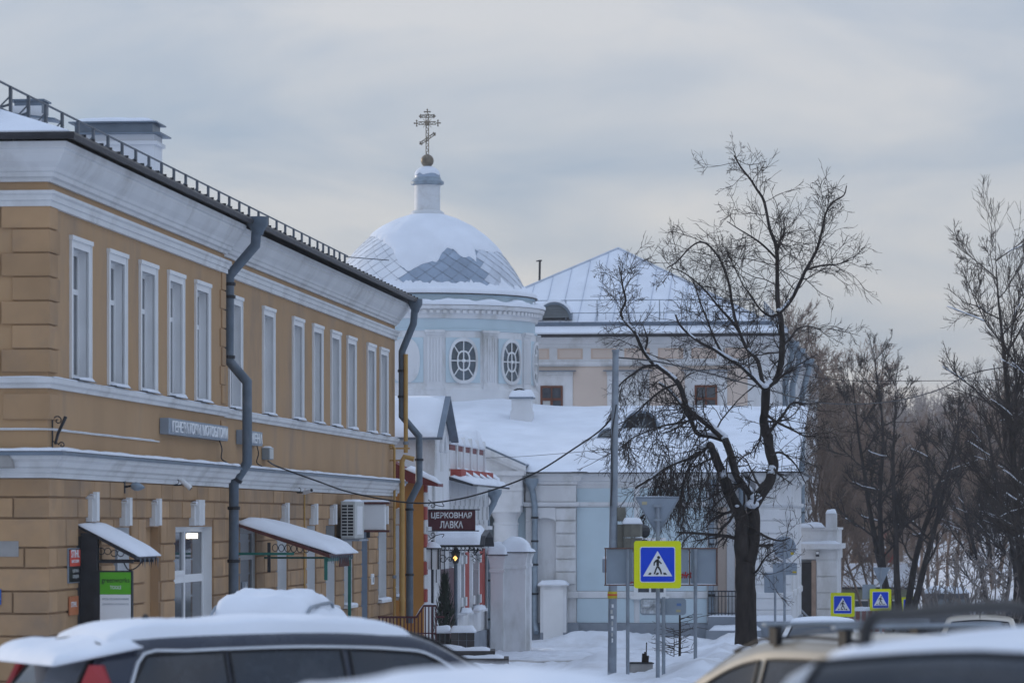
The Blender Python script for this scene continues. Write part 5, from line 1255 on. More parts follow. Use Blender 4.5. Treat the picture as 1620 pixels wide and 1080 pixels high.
for k in range(70):
    p = bc+Vector((rng.gauss(0,.1), rng.gauss(0,.1), rng.gauss(0,.12))); d = Vector((rng.uniform(-1,1), rng.uniform(-1,1), rng.uniform(-.3,1))).normalized()*.1; mb.add([p, p+d+Vector((.02,.02,0)), p+d*1.4, p+d-Vector((.02,.02,0))], [(0,1,2,3)])
mb.build('hanging_greenery', M_CONIF, t, fix=False)
# lamps by the door
p = SF.w(.3, -soz(684, 900, .3)[1], 0); t = thing('lantern_post', (p.x, p.y, gz(97)), YR, 'white panelled lantern on a slim dark post below the burgundy sign', 'lamp'); g_ = gz(97)
zl, zh = zat(900, p.y)-g_, zat(866, p.y)-g_
MB().tube([(0,0,0), (0,0,zl)], .035, 8).build('post', M_DARK, t); MB().box(-.17, .17, -.17, .17, zl, zh-.04).build('glass', M_WS, t)
for (a, b) in ((-1,-1),(-1,1),(1,-1),(1,1)): MB().box(a*.18-.02, a*.18+.02, b*.18-.02, b*.18+.02, zl, zh-.03).build('bar', M_DARK, t)
MB().box(-.02+.0-.18, -.165, -.015, .015, zl, zh-.03).build('bar', M_DARK, t)
MB().lathe([(.26, zh-.04), (.2, zh+.05), (.05, zh+.13), (.03, zh+.2)], 10).build('cap', M_DARK, t); mb = MB(); mb.lathe([(.24, zh), (.2, zh+.07), (.08, zh+.15), (.001, zh+.17)], 10); mb.build('snow', M_SNOW, t, smooth='all')
p = SF.w(3.5, -soz(721, 880, 3.5)[1], 0); t = thing('amber_lantern', (p.x, p.y, gz(100)), YR, 'lit amber lantern on a blue-grey post under the awning', 'lamp'); g_ = gz(100); zc_ = zat(879, p.y)-g_
MB().tube([(0,0,0), (0,0,zc_-.2)], .05, 8).build('post', M_PIPE, t); MB().lathe([(.07,zc_-.2),(.13,zc_+.1),(.05,zc_+.2),(.02,zc_+.28)], 6).build('cage', M_DARK, t); MB().lathe([(.001,zc_-.13),(.06,zc_-.06),(.001,zc_+.03)], 8, (-.12,0,0)).build('bulb', M_AMBER, t)
# thuja, planter walls, railing, steps
def at_ground(px, py_unused, Y): return Vector((xat(px, Y), Y, G(xat(px, Y), Y)))
c = at_ground(704, 0, 94.5); t = thing('thuja_shrub', c, 0, 'dark green conical thuja shrub by the shop door', 'shrub'); mb = MB(); rng = random.Random(2); H_ = zat(915, 94.5)-c.z
for k in range(1500):
    f = rng.random()**1.25; z_ = .15+f*H_*.95; rr_ = (.42*(1-f)**.7+.03)*math.sqrt(rng.random()); a = rng.uniform(0, 6.28); p = Vector((rr_*math.cos(a), rr_*math.sin(a), z_)); d = Vector((math.cos(a)*.5, math.sin(a)*.5, rng.uniform(.8, 2))).normalized()*rng.uniform(.10, .22); w_ = Vector((-math.sin(a), math.cos(a), 0))*.018
    mb.add([p-w_, p+w_, p+d], [(0,1,2)])
mb.build('foliage', M_CONIF, t, fix=False); MB().tube([(0,0,0),(0,0,H_*.8)], [.04,.01], 6).build('stem', M_BARK, t)
for (pa, pb, py0, Yp, lab) in ((688, 712, 997, 93.5, 'low dark stone planter wall with snow beside the railing'), (713, 751, 996, 92.5, 'dark block planter wall with snow on top at the shop steps')):
    a, b = xat(pa, Yp), xat(pb, Yp); g_ = gz(Yp)-.2; h_ = zat(py0+4, Yp)-g_; t = thing('planter_wall', ((a+b)/2, Yp, g_), 0, lab, 'wall'); w_ = (b-a)/2
    MB().box(-w_+.02, w_-.02, .02, 1.0, 0, h_-.02).build('core', M_GREYP, t)
    for r_ in range(5):
        n = 3; 
        for k in range(n):
            x0 = -w_+2*w_*k/n; MB().box(x0+.008, x0+2*w_/n-.008, 0, .1, h_*r_/5+.006, h_*(r_+1)/5-.006, .008).build('stone', M_STONE, t)
    mb = MB(); snow_slab(mb, [(-w_-.04,-.05,h_),(w_+.04,-.05,h_),(w_+.04,1.0,h_),(-w_-.04,1.0,h_)], .16, 8, 8, pa); mb.build('snow', M_SNOW, t, smooth='all')
Yr = 90.0; t = thing('entrance_railing', (xat(610, Yr), Yr, gz(Yr)-.2), 0, 'brown metal stair railing with snow on its handrail', 'railing'); g_ = gz(Yr)-.2
rx = lambda px: xat(px, Yr)-xat(610, Yr); rz_ = lambda py: zat(py, Yr)-g_
MB().box(rx(598), rx(660), -.03, .03, rz_(974)-.05, rz_(974)).build('top_rail', M_BURG, t)
MB().poly([(rx(660), -.03, rz_(974)-.04), (rx(671), -.03, rz_(956)-.05), (rx(690), -.03, rz_(956)-.05), (rx(690), -.03, rz_(956)), (rx(670), -.03, rz_(956)), (rx(658), -.03, rz_(974))], (0,.06,0)).build('sloped_rail', M_BURG, t)
MB().box(rx(690), rx(703), -.03, .03, rz_(974)-.04, rz_(974)).build('top_rail', M_BURG, t)
for k in range(17):
    px = 600+k*5.6; zt_ = 974 if px < 659 or px > 690 else (974-(px-659)*1.5 if px < 671 else 956); MB().box(rx(px)-.015, rx(px)+.015, -.015, .015, 0, rz_(zt_)-.03).build('baluster', M_BURG, t)
MB().box(rx(660), rx(690), -.02, .02, rz_(1000)-.03, rz_(1000)).build('lower_rail', M_BURG, t)
mb = MB(); snow_ledge(mb, (rx(658), -.035, rz_(974)), (rx(670), -.035, rz_(956)), (0,1,0), .07, .05, 0, 1); mb.build('rail_snow', M_SNOW, t, smooth='all')
mb = MB(); snow_ledge(mb, (rx(670), -.035, rz_(956)), (rx(690), -.035, rz_(956)), (0,1,0), .07, .06, 0, 2); mb.build('rail_snow', M_SNOW, t, smooth='all')
st = thing('stone_steps', (xat(745, 90), 90, gz(90)), 0, 'short flight of dark stone steps dusted with snow in front of the shop', 'steps')
for k, (pa, pb, py, d0) in enumerate(((700, 804, 1056, 0), (722, 805, 1041, .6), (690, 783, 1029, 1.2), (655, 742, 1026, 1.8))):
    Yk = 88.5+d0*1.6; a, b = xat(pa, Yk)-st.location.x, xat(pb, Yk)-st.location.x; z_ = zat(py, Yk)-st.location.z
    MB().box(a, b, Yk-90, Yk-90+1.6, z_-.35, z_, .01).build('step', M_STONE, st)
    mb = MB(); snow_slab(mb, [(a,Yk-90+.02,z_),(b-.12,Yk-90+.02,z_),(b-.12,Yk-88.4,z_),(a,Yk-88.4,z_)], .06, 12, 6, k, amp=.8); mb.build('step_snow', M_SNOW, st, smooth='all')
# ------------------------------------------------------------------ posts and signs
def base(px, Y): x = xat(px, Y); return Vector((x, Y, G(x, Y)-.25))
def rrect(x0, x1, z0, z1, r, n=5):
    P = []
    for (cx, cz_, a0) in ((x1-r, z0+r, -90), (x1-r, z1-r, 0), (x0+r, z1-r, 90), (x0+r, z0+r, 180)):
        for k in range(n+1): a = R(a0+90*k/n); P.append((cx+r*math.cos(a), cz_+r*math.sin(a)))
    return P
def plate(t, name, x0, x1, z0, z1, y, th, m, r=.04): return MB().poly([(x, y, z_) for x, z_ in rrect(x0, x1, z0, z1, r)], (0, th, 0)).build(name, m, t)
def walker(t, cx, z0, h, y):
    """pedestrian figure on stripes; h = triangle height"""
    k = h/100.0
    def pl(pts, nm='pedestrian_figure'): MB().poly([(cx+x*k, y, z0+z_*k) for x, z_ in pts], (0, .002, 0)).build(nm, M_BLK, t)
    MB().poly([(cx+(4+6*math.cos(a*math.pi/8))*k, y, z0+(74+6*math.sin(a*math.pi/8))*k) for a in range(16)], (0,.002,0)).build('pedestrian_head', M_BLK, t)
    pl([(-4,40),(6,40),(5,66),(1,68),(-8,64),(-16,54),(-16,42),(-11,42),(-11,51),(-5,57)]); pl([(6,62),(17,51),(14,47),(5,55)])
    pl([(-4.2,39),(2,39),(-3,28),(-10,8),(-16,8),(-9,29)]); pl([(0,39),(6,39),(14,25),(18,8),(12,8),(8,22),(-1,36)])
    for (a, b) in ((-34,-24), (-5,5), (24,34)): pl([(a-4 if a < 0 else a, 6),(b-2 if a < 0 else b+4 if a > 10 else b, 6),(b if a < 10 else b-3, 14),(a+2 if a < 0 else a-2, 14)], 'crossing_stripe')
def cross_sign(px0, px1, py0, py1, Y, pole_px, lab, tilt=0, pole_to=None, group=None):
    b = base(pole_px, Y); t = thing('crosswalk_sign', b, R(tilt), lab, 'road sign', group); X = lambda p: xat(p, Y)-b.x; Z = lambda p: zat(p, Y)-b.z
    x0, x1, z0, z1 = X(px0), X(px1), Z(py1), Z(py0); w_ = x1-x0; h_ = z1-z0; zt_ = Z(pole_to) if pole_to else z1-.1
    MB().tube([(0, .08, 0), (0, .08, zt_)], .038, 10).build('post', M_POLE, t)
    plate(t, 'yellow_panel', x0, x1, z0, z1, -.01, .02, M_YS, .06*w_); i = w_*.125; plate(t, 'white_border', x0+i, x1-i, z0+i, z1-i, -.014, .004, M_WS, .05*w_); j = w_*.142; plate(t, 'blue_panel', x0+j, x1-j, z0+j, z1-j, -.018, .004, M_BS, .04*w_)
    cx = (x0+x1)/2; tz0, tz1 = z0+h_*.255, z0+h_*.79; MB().poly([(cx-w_*.31, -.022, tz0), (cx+w_*.31, -.022, tz0), (cx, -.022, tz1)], (0,.004,0)).build('white_triangle', M_WS, t)
    walker(t, cx, tz0, (tz1-tz0), -.025); return t, X, Z
t, X, Z = cross_sign(1003, 1077.5, 855, 930, 65.0, 1041, 'large fluorescent yellow crosswalk sign on a grey post in the snow verge', pole_to=800)
MB().poly([(X(1006), .14, Z(786)), (X(1075), .14, Z(786)), (X(1074), .14, Z(790)), (X(1043), .14, Z(845)), (X(1038), .14, Z(845)), (X(1007), .14, Z(790))], (0,.02,0)).build('give_way_plate', M_BACK, t)
mb = MB()
for (a, b) in (((1007,786),(1075,786)), ((1007,788),(1040,846)), ((1074,788),(1041,846))): mb.tube([(X(a[0]), .13, Z(a[1])), (X(b[0]), .13, Z(b[1]))], .014, 5)
mb.build('give_way_rim', M_POLE, t); MB().box(X(1016), X(1024), .13, .139, Z(798), Z(793)).build('sticker', mat('old_sticker', (.42,.38,.25), .6, .1, 3), t)
for py in (800, 822): MB().box(-.07, .07, .02, .139, Z(py)-.02, Z(py)+.02).build('clamp', M_POLE, t)
mb = MB(); snow_ledge(mb, (X(1007), .13, Z(786)), (X(1074), .13, Z(786)), (0,1,0), .04, .02, 0, 1); mb.build('snow', M_SNOW, t, smooth='all')
# small rounded plate on its own post
b = base(1050, 66); t = thing('road_sign', b, 0, 'rounded oblong sign seen from behind, peeling on one half, below the crosswalk sign', 'road sign'); X = lambda p: xat(p, 66)-b.x; Z = lambda p: zat(p, 66)-b.z
MB().tube([(0,.05,0),(0,.05,Z(944))], .034, 10).build('post', M_POLE, t); plate(t, 'plate', X(1013), X(1086), Z(972.5), Z(946), -.01+.12, .02, M_BACK, .06); plate(t, 'peeling_area', X(1014), X(1046), Z(970), Z(948), .1, .008, mat('peeling_film', (.45,.48,.53), .6, .5, 14, detail=6), .04)
for (a, c_, m) in ((1070,964,M_YS),(1071,954,M_BS)): MB().box(X(a), X(a+7), .105, .1095, Z(c_+4), Z(c_)).build('sticker', MATS['old_sticker'] if m is M_YS else mat('blue_sticker', (.12,.2,.42), .6, .1, 3), t)
# big notice board seen from behind
Yb = 67.0; b = base(993, Yb); t = thing('notice_board', b, 0, 'wide grey board with rusty frame and red graffiti on two posts, seen from behind', 'board'); X = lambda p: xat(p, Yb)-b.x; Z = lambda p: zat(p, Yb)-b.z
for p in (993, 1100): MB().tube([(X(p), -.03, Z(1060)-.3), (X(p), -.03, Z(868))], .034, 10).build('post', M_POLE, t)
for k, (pa, pb) in enumerate(((958, 1003), (1003, 1091), (1091, 1135))): MB().box(X(pa)+.02, X(pb)-.02, .04, .06, Z(923), Z(868)).build('panel', M_BACK, t)
RUST = mat('rusty_frame', (.16,.09,.07), .8, .3, 6)
for (x0, x1, z0, z1) in ((957,959,926,866),(1133,1135.5,926,866),(1002,1004,926,866),(1090,1092,926,866)): MB().box(X(x0), X(x1), .01, .07, Z(z0), Z(z1)).build('frame_upright', RUST, t)
MB().box(X(956), X(1136), .005, .065, Z(868), Z(866)).build('frame_rail', RUST, t); MB().box(X(956), X(1136), .005, .065, Z(926), Z(924)).build('frame_rail', RUST, t)
mb = MB(); snow_ledge(mb, (X(957), .01, Z(924)), (X(1135), .01, Z(924)), (0,1,0), .03, .02, 0, 1); mb.build('snow', M_SNOW, t, smooth='all')
mb = MB(); GR = mat('red_graffiti', (.45,.03,.04), .6, .1, 3)
for pts in (((1079,914),(1081,905),(1083,915),(1085,904)), ((1086,914),(1088,906),(1090,914),(1092,903),(1093,914)), ((1078,908),(1085,910),(1094,906)), ((997,923),(1000,920),(1003,922))): mb.tube([(X(a), .0395, Z(c_)) for a, c_ in pts], .014, 4)
mb.build('graffiti', GR, t)
# pole with traffic light, seen from behind
Yp = 70.0; b = base(968, Yp); t = thing('traffic_light_pole', b, 0, 'tall grey steel pole with traffic light housing seen from behind and control boxes', 'traffic light'); X = lambda p: xat(p, Yp)-b.x; Z = lambda p: zat(p, Yp)-b.z
MB().tube([(0,0,0),(X(970),0,Z(870)),(X(974),0,Z(556))], [.085,.08,.06], 12).build('pole', M_POLE, t, smooth=True)
MB().tube([(X(974),0,Z(557)),(X(974),0,Z(553))], .075, 10).build('cap', M_POLE, t)
MB().box(X(976), X(990), -.05, .12, Z(824), Z(802), .01).build('upper_box', M_TLIGHT, t)
MB().box(X(976), X(986), -.02, .16, Z(873), Z(829), .01).build('housing_arm', M_TLIGHT, t)
for (za_, zb2) in ((849.5, 828), (873, 850.5)):
    mb = MB(); P = [(X(985), .0), (X(987), -.14), (X(998), -.2), (X(1012), -.16), (X(1016), -.02), (X(1015), .25), (X(986), .25)]
    mb.poly([(x, y, Z(za_)) for x, y in P], (0,0,Z(zb2)-Z(za_))); mb.build('light_housing', M_TLIGHT, t)
    MB().tube([(X(1008), .15, (Z(za_)+Z(zb2))/2), (X(1021), .36, (Z(za_)+Z(zb2))/2-.02)], [.1,.13], 10).build('visor', M_DARK, t)
mb = MB(); snow_slab(mb, [(X(984),-.2,Z(828)),(X(1016),-.2,Z(828)),(X(1016),.25,Z(828)),(X(984),.25,Z(828))], .14, 10, 10, 2); mb.build('snow', M_SNOW, t, smooth='all')
mb = MB(); snow_slab(mb, [(X(1005),-.19,Z(850)),(X(1017),-.19,Z(850)),(X(1017),.1,Z(850)),(X(1005),.1,Z(850))], .03, 4, 4, 2); mb.build('snow', M_SNOW, t, smooth='all')
MB().box(X(953), X(966), -.16, .04, Z(905), Z(883), .01).build('control_box', M_BACK, t); MB().box(X(974), X(1000), .02, .2, Z(906), Z(884), .01).build('control_box', M_BACK, t)
mb = MB(); snow_slab(mb, [(X(953),-.16,Z(883)),(X(966),-.16,Z(883)),(X(966),.04,Z(883)),(X(953),.04,Z(883))], .05, 4, 4, 2); mb.build('snow', M_SNOW, t, smooth='all')
mb = MB(); mb.tube(curve_pts([(X(995),-.1,Z(873)),(X(985),-.14,Z(875)),(X(976),-.15,Z(878)),(X(973),-.16,Z(895)),(X(970),-.16,Z(908)),(X(964),-.16,Z(907)),(X(962),-.16,Z(903))]), .016, 6)
mb.build('cable', M_DARK, t)
mb = MB(); mb.tube(curve_pts([(X(975),-.07,Z(640)),(X(968),-.09,Z(690)),(X(968),-.09,Z(760)),(X(966),-.09,Z(800))]), .012, 5); mb.build('cable', M_DARK, t)
MB().tube([(X(968.8),-.0,Z(946)),(X(968.8),0,Z(935))], .091, 12).build('warning_band', mat('band_yellow', (.55,.42,.03), .6, .2, 8), t); MB().tube([(X(968.8),-.0,Z(941.5)),(X(968.8),0,Z(939))], .093, 12).build('warning_stripe', M_REDS, t)
rng = random.Random(6)
for k in range(7): zz_ = 955+k*9; MB().box(X(965+rng.random()*3), X(969+rng.random()*2), -.094, -.088, Z(zz_+4+rng.random()*3), Z(zz_)).build('torn_notice', M_BEIGEP if k % 2 else M_WS, t)
# round sign and plates further down the street, seen from behind
Yq = 95.0; b = base(1241, Yq); t = thing('road_sign', b, 0, 'round sign seen from behind above an oblong plate, beside the big tree', 'road sign'); X = lambda p: xat(p, Yq)-b.x; Z = lambda p: zat(p, Yq)-b.z
MB().tube([(0,-.05,-.5),(0,-.05,Z(850))], .036, 10).build('post', M_POLE, t); MB().poly([(.30*math.cos(a*math.pi/16), .02, Z(866)+.30*math.sin(a*math.pi/16)) for a in range(32)], (0,.02,0)).build('disc', M_BACK, t)
mb = MB(); mb.tube([(.30*math.cos(R(200+a*14)), .02, Z(866)+.30*math.sin(R(200+a*14))) for a in range(11)], .014, 5); mb.build('rim_snow', M_SNOW, t)
plate(t, 'oblong_plate', X(1223), X(1261), Z(909), Z(890), .02, .02, M_BACK, .02); MB().box(X(1251), X(1256), .012, .0195, Z(877), Z(873)).build('sticker', mat('yellow_sticker', (.55,.42,.02), .6, .1, 3), t); MB().box(X(1254), X(1260), .012, .0195, Z(906), Z(903)).build('sticker', MATS['yellow_sticker'], t)
mb = MB(); snow_ledge(mb, (X(1223),.0,Z(890)),(X(1261),.0,Z(890)),(0,1,0),.04,.03,0,1); mb.build('snow', M_SNOW, t, smooth='all')
b = base(1226, 97); t = thing('road_sign', b, 0, 'plain square grey plate on a thin post, half behind the oblong plate', 'road sign'); MB().tube([(0,-.05,-.5),(0,-.05,zat(905,97)-b.z)], .032, 10).build('post', M_POLE, t); plate(t, 'plate', xat(1209,97)-b.x, xat(1240,97)-b.x, zat(937,97)-b.z, zat(905,97)-b.z, .0, .02, M_BACK, .02)
# crosswalk signs across the side street
cross_sign(1314, 1352, 937, 975, 128.0, 1333, 'tilted yellow-bordered crosswalk sign nearest the white porch', 0)
t, X, Z = cross_sign(1376, 1410, 931, 966, 142.0, 1394, 'yellow-bordered crosswalk sign mounted below a give way sign', 0, pole_to=897)
MB().poly([(X(1381),.12,Z(897)),(X(1409),.12,Z(897)),(X(1396),.12,Z(925)),(X(1393),.12,Z(925))], (0,.02,0)).build('give_way_plate', M_BACK, t); plate(t, 'square_plate', X(1365), X(1386), Z(947), Z(924), .16, .02, M_BACK, .02)
cross_sign(1426, 1452, 944, 972, 168.0, 1439, 'far crosswalk sign half hidden behind the multi-stemmed tree', 0)
# concrete planter with twigs, saplings
Yc = 70.5; b = Vector((xat(1013, Yc), Yc, 0)); b.z = G(b.x, b.y)-.12; t = thing('concrete_tub', b, R(4), 'small square concrete tub with cut stems half sunk in snow', 'planter'); h_ = zat(1047, Yc)-b.z
MB().box(-.22, .22, -.22, .22, 0, h_, .01).build('tub', M_CONC, t); MB().box(-.24, .24, -.24, .24, h_-.02, h_).build('rim', M_DARK, t)
for (x, hh, r_) in ((.05,.17,.03),(.09,.2,.028),(.13,.13,.03),(.11,.38,.012)): MB().tube([(x,0,h_-.05),(x+.01,0,h_+hh)], r_, 6).build('stem', M_BARK, t)
# ------------------------------------------------------------------ bare trees
class TW:
    """fast builder for thin tapering tubes"""
    def __init__(s): s.v = []; s.f = []
    def add(s, pts, r0, r1, n=3):
        b = len(s.v); m = len(pts)
        d = pts[-1]-pts[0]
        u = d.cross(Vector((.13, .21, 1))); 
        if u.length < 1e-4: u = Vector((1,0,0))
        u.normalize(); w_ = d.cross(u); w_.normalize()
        cs = [(math.cos(2*math.pi*k/n), math.sin(2*math.pi*k/n)) for k in range(n)]
        for i, p in enumerate(pts):
            r = r0+(r1-r0)*i/(m-1)
            for c, s_ in cs: s.v.append((p.x+(u.x*c+w_.x*s_)*r, p.y+(u.y*c+w_.y*s_)*r, p.z+(u.z*c+w_.z*s_)*r))
        for i in range(m-1):
            for k in range(n):
                k2 = (k+1) % n; s.f.append((b+i*n+k, b+i*n+k2, b+(i+1)*n+k2, b+(i+1)*n+k))
    def build(s, name, m, par):
        me = bpy.data.meshes.new(name); me.from_pydata(s.v, [], s.f); me.update(); return link(name, me, m, par)
def rv(rng, k=1.0): return Vector((rng.uniform(-k, k), rng.uniform(-k, k), rng.uniform(-k, k)))
def shoot(tw, rng, p, d, ln, r, lev, rmin, up=.06, wob=.25, kids=(5, 4), ratio=.5, seg=4, snow=None, spread=.9):
    pts = [p]; d = d.normalized(); st = ln/seg
    for i in range(seg):
        d = (d+rv(rng, wob)+Vector((0,0,up))).normalized(); p = p+d*st; pts.append(p)
    tw.add(pts, r, max(rmin, r*.45), 3 if lev > 0 else 4)
    if snow is not None and ln > .8 and abs(d.z) < .55 and rng.random() < .28: snow.append((pts, r))
    if lev < len(kids):
        n = kids[lev]; n = int(n*rng.uniform(.7, 1.3)+.5)
        for k in range(n):
            f = rng.uniform(.15, 1.0); i = min(seg-1, int(f*seg)); q = pts[i].lerp(pts[i+1], f*seg-i); t = (pts[i+1]-pts[i]).normalized()
            dd = t+rv(rng, spread); shoot(tw, rng, q, dd, ln*ratio*rng.uniform(.6, 1.25)*(1.15-.5*f), max(rmin, r*.6*(1-.3*f)), lev+1, rmin, up, wob*1.1, kids, ratio, max(2, seg-1), snow, spread)
# ---- the big tree in front of the church
TY = 80.0; bx_ = xat(1181, TY); tb_ = Vector((bx_, TY, G(bx_, TY)-.2))
big = thing('bare_tree', tb_, 0, 'gnarled dark tree with forked trunk and snowy crotches in front of the church', 'tree')
def tp_(px, py, dy=0.0): return at(px, py, TY+dy)-tb_
LIMBS = [  # (radius start, end, depth drift, points)
 (.24,.205,0, [(1181,1040),(1180,1000),(1180,950),(1179,910),(1180,888)]),
 (.165,.135,.15, [(1184,892),(1192,862),(1194,823),(1190,799)]),
 (.135,.09,.5, [(1190,803),(1200,786),(1210,772),(1218,760),(1224,740),(1219,720),(1213,691),(1210,666),(1212,650),(1211,612)]),
 (.075,.06,.6, [(1211,614),(1220,606),(1229,598),(1236,572),(1237,550),(1236,508),(1232,491)]),
 (.055,.015,.3, [(1232,494),(1230,465),(1229,408),(1226,385),(1218,361),(1209,320),(1194,294),(1175,268),(1161,246)]),
 (.045,.012,-.6, [(1234,494),(1253,472),(1265,448),(1275,427),(1294,390),(1302,358),(1307,335),(1318,320),(1335,309),(1339,294)]),
 (.03,.010,.9, [(1233,496),(1220,500),(1208,494),(1198,483),(1186,465),(1175,450),(1157,413),(1148,395)]),
 (.06,.02,-.8, [(1210,616),(1198,604),(1185,591),(1172,579),(1158,570),(1144,562),(1127,551),(1110,543),(1092,530),(1076,514),(1068,498)]),
 (.05,.014,.7, [(1207,608),(1203,590),(1198,571),(1188,558),(1180,550),(1169,522),(1162,500),(1158,479),(1152,445),(1141,414),(1124,391),(1110,383),(1095,389),(1070,414),(1055,424)]),
 (.032,.010,-.3, [(1169,524),(1156,506),(1143,492),(1132,479),(1118,462),(1104,448),(1081,431),(1062,424)]),
 (.028,.009,.4, [(1144,562),(1130,535),(1118,505),(1108,478),(1100,455),(1094,438)]),
 (.10,.078,-.35, [(1190,803),(1188,782),(1172,762),(1164,746),(1155,719),(1147,695)]),
 (.075,.045,-.8, [(1148,697),(1127,677),(1106,660),(1090,648),(1083,632),(1073,607),(1055,590),(1036,576)]),
 (.045,.012,-1.0, [(1036,578),(1019,556),(1011,540),(1004,525),(982,499),(990,476),(985,455),(983,440),(979,420)]),
 (.035,.012,-1.2, [(1036,578),(1020,580),(1000,592),(985,604),(972,618)]),
 (.03,.010,.2, [(1020,556),(1024,540),(1022,528),(1016,512)]),
 (.165,.12,-.2, [(1176,892),(1171,854),(1172,825),(1162,797),(1151,770),(1143,754)]),
 (.105,.07,-.5, [(1144,756),(1134,727),(1127,711),(1123,703)]),
 (.065,.02,-.9, [(1126,708),(1118,706),(1103,719),(1074,730),(1048,742),(1027,758),(1005,772)]),
 (.06,.03,.2, [(1147,697),(1125,690),(1103,685),(1092,662),(1078,640),(1060,618),(1042,606)]),
 (.04,.012,.5, [(1213,690),(1225,672),(1240,655),(1250,640),(1262,636),(1278,640)]),
 (.035,.012,-.4, [(1212,655),(1230,668),(1255,680),(1275,690),(1296,688)]),
 (.03,.010,.6, [(1237,548),(1250,535),(1262,520),(1280,516),(1300,522)]),
 (.028,.008,.3, [(1229,410),(1215,395),(1200,382),(1185,372),(1168,362),(1150,350)]),
 (.025,.008,.5, [(1228,400),(1234,380),(1236,365),(1236,350)]),
 (.028,.008,-.5, [(1275,427),(1300,420),(1325,418),(1350,410)]),
 (.03,.010,.9, [(1219,721),(1232,715),(1246,722),(1262,740),(1275,765)]),
 (.035,.010,-.3, [(1196,840),(1215,850),(1235,855),(1250,850)]),
 (.032,.010,-.6, [(1184,900),(1195,905),(1212,880),(1230,868)]),
 (.05,.012,-.9, [(1048,742),(1040,760),(1032,790),(1018,815),(1002,830),(985,842)]),
 (.045,.012,-1.0, [(1103,719),(1090,740),(1080,770),(1074,800)]),
 (.03,.010,-1.1, [(1106,660),(1080,668),(1055,672),(1030,680),(1005,690),(985,705)]),
 (.026,.008,-1.2, [(1073,607),(1050,615),(1030,630),(1010,650),(990,665),(970,675)]),
]
rng = random.Random(21); tw = TW(); limbs = MB(); snow = MB(); sn = []
GN = [(i*.6) for i in range(40)]
for li, (r0, r1, dy, pts) in enumerate(LIMBS):
    n = len(pts); P = [tp_(px, py, dy*i/(n-1)+(0 if li < 2 else .1*rng.uniform(-1, 1))) for i, (px, py) in enumerate(pts)]
    C = curve_pts(P, 4); rr = [r0+(r1-r0)*i/(len(C)-1) for i in range(len(C))]
    if li == 0: rr = [r*(1+.45*math.exp(-i*.7)) for i, r in enumerate(rr)]
    rr = [r*(1+.14*noise.noise(p*2.3+Vector((li, 0, 0)))) for r, p in zip(rr, C)]
    C = [p+Vector((noise.noise(p*3), noise.noise(p*3+Vector((5,0,0))), 0))*min(.05, r0*.35) for p in C]
    limbs.tube(C, rr, 10 if r0 > .08 else 6)
    # snow lying on the limb
    for i in range(len(C)-1):
        d = (C[i+1]-C[i]); sl = abs(d.normalized().z); q = noise.noise(C[i]*1.7+Vector((0,0,li)))
        if sl < .8 and q > -.25 and r0 > .043 and rr[i] > .028 and li > 1:
            a, b = C[i]+Vector((0,-.35*rr[i],rr[i]*.75)), C[i+1]+Vector((0,-.35*rr[i+1],rr[i+1]*.75)); w_ = rr[i]*(.75+.3*q)
            snow.tube([a, b], [w_, rr[i+1]*(.75+.3*q)], 6)
    # side shoots
    L_ = sum((C[i+1]-C[i]).length for i in range(len(C)-1))
    if li in (0,): continue
    dens = 2.2 if r0 > .1 else (8.0 if li < 12 else 9.0)
    droop = li in (18, 29, 30, 31, 32, 14)
    for k in range(int(L_*dens)):
        f = rng.uniform(.12, 1.0) if r0 < .1 else rng.uniform(.2, 1); i = min(len(C)-2, int(f*(len(C)-1))); q = C[i]; t = (C[i+1]-C[i]).normalized()
        d = t*.5+rv(rng, .9); up = .015
        if droop: d = d+Vector((0,0,-.9)); up = -.12
        elif li in (12, 17, 19, 16, 11): d = d+Vector((-.3,0,-.45)); up = -.05
        shoot(tw, rng, q, d, rng.uniform(.45, 1.35)*(1.15-.4*f), max(.007, rr[i]*.28), 0, .0042, up, .30, (6, 3), .5, 5, None, 1.0)
# drooping curtain below the left limb
for k in range(70):
    f = rng.random(); a = tp_(1040+95*f, 722+rng.uniform(-18, 40), rng.uniform(-1.2, .4)); shoot(tw, rng, a, Vector((rng.uniform(-.4,.4), rng.uniform(-.3,.3), -1)), rng.uniform(.6, 1.7), .009, 0, .0048, -.10, .22, (5, 2), .42, 5, None, .7)
for k in range(22):
    a = tp_(985+rng.random()*120, 640+rng.random()*90, rng.uniform(-1.3, .2)); shoot(tw, rng, a, rv(rng, 1)+Vector((-.3,0,-.2)), rng.uniform(.5, 1.2), .009, 0, .0048, -.02, .3, (5, 3), .5, 4, None, 1.0)
for p in ((1190,797,.15), (1196,786,.13), (1147,693,.08), (1211,610,.08), (1232,490,.05), (1123,702,.09), (1166,800,.05)):
    c = tp_(p[0], p[1], -.25 if p[2] > .1 else -.2); r = p[2]; m_ = MB(); snow.lathe([(max(.003, r*math.sin(a*math.pi/8)), -r*.55*math.cos(a*math.pi/8)*(1+.3*(a % 2))) for a in range(9)], 8, tuple(c))
limbs.build('trunk', M_BARK, big, smooth='all', fix=False); tw.build('crown', M_TWIG, big)
props(snow.build('branch_snow', M_SNOW, big, smooth='all', fix=False), kind='stuff')
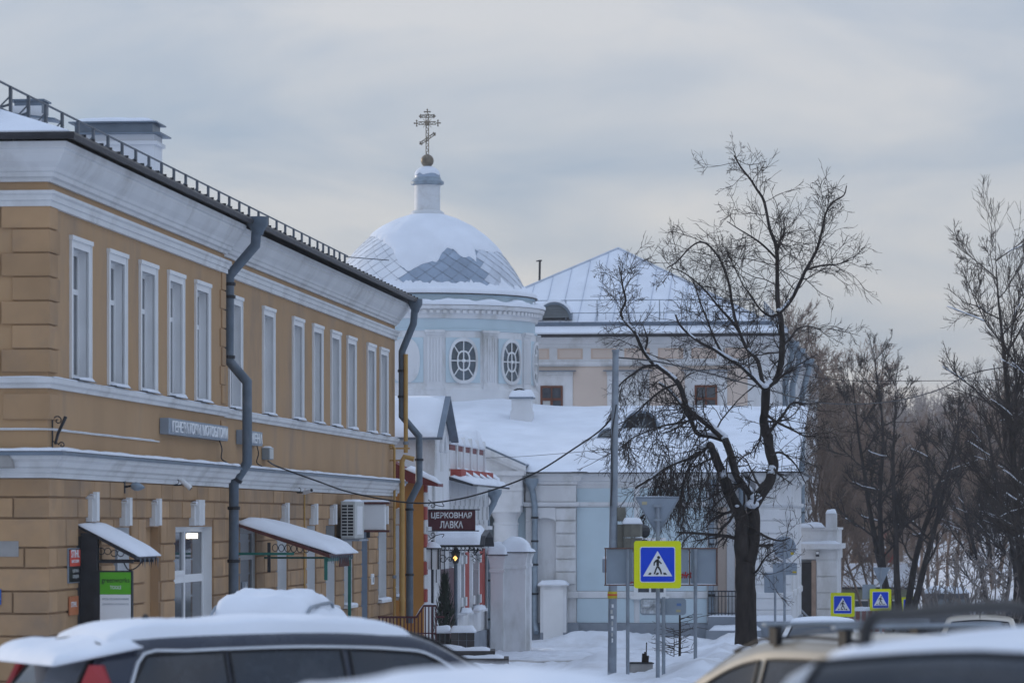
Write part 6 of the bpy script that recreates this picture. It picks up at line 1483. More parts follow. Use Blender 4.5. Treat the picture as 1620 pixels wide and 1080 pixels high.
# ---- generic bare trees
def make_tree(seed, H, stems, spread, kids, rmin, lean=.2, nb=14, ratio=.5, rr=.16, low=.15, up=.08, snowy=False, spr=.66):
    rng = random.Random(seed); tr = MB(); cr = TW(); sn = [] if snowy else None
    for s_ in range(stems):
        a = 2*math.pi*(s_+rng.random()*.5)/max(1, stems); h = H*rng.uniform(.82, 1.0); p = Vector((math.cos(a), math.sin(a), 0))*(.25 if stems > 1 else 0); d = Vector((math.cos(a)*lean*(stems > 1), math.sin(a)*lean*(stems > 1), 1)).normalized(); P = [p]; n = 9
        for i in range(n): d = (d+rv(rng, .10)+Vector((0,0,.06))).normalized(); P.append(P[-1]+d*h/n)
        r0 = rr/math.sqrt(stems)*1.1; R_ = [r0*(1-.88*(i/n))+.012 for i in range(n+1)]; tr.tube(curve_pts(P, 2), [r0*(1-(i/(2*n)))**.9+.008 for i in range(2*n+1)], 7)
        for k in range(7): shoot(cr, rng, P[-1-(k % 3)], d+rv(rng, .5), spread*.42*rng.uniform(.6, 1.1), rmin*1.6, 1, rmin, up, .19, kids, ratio, 5, None, spr)
        for k in range(nb):
            f = low+(1-low)*(k+rng.random())/nb; i = min(n-1, int(f*n)); q = P[i].lerp(P[i+1], f*n-i); a2 = rng.uniform(0, 6.28)
            dd = Vector((math.cos(a2), math.sin(a2), rng.uniform(.35, 1.1))); shoot(cr, rng, q, dd, spread*rng.uniform(.6, 1.1)*(1.15-.75*f), max(rmin*1.5, R_[i]*.42), 0, rmin, up, .19, kids, ratio, 6, sn, spr)
    return tr, cr, sn
def place(name, px, Y, data, label, group, mc, rz=0, sc=1.0, cat='tree'):
    x = xat(px, Y); t = thing(name, (x, Y, G(x, Y)-.1), rz, label, cat, group); t.scale = (sc, sc, sc)
    for nm, me in data.items():
        o = link(nm, me, None, t)
        if nm == 'branch_snow': o['kind'] = 'stuff'
    return t
def tree_data(mc, mt, *a, **k):
    tr, cr, sn = make_tree(*a, **k); o1 = tr.build('trunk', mt, None, True, False); o2 = cr.build('crown', mc, None); D = {'trunk': o1.data, 'crown': o2.data}
    if sn:
        m_ = MB()
        for pts, r in sn: m_.tube([p+Vector((0,0,r*.8+.01)) for p in pts], [max(.02, r*.9)]*len(pts), 4)
        o3 = m_.build('branch_snow', M_SNOW, None, 'all', False); D['branch_snow'] = o3.data; bpy.data.objects.remove(o3)
    bpy.data.objects.remove(o1); bpy.data.objects.remove(o2); return D
DA = tree_data(M_TWIG2, M_TWIG2, 31, 13.5, 2, 4.4, (7, 6, 4), .0075, lean=.07, nb=17, rr=.16, ratio=.56)
DB = tree_data(M_TWIG, M_BARK, 32, 11.6, 5, 3.0, (7, 6, 3), .0065, lean=.20, nb=12, rr=.33, ratio=.55, low=.3, snowy=True)
DC = tree_data(M_TWIG2, M_TWIG2, 33, 12.0, 4, 3.3, (7, 6, 4), .007, lean=.15, nb=13, rr=.17, ratio=.56, low=.2)
DD = tree_data(M_TWIG, M_BARK, 34, 13.6, 2, 5.0, (8, 6, 4), .0055, lean=.08, nb=22, rr=.22, ratio=.54, low=.22, snowy=True)
DE = tree_data(M_TWIG3, M_TWIG3, 35, 3.6, 6, 1.1, (5, 4), .010, lean=.35, nb=7, rr=.10, ratio=.5, low=.2)
g1_ = 'bare trees beyond the white porch'; l1 = 'tall bare brown tree standing beyond the white entrance porch'
for (px, Y, rz, sc, d) in ((1288,186,0,1.24,DA), (1320,200,2.1,1.22,DC), (1352,210,4.0,1.08,DA), (1268,205,1,1.36,DC), (1306,178,4.4,1.1,DC)): place('bare_tree', px, Y, d, l1, g1_, None, rz, sc)
place('multi_stemmed_tree', 1425, 150, DB, 'multi-stemmed dark tree with snow-lined branches above the far crosswalk signs', None, None, .6, 1.02)
g2_ = 'bare trees on the far slope'; l2 = 'slender bare brown tree on the snowy slope beyond the crosswalk signs'
for (px, Y, rz, sc, d) in ((1395,230,.5,.95,DC), (1470,205,1.2,.93,DC), (1505,222,3.2,.82,DA), (1540,240,5,.85,DC), (1575,215,.3,.9,DC), (1450,245,2.2,.82,DA), (1612,235,1.1,.9,DA), (1380,180,2.7,.8,DC)): place('bare_tree', px, Y, d, l2, g2_, None, rz, sc)
place('bare_tree', 1634, 112, DD, 'tall dense dark tree with snowy limbs leaning into the street from its edge', None, None, .9, 1.0)
place('bare_tree', 1608, 150, DD, 'dense dark twiggy tree behind the leaning street-edge tree', None, None, 3.6, .82)
place('bare_tree', 1575, 172, DD, 'dense dark twiggy tree standing above the snowy slope shrubs', None, None, 5.1, .72)
g3_ = 'bare shrubs on the snowy slope'; l3 = 'low bare grey shrub rising from the snowy slope'
for (px, Y, rz, sc) in ((1552,135,0,1.0), (1500,160,2,1.1), (1590,150,4,.9), (1472,170,1,.8)): place('bare_shrub', px, Y, DE, l3, g3_, None, rz, sc, 'shrub')
# saplings in the verge
rng = random.Random(9)
for (px, Y, h, lab) in ((1075, 82, 1.55, 'thin bare sapling with stubby side twigs in the snow verge'), (1066, 81, .8, 'knee-high twiggy sapling beside the taller one in the verge')):
    x = xat(px, Y); z0 = G(x, Y)-.05; t = thing('sapling', (x, Y, z0), 0, lab, 'sapling'); MB().tube([(0,0,0),(.01,0,h*.6),(0,0,h)], [.035,.028,.012] if h > 1 else [.012,.01,.006], 6).build('trunk', M_BARK, t); w2_ = TW()
    for k in range(16): f = rng.uniform(.15, .95); shoot(w2_, rng, Vector((0,0,h*f)), Vector((rng.choice((-1,1)), rng.uniform(-.6,.6), .25)), rng.uniform(.25, .6), .008, 0, .005, .04, .2, (2,), .5, 3)
    w2_.build('crown', M_TWIG, t)
# distant wood on the hillside, one mass
rng = random.Random(77); fw = TW()
for k in range(560):
    Y = rng.uniform(265, 470); px = rng.uniform(1180, 1720); x = xat(px, Y); z0 = G(x, Y); h = rng.uniform(6, 10.5)
    P = [Vector((x, Y, z0)), Vector((x+rng.uniform(-.4,.4), Y, z0+h*.5)), Vector((x+rng.uniform(-.8,.8), Y, z0+h))]; fw.add(P, .13, .03, 3)
    for j in range(30):
        f = rng.uniform(.2, 1); q = P[0].lerp(P[2], f); d = Vector((rng.uniform(-1,1), rng.uniform(-1,1), rng.uniform(.3,1.3))).normalized(); l = h*.28*(1.25-f); e = q+d*l; fw.add([q, e], .035, .016, 3)
        for i in range(3): q2 = q.lerp(e, rng.uniform(.3, 1)); fw.add([q2, q2+(d+rv(rng, .8)).normalized()*l*.55], .022, .012, 3)
o = fw.build('distant_wood', M_TWIG3, None); props(o, 'mass of bare grey-brown woodland on the far hillside', 'wood', None, 'stuff')
# ------------------------------------------------------------------ vehicles
def paint(name, col, rough=.3, dirt=(.35,.35,.36), da=.5, metal=.2): return mat(name, col, rough, .06, 2, coat=.5, dirt=dirt, dirt_amt=da, dscale=1.6, metal=metal, spec=.5)
P_NAVY = paint('navy_paint', (.012,.018,.038), .25, (.10,.11,.13), .5); P_SILV = paint('silver_paint', (.42,.44,.47), .35, (.6,.63,.68), .8); P_BEIGE = paint('beige_paint', (.36,.32,.26), .35, (.5,.48,.44), .6)
P_WHITE = paint('white_car_paint', (.62,.63,.64), .35, (.35,.34,.33), .5); P_GOLD = paint('champagne_paint', (.33,.28,.21), .35, (.5,.48,.45), .6); P_DARK = paint('charcoal_paint', (.03,.032,.036), .3, (.15,.15,.15), .5); P_GREY = paint('grey_car_paint', (.16,.17,.19), .3)
M_CGL = mat('car_glass', (.012,.016,.024), .05, .3, 1.5, spec=.7, dirt=(.10,.11,.13), dirt_amt=.35, dscale=2); M_CHROME = mat('satin_chrome', (.62,.64,.67), .25, .05, 3, metal=.9); M_TYRE = mat('rubber', (.02,.02,.021), .85, .2, 6); M_RIM = mat('alloy_rim', (.35,.36,.38), .35, .1, 4, metal=.7)
M_TAIL = mat('red_tail_lens', (.35,.015,.02), .2, .1, 4, spec=.6); M_HEAD = mat('clear_headlamp', (.55,.57,.6), .15, .1, 4, spec=.6); M_BLKP = mat('black_trim', (.018,.018,.02), .55, .2, 5)
def lerpk(K, x):
    if x <= K[0][0]: return K[0][1]
    for (a, u), (b, v) in zip(K, K[1:]):
        if x <= b: return u+(v-u)*(x-a)/(b-a)
    return K[-1][1]
def smk(K, x):
    if x <= K[0][0]: return K[0][1]
    if x >= K[-1][0]: return K[-1][1]
    for i in range(len(K)-1):
        if x <= K[i+1][0]:
            (x1, y1), (x2, y2) = K[i], K[i+1]; t = (x-x1)/(x2-x1)
            m1 = (y2-(K[i-1][1] if i > 0 else y1))/(x2-(K[i-1][0] if i > 0 else x1)); m2 = ((K[i+2][1] if i+2 < len(K) else y2)-y1)/((K[i+2][0] if i+2 < len(K) else x2)-x1)
            d = x2-x1; return (2*t**3-3*t*t+1)*y1+(t**3-2*t*t+t)*m1*d+(-2*t**3+3*t*t)*y2+(t**3-t*t)*m2*d
class Car:
    def __init__(c, label, loc, rz, pm, L=4.6, W=1.8, zb=.93, roof=None, hood=None, hr=.60, crown=.04, group=None, name='parked_car', tilt=0):
        c.t = thing(name, loc, rz, label, 'car', group); c.L, c.W, c.zb, c.hr, c.crown, c.pm = L, W, zb, hr, crown, pm
        c.roof = roof; c.hood = hood; c.hb = W/2-.07; c.body()
    def zs(c, x): return smk(c.roof, x)
    def zsurf(c, x, y): return c.zs(x)+c.crown*(1-(y/(c.hr-.04))**2)
    def body(c):
        L, W = c.L, c.W; mb = MB(); N = 28; ring = None; vs = []
        hwk = [(-L/2, W*.40), (-L/2+.12, W*.455), (-L/2+.6, W*.495), (0, W*.5), (L/2-.8, W*.49), (L/2-.25, W*.44), (L/2, W*.36)]
        for i in range(N+1):
            x = -L/2+L*i/N; hw = lerpk(hwk, x); zt = smk(c.hood, x); zl = .22+(.10 if i in (0, N) else 0)
            half = [(0, zl), (hw*.85, zl), (hw*.98, zl+.12), (hw, zl+.3), (hw, zt-.22), (hw*.985, zt-.08), (hw*.93, zt-.015), (hw*.8, zt+.01), (0, zt+.035)]
            vs += [(x, y, z) for y, z in half]+[(x, -y, z) for y, z in half[-2:0:-1]]
        m = 16; mb.add(vs, [(i*m+k, i*m+(k+1)%m, (i+1)*m+(k+1)%m, (i+1)*m+k) for i in range(N) for k in range(m)]+[tuple(range(m)), tuple(N*m+k for k in reversed(range(m)))])
        c.body_o = mb.build('body', c.pm, c.t, smooth=True)
        # cabin
        x0, x1 = c.roof[0][0], c.roof[-1][0]; N = 40; vs = []
        for i in range(N+1):
            x = x0+(x1-x0)*i/N; z = max(c.zs(x), c.zb-.03); f = min(1, max(0, (z-c.zb)/.25)); zsh = max(c.zb-.02, z-.085*f)
            hr = c.hb+(c.hr-c.hb)*min(1, (z-c.zb+.03)/(max(q[1] for q in c.roof)-c.zb)) ; half = [(c.hb, c.zb-.06), (hr+.04*f, zsh), (hr+.015*f, zsh+.05*f), (hr-.05, z), (hr*.5, z+c.crown*.72*f), (0, z+c.crown*f)]
            vs += [(x, y, z_) for y, z_ in half]+[(x, -y, z_) for y, z_ in half[-2::-1]]
        m = 11; mb = MB(); mb.add(vs, [(i*m+k, i*m+k+1, (i+1)*m+k+1, (i+1)*m+k) for i in range(N) for k in range(m-1)]); c.cab = mb.build('cabin', c.pm, c.t, smooth=True)
        # wheels
        for (x, s_) in ((-L/2+.92, 1), (-L/2+.92, -1), (L/2-.9, 1), (L/2-.9, -1)):
            M_ = Matrix.Translation((x, s_*(W/2-.12), .32)) @ Matrix.Rotation(R(90*s_), 4, 'X')
            wh = MB().at(M_).lathe([(.19,-.1),(.30,-.11),(.325,-.06),(.325,.06),(.30,.11),(.19,.1)], 24).build('wheel', M_TYRE, c.t, smooth=True)
            MB().at(M_).lathe([(.001,-.09),(.06,-.1),(.19,-.08),(.2,-.04)], 20).build('rim', M_RIM, wh, smooth=True)
        for s_ in (1, -1):
            MB().box(L/2-.32, L/2-.06, s_*(W*.30), s_*(W*.445), .60, .74, .03).build('headlight', M_HEAD, c.t)
            MB().box(c.roof[-1][0]-.34, c.roof[-1][0]-.16, s_*(W/2-.01), s_*(W/2+.17), c.zb+.02, c.zb+.17, .04).build('mirror', c.pm, c.t)
        MB().box(-L/2-.03, -L/2+.1, -W*.38, W*.38, .3, .52, .03).build('rear_bumper', c.pm, c.t); MB().box(L/2-.08, L/2+.02, -W*.34, W*.34, .3, .55, .03).build('front_bumper', M_BLKP, c.t)
        MB().box(-L/2-.012, -L/2+.01, -.26, .26, .62, .74).build('number_plate', M_WS, c.t)
    def side_y(c, x, z):
        zt = max(q[1] for q in c.roof); zr = max(c.zs(x), c.zb+.03); hr = c.hb+(c.hr-c.hb)*min(1, (zr-c.zb+.03)/(zt-c.zb)); zsh = zr-.085*min(1, (zr-c.zb)/.25)
        t = (z-(c.zb-.06))/max(.05, zsh-(c.zb-.06)); return c.hb+(hr+.04-c.hb)*t
    def side(c, x0, x1, s_, fr=M_BLKP, slope0=0, slope1=0, m=M_CGL, top=.13):
        """side window between x0 and x1; slope = how far the top corner leans in"""
        n = 10; lo = []; hi = []
        for i in range(n+1):
            u = i/n; xb = x0+(x1-x0)*u; xt = x0+slope0+(x1-slope1-x0-slope0)*u; zt = max(c.zb+.05, c.zs(xt)-top); lo.append((xb, c.zb+.03)); hi.append((xt, zt))
        def P(x, z, o): return (x, s_*(c.side_y(x, z)+o), z)
        mb = MB(); vs = []
        for (a, b) in zip(lo, hi):
            for k in range(5): f = k/4; vs.append(P(a[0]+(b[0]-a[0])*f, a[1]+(b[1]-a[1])*f, .006))
        mb.add(vs, [(i*5+k, (i+1)*5+k, (i+1)*5+k+1, i*5+k+1) for i in range(n) for k in range(4)]); w_ = mb.build('side_window', m, c.cab, smooth='all')
        loop = lo+hi[::-1]+lo[:1]; MB().tube([P(x, z, .008) for x, z in loop], .013, 5).build('window_trim', fr, w_); return w_
    def screen(c, xa, xb, m=M_CGL, name='windscreen', wf=.93, trim=True):
        n = 12; vs = []; hw = []
        for i in range(n+1):
            x = xa+(xb-xa)*i/n; z = c.zs(x); zt = max(q[1] for q in c.roof); f = min(1, (z-c.zb+.03)/(zt-c.zb)); h = (c.hb+(c.hr-c.hb)*f-.07)*wf
            for k in range(9):
                y = h*(k/4-1); vs.append((x+(.014 if xb > 0 else -.014), y, z+c.crown*min(1, max(0, (z-c.zb)/.25))*(1-(abs(y)/(h/wf))**1.6)+.012))
        mb = MB(); mb.add(vs, [(i*9+k, (i+1)*9+k, (i+1)*9+k+1, i*9+k+1) for i in range(n) for k in range(8)]); o = mb.build(name, m, c.cab, smooth='all')
        if trim: MB().tube([Vector(vs[i]) for i in list(range(9))+[9*j+8 for j in range(1, n+1)]+[n*9+k for k in range(7, -1, -1)]+[9*j for j in range(n-1, -1, -1)]], .014, 5).build('rubber_seal', M_BLKP, o)
        return o
    def snow(c, x0, x1, h, seed=1, hang=.0, wf=1.0, m=None):
        n, k_ = 26, 16; vs = []
        for i in range(n+1):
            x = x0+(x1-x0)*i/n; z = c.zs(x)
            for k in range(k_+1):
                v = k/k_*2-1; y = v*(c.hr+.015)*wf; e = min(1, (1-abs(v))*5)*min(1, min(i, n-i)/3+.0); e = e**.6 if e > 0 else 0
                vs.append((x, y, c.zsurf(x, min(c.hr-.05, abs(y)))+(.012 if e > 0 else -.03)+h*e*(1+.35*nz2(x+seed*5, y, 2.2, seed)+.15*nz2(x, y, 7, seed)) -(.06 if abs(v) == 1 else 0)))
        mb = MB(); m_ = k_+1; mb.add(vs, [(i*m_+k, (i+1)*m_+k, (i+1)*m_+k+1, i*m_+k+1) for i in range(n) for k in range(k_)]); return mb.build('roof_snow', m or M_SNOW, c.t, smooth='all')
    def rails(c, x0, x1, h=.06, m=M_BLKP, r=.018, inset=.06):
        for s_ in (1, -1):
            y = s_*(c.hr-inset); P = [(x0, y, c.zs(x0)+.0), (x0+.1, y, c.zs(x0+.1)+h)]+[(x0+.1+(x1-x0-.2)*k/6, y, c.zs(x0+.1+(x1-x0-.2)*k/6)+h) for k in range(1, 7)]+[(x1, y, c.zs(x1)+.0)]
            MB().tube(curve_pts(P, 3), r, 8).build('roof_rail', m, c.cab, smooth=True)
def ground_at(x, Y): l = road_l(Y); return (gz(Y)-dip(Y)) if l < x < l+9 else G(x, Y)
HOODW = [(-2.4,.80),(-2.3,.93),(-1.2,.95),(.6,.94),(1.25,.93),(1.9,.82),(2.25,.68),(2.4,.55)]
# 1 navy estate with snow
xw, yw0 = -1.40, 27.8; rzw = R(27)
c = Car('dark navy estate car with snow-laden roof parked in front of the yellow building', (xw, yw0, G(xw, yw0)), rzw, P_NAVY, 4.75, 1.86, .95, [(-2.34,.95),(-2.22,1.12),(-2.0,1.40),(-1.8,1.475),(-1.2,1.505),(-.4,1.515),(.2,1.49),(.55,1.44),(.9,1.25),(1.3,1.02),(1.45,.93)], HOODW, .60)
for s_ in (1, -1):
    c.side(-1.95, -1.10, s_, M_BLKP, .25, .0); c.side(-1.06, -.16, s_, M_BLKP, 0, .02); c.side(-.11, 1.12, s_, M_BLKP, 0, .62)
    Q = [(-1.97, .98), (-1.86, 1.14), (-1.72, c.zs(-1.72)-.115)]+[(x, c.zs(x)-.115) for x in (-1.4, -1.0, -.5, 0, .3, .5)]+[(.72, 1.22), (1.0, 1.06), (1.16, .98)]
    MB().tube(curve_pts([(x, s_*(c.side_y(x, z)+.012), z) for x, z in Q], 3), .016, 6).build('chrome_strip', M_CHROME, c.cab, smooth=True)
    MB().poly([(-2.30, s_*.80, .78), (-2.02, s_*.885, .80), (-2.0, s_*.85, 1.08), (-2.05, s_*.74, 1.30), (-2.14, s_*.72, 1.30), (-2.26, s_*.74, 1.05)], (-.03, s_*.03, 0)).build('tail_light', M_TAIL, c.t)
c.screen(-2.24, -1.98, name='rear_window'); c.screen(1.22, .56)
c.snow(-2.02, .5, .055, 3); MB().box(-.42, -.34, -.66, -.60, 1.0, 1.1)
mb = MB(); snow_slab(mb, [(-2.42,-.72,1.30),(-1.75,-.72,1.42),(-1.75,.72,1.42),(-2.42,.72,1.30)], .085, 18, 24, 5, amp=.9); mb.build('spoiler_snow', M_SNOW, c.t, smooth='all')
mb = MB(); mb.lathe([(.001,0),(.05,.02),(.02,.09),(.001,.10)], 8, (-1.45, 0, 1.54)); mb.build('aerial_fin', M_BLKP, c.t)
# 2 snow-roofed saloon very close by
x_, y_ = -.13, 10.6; c = Car('pale grey saloon car with an evenly snow-covered roof close behind the navy estate', (x_, y_, G(x_, y_)), R(84), P_GREY, 4.5, 1.76, .92, [(-1.85,.93),(-1.5,1.20),(-1.1,1.41),(-.7,1.48),(-.1,1.505),(.25,1.48),(.5,1.42),(.9,1.15),(1.35,.93)], HOODW, .58)
for s_ in (1, -1): c.side(-1.2, -.3, s_, M_BLKP, .3, .0); c.side(-.24, 1.0, s_, M_BLKP, 0, .55); MB().box(-2.27, -2.1, s_*.55, s_*.8, .68, .86, .03).build('tail_light', M_TAIL, c.t)
c.screen(-1.75, -1.05, name='rear_window'); c.screen(1.25, .5); c.snow(-1.1, .5, .12, 8)
# 3 snow-buried car by the facade
x_, y_ = xat(452, 45), 45.0; c = Car('car buried under a deep snow heap beside the yellow facade, its pale roof rail showing', (x_, y_, G(x_, y_)), R(83), P_SILV, 4.3, 1.75, .93, [(-2.05,.94),(-1.9,1.2),(-1.6,1.40),(-1.0,1.45),(-.2,1.46),(.3,1.42),(.8,1.2),(1.3,.93)], HOODW, .60)
for s_ in (1, -1): c.side(-1.7, -.5, s_, M_BLKP, .3, .0); c.side(-.4, 1.0, s_, M_BLKP, 0, .6); MB().box(-2.17, -2.0, s_*.6, s_*.82, .7, .95, .03).build('tail_light', M_TAIL, c.t)
c.screen(-2.0, -1.6, name='rear_window'); c.screen(1.2, .35); c.snow(-1.75, .5, .22, 12)
c.rails(-1.9, .1, .13, M_POLE, .02, .03)
mb = MB(); snow_slab(mb, [(-1.9,-.75,1.30),(-1.9,.75,1.30),(.6,.75,1.30),(.6,-.75,1.30)], .25, 14, 14, 9, amp=.35); mb.build('snow_heap', M_SNOW, c.t, smooth='all')
# 4 white saloon facing us
Yc = 60.0; x_ = xat(1301, Yc); c = Car('white saloon car with lightly frosted roof facing the camera in the street', (x_, Yc, ground_at(x_, Yc)), R(-96), P_WHITE, 4.4, 1.72, .92, [(-1.7,.93),(-1.3,1.18),(-.95,1.34),(-.4,1.40),(.1,1.40),(.4,1.34),(.9,1.10),(1.25,.93)], HOODW, .55)
for s_ in (1, -1): c.side(-1.1, -.25, s_, M_BLKP, .3, .0); c.side(-.18, .95, s_, M_BLKP, 0, .55)
c.screen(1.16, .42); c.screen(-1.6, -.95, name='rear_window'); c.snow(-.9, .36, .025, 15); MB().box(2.16, 2.21, -.3, .3, .45, .6).build('grille', M_BLKP, c.t)
# 5 beige hatchback with roof bars
Yc = 23.5; x_ = xat(1300, Yc)+.20; c = Car('beige hatchback with two steel roof bars parked at an angle', (x_, Yc+1.1, ground_at(x_, Yc)), R(122), P_BEIGE, 4.0, 1.68, .88, [(-1.9,.90),(-1.75,1.16),(-1.5,1.38),(-.9,1.465),(-.2,1.475),(.15,1.44),(.45,1.34),(.9,1.09),(1.25,.89)], [(-2.05,.78),(-1.9,.88),(0,.89),(1.2,.88),(1.7,.78),(2.0,.6)], .57)
for s_ in (1, -1):
    c.side(-1.55, -.95, s_, M_BLKP, .2, .0); c.side(-.9, -.05, s_, M_BLKP, 0, .02); c.side(.02, 1.05, s_, M_BLKP, 0, .6); MB().box(-2.0, -1.8, s_*.55, s_*.78, .7, 1.0, .03).build('tail_light', M_TAIL, c.t)
    MB().tube([(x, s_*(c.hr-.01), c.zs(x)+.02) for x in (-1.4,-.9,-.4,.1,.4)], .012, 5).build('roof_gutter', M_BLKP, c.cab)
c.screen(-1.85, -1.52, name='rear_window'); c.screen(1.15, .42)
for x in (-.85, -.1):
    bar = MB().box(x-.03, x+.03, -.68, .68, c.zs(x)+.085, c.zs(x)+.115, .008).build('roof_bar', M_POLE, c.t)
    for s_ in (1, -1): MB().box(x-.04, x+.04, s_*.56, s_*.61, c.zs(x)-.03, c.zs(x)+.085).build('bar_foot', M_BLKP, bar)
# 6 silver SUV very close, rear to us
c = Car('silver off-road car with tall black roof rails and frosted roof, rear window towards us', (2.32, 13.67, ground_at(2.32, 13.67)-.01), R(66), P_SILV, 4.7, 1.88, 1.02, [(-2.28,1.03),(-2.2,1.32),(-2.09,1.58),(-1.9,1.64),(-1.0,1.66),(0,1.655),(.4,1.60),(.95,1.32),(1.45,1.02)], [(-2.35,.85),(-2.25,1.0),(-1,1.03),(1.3,1.02),(1.9,.95),(2.25,.8),(2.35,.6)], .64)
for s_ in (1, -1): c.side(-1.95, -1.15, s_, M_BLKP, .2, 0); c.side(-1.08, -.15, s_, M_BLKP); c.side(-.08, 1.2, s_, M_BLKP, 0, .62); MB().box(-2.33, -2.1, s_*.68, s_*.88, .85, 1.35, .04).build('tail_light', M_TAIL, c.t)
c.screen(-2.26, -2.02, name='rear_window'); c.screen(1.35, .48); c.rails(-1.75, .55, .125, M_BLKP, .026, .15); c.snow(-1.95, .35, .02, 21, wf=.98)
# 7 champagne car braking ahead, dark hatchback, car on the far road
Yc = 66.0; x_ = xat(1550, Yc); c = Car('champagne car with lit red brake lamp driving away along the street', (x_, Yc, ground_at(x_, Yc)), R(83), P_GOLD, 4.4, 1.74, .92, [(-1.9,.95),(-1.7,1.22),(-1.45,1.36),(-.9,1.42),(-.2,1.43),(.2,1.38),(.8,1.12),(1.2,.93)], HOODW, .57)
for s_ in (1, -1): c.side(-1.5, -.5, s_, M_BLKP, .3, 0); c.side(-.42, .9, s_, M_BLKP, 0, .55); MB().box(-2.23, -2.05, s_*.58, s_*.82, .75, .95, .03).build('tail_light', M_TAIL, c.t)
c.screen(-1.84, -1.5, name='rear_window'); c.screen(1.1, .3)
for k in range(3): MB().lathe([(.001,-.02),(.022,0),(.001,.02)], 6, (-1.86, -.07+.07*k, 1.17)).build('brake_lamp', M_TAILON, c.t)
MB().tube([(-1.2,0,1.44),(-1.35,0,1.72)], .008, 5).build('aerial', M_BLKP, c.t)
Yc = 78.0; x_ = xat(1447, Yc)+.35; c = Car('dark hatchback beyond the silver roof rail', (x_, Yc, ground_at(x_, Yc)), R(82), P_DARK, 4.0, 1.7, .95, [(-1.9,.96),(-1.8,1.3),(-1.5,1.48),(-.6,1.52),(.1,1.48),(.6,1.2),(1.1,.95)], HOODW, .57)
c.screen(-1.86, -1.5, name='rear_window'); c.screen(1.0, .2)
for s_ in (1, -1): c.side(-1.4, .8, s_, M_BLKP, .2, .5); MB().box(-2.23, -2.05, s_*.58, s_*.82, .75, 1.0, .03).build('tail_light', M_TAIL, c.t)
Yc = 170.0; x_ = xat(1622, Yc); c = Car('dark car parked at the foot of the snowy slope', (x_, Yc, G(x_, Yc)-.05), R(170), P_DARK, 4.4, 1.75, .95, [(-1.9,.96),(-1.7,1.3),(-1.2,1.5),(-.4,1.55),(.1,1.5),(.6,1.2),(1.1,.95)], HOODW, .57)
for s_ in (1, -1): c.side(-1.3, -.3, s_, M_BLKP, .3, 0); c.side(-.2, .8, s_, M_BLKP, 0, .5)
# ------------------------------------------------------------------ far houses, fences, wires, haze
def cottage(px0, px1, pyE, pyR, Y, wm, rm, label, nw=4, dep=7):
    x0, x1 = xat(px0, Y), xat(px1, Y); zg = min(G(x0, Y), G(x1, Y))-.6; zE, zR = zat(pyE, Y), zat(pyR, Y); t = thing('cottage', ((x0+x1)/2, Y, zg), R(-6), label, 'house'); w_ = (x1-x0)/2; E_, R_ = zE-zg, zR-zg
    MB().box(-w_+.3, w_-.3, .3, dep, 0, E_).build('wall', wm, t)
    MB().poly([(-w_, -.2, E_), (-w_, dep/2, R_), (-w_, dep+.3, E_), (-w_, dep+.3, E_-.12), (-w_, dep/2, R_-.12), (-w_, -.2, E_-.12)], (2*w_, 0, 0)).build('roof', rm, t)
    for s_ in (0, 1):
        mb = MB(); y0 = -.22 if s_ == 0 else dep+.32
        snow_slab(mb, [(-w_-.03, y0, E_+.01), (w_+.03, y0, E_+.01), (w_+.03, dep/2, R_+.02), (-w_-.03, dep/2, R_+.02)], .22, 14, 6, px0); mb.build('roof_snow', M_SNOW, t, smooth='all')
    for k in range(nw):
        xc = -w_+.3+(2*w_-.6)*(k+.5)/nw; f = MB().box(xc-.45, xc+.45, .24, .31, E_-2.0, E_-.7).build('window', M_WFR, t); MB().box(xc-.36, xc+.36, .22, .245, E_-1.92, E_-.78).build('pane', M_GLASS, f)
    MB().box(.5, 1.1, dep/2-.3, dep/2+.3, R_-.4, R_+.8).build('chimney', M_RED, t); return t
cottage(1322, 1448, 928, 893, 205, mat('faded_green_boards', (.30,.31,.22), .8, .15, 3), M_DARK, 'low olive-walled house with broad snowy roof behind the crosswalk signs', 5)
cottage(1345, 1420, 880, 858, 255, mat('grey_boards', (.20,.19,.19), .85, .15, 3), M_DARK, 'small grey house with snowy roof on the slope behind the olive house', 3)
cottage(1488, 1545, 862, 842, 290, mat('brown_boards', (.17,.11,.085), .85, .15, 3), M_DARK, 'small brown house half hidden by trees high on the slope', 2)
# red-brown fence with grey top by the side street
Yf = 165.0; x0, x1 = xat(1342, Yf), xat(1402, Yf); t = thing('board_fence', (x0, Yf, G(x0, Yf)-.3), 0, 'low brick-red panel fence beyond the nearer far crosswalk sign', 'fence'); z1 = zat(966, Yf)-t.location.z; n = 6; w_ = (x1-x0)/n
FR = mat('brick_red_panel', (.26,.10,.085), .8, .15, 3, perobj=.15)
for k in range(n): MB().box(k*w_+.02, (k+1)*w_-.02, 0, .06, 0, z1).build('panel', FR, t)
for k in range(n+1): MB().box(k*w_-.05, k*w_+.05, -.03, .09, 0, z1+.12).build('post', M_CONC, t)
mb = MB(); snow_ledge(mb, (0,-.04,z1), (x1-x0,-.04,z1), (0,1,0), .16, .2, 0, 2); mb.build('snow', M_SNOW, t, smooth='all')
Yf = 180.0; x0, x1 = xat(1545, Yf), xat(1640, Yf); t = thing('metal_fence', (x0, Yf, G(x0, Yf)-.2), 0, 'thin dark metal fence along the snowy slope', 'fence'); z1 = 1.7
dzf = (G(x1, Yf)-G(x0, Yf)); n = 16
for k in range(n+1): MB().tube([((x1-x0)*k/n, 0, dzf*k/n), ((x1-x0)*k/n, 0, dzf*k/n+z1)], .03, 5).build('post', M_DARK, t)
for h in (.4, 1.6): MB().tube([(0,0,h), (x1-x0,0,h+dzf)], .025, 5).build('rail', M_DARK, t)
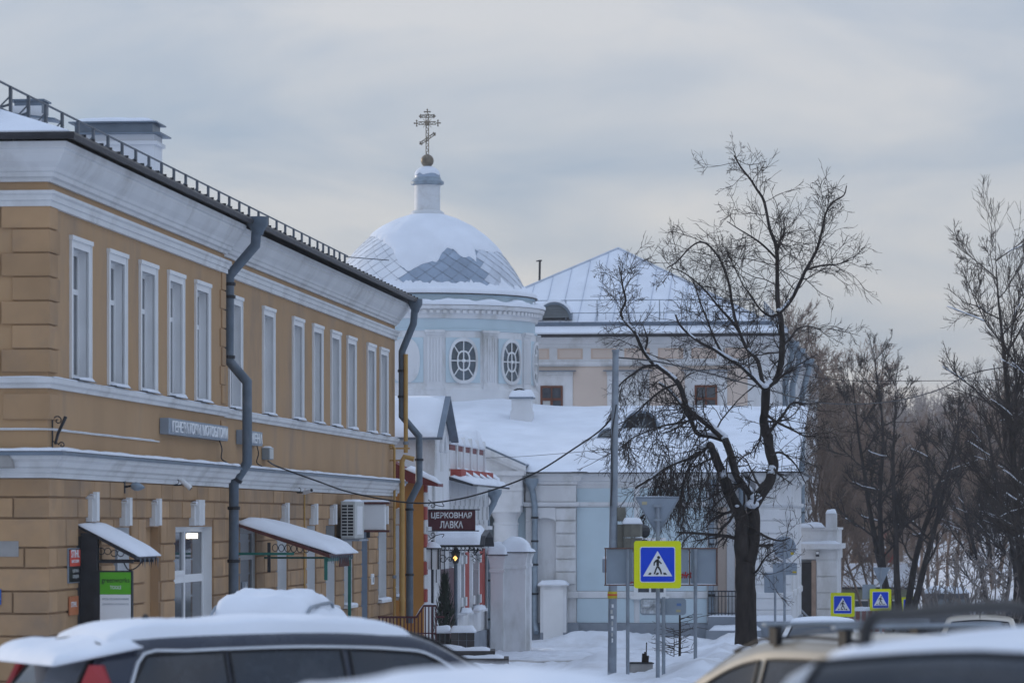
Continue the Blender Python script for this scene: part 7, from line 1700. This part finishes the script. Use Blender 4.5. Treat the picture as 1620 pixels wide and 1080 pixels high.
Yf = 188; x0 = xat(1500, Yf); t = thing('grey_garage', (x0, Yf, G(x0, Yf)-.3), R(-5), 'low dark grey garage with snow on its roof behind the shrubs', 'shed'); w_ = xat(1555, Yf)-x0
MB().box(-.6*w_, w_*.6, 0, 4, 0, 2.2).build('wall', mat('garage_grey', (.13,.13,.14), .8, .2, 3), t); MB().box(-.4*w_, .0, -.05, 0, .1, 1.9).build('gate', M_GREYBOX, t); MB().box(.1*w_, .5*w_, -.05, 0, .1, 1.9).build('gate', M_GREYBOX, t)
mb = MB(); snow_slab(mb, [(-.65*w_,-.2,2.2),(.65*w_,-.2,2.2),(.65*w_,4.1,2.2),(-.65*w_,4.1,2.2)], .3, 10, 6); mb.build('snow', M_SNOW, t, smooth='all')
# overhead cables
def cable(pts, r, lab):
    mb = MB(); mb.tube(curve_pts([at(*p) for p in pts], 8), r, 5, False); o = mb.build('overhead_cable', M_BLK, None, fix=False); props(o, lab, 'cable')
cable([(424,729,72.5),(440,738,73.5),(500,760,74),(560,780,75),(650,795,74),(720,790,73),(790,771,72),(850,746,71.5),(910,708,71),(950,680,70.4),(975,652,70)], .017, 'thick black cable sagging from the yellow wall to the grey pole')
cable([(764,724,112),(820,722,105),(900,716,90),(972,709,70.1)], .007, 'thin wire from the shop roof to the grey pole')
cable([(974,565,70),(1040,572,72),(1120,590,76),(1200,612,82),(1300,637,92),(1400,636,100),(1480,618,106),(1540,590,110),(1605,578,112)], .016, 'black cable dipping from the pole top to the dense street-edge tree')
cable([(1230,585,150),(1330,601,150),(1500,602,150),(1640,600,150)], .014, 'thin distant wire behind the far trees')
# haze
hz = MB().box(-420, 420, -12, 640, -7, 19.5).build('haze', None)
hz['kind'] = 'stuff'; hm = bpy.data.materials.new('haze'); hm.use_nodes = True; ht = hm.node_tree; ht.nodes.clear(); ho = ht.nodes.new('ShaderNodeOutputMaterial'); hv = ht.nodes.new('ShaderNodeVolumePrincipled')
hv.inputs['Color'].default_value = (.86, .91, 1.0, 1); hv.inputs['Density'].default_value = .00042; hv.inputs['Anisotropy'].default_value = .3
ht.links.new(hv.outputs['Volume'], ho.inputs['Volume']); hz.data.materials.append(hm)
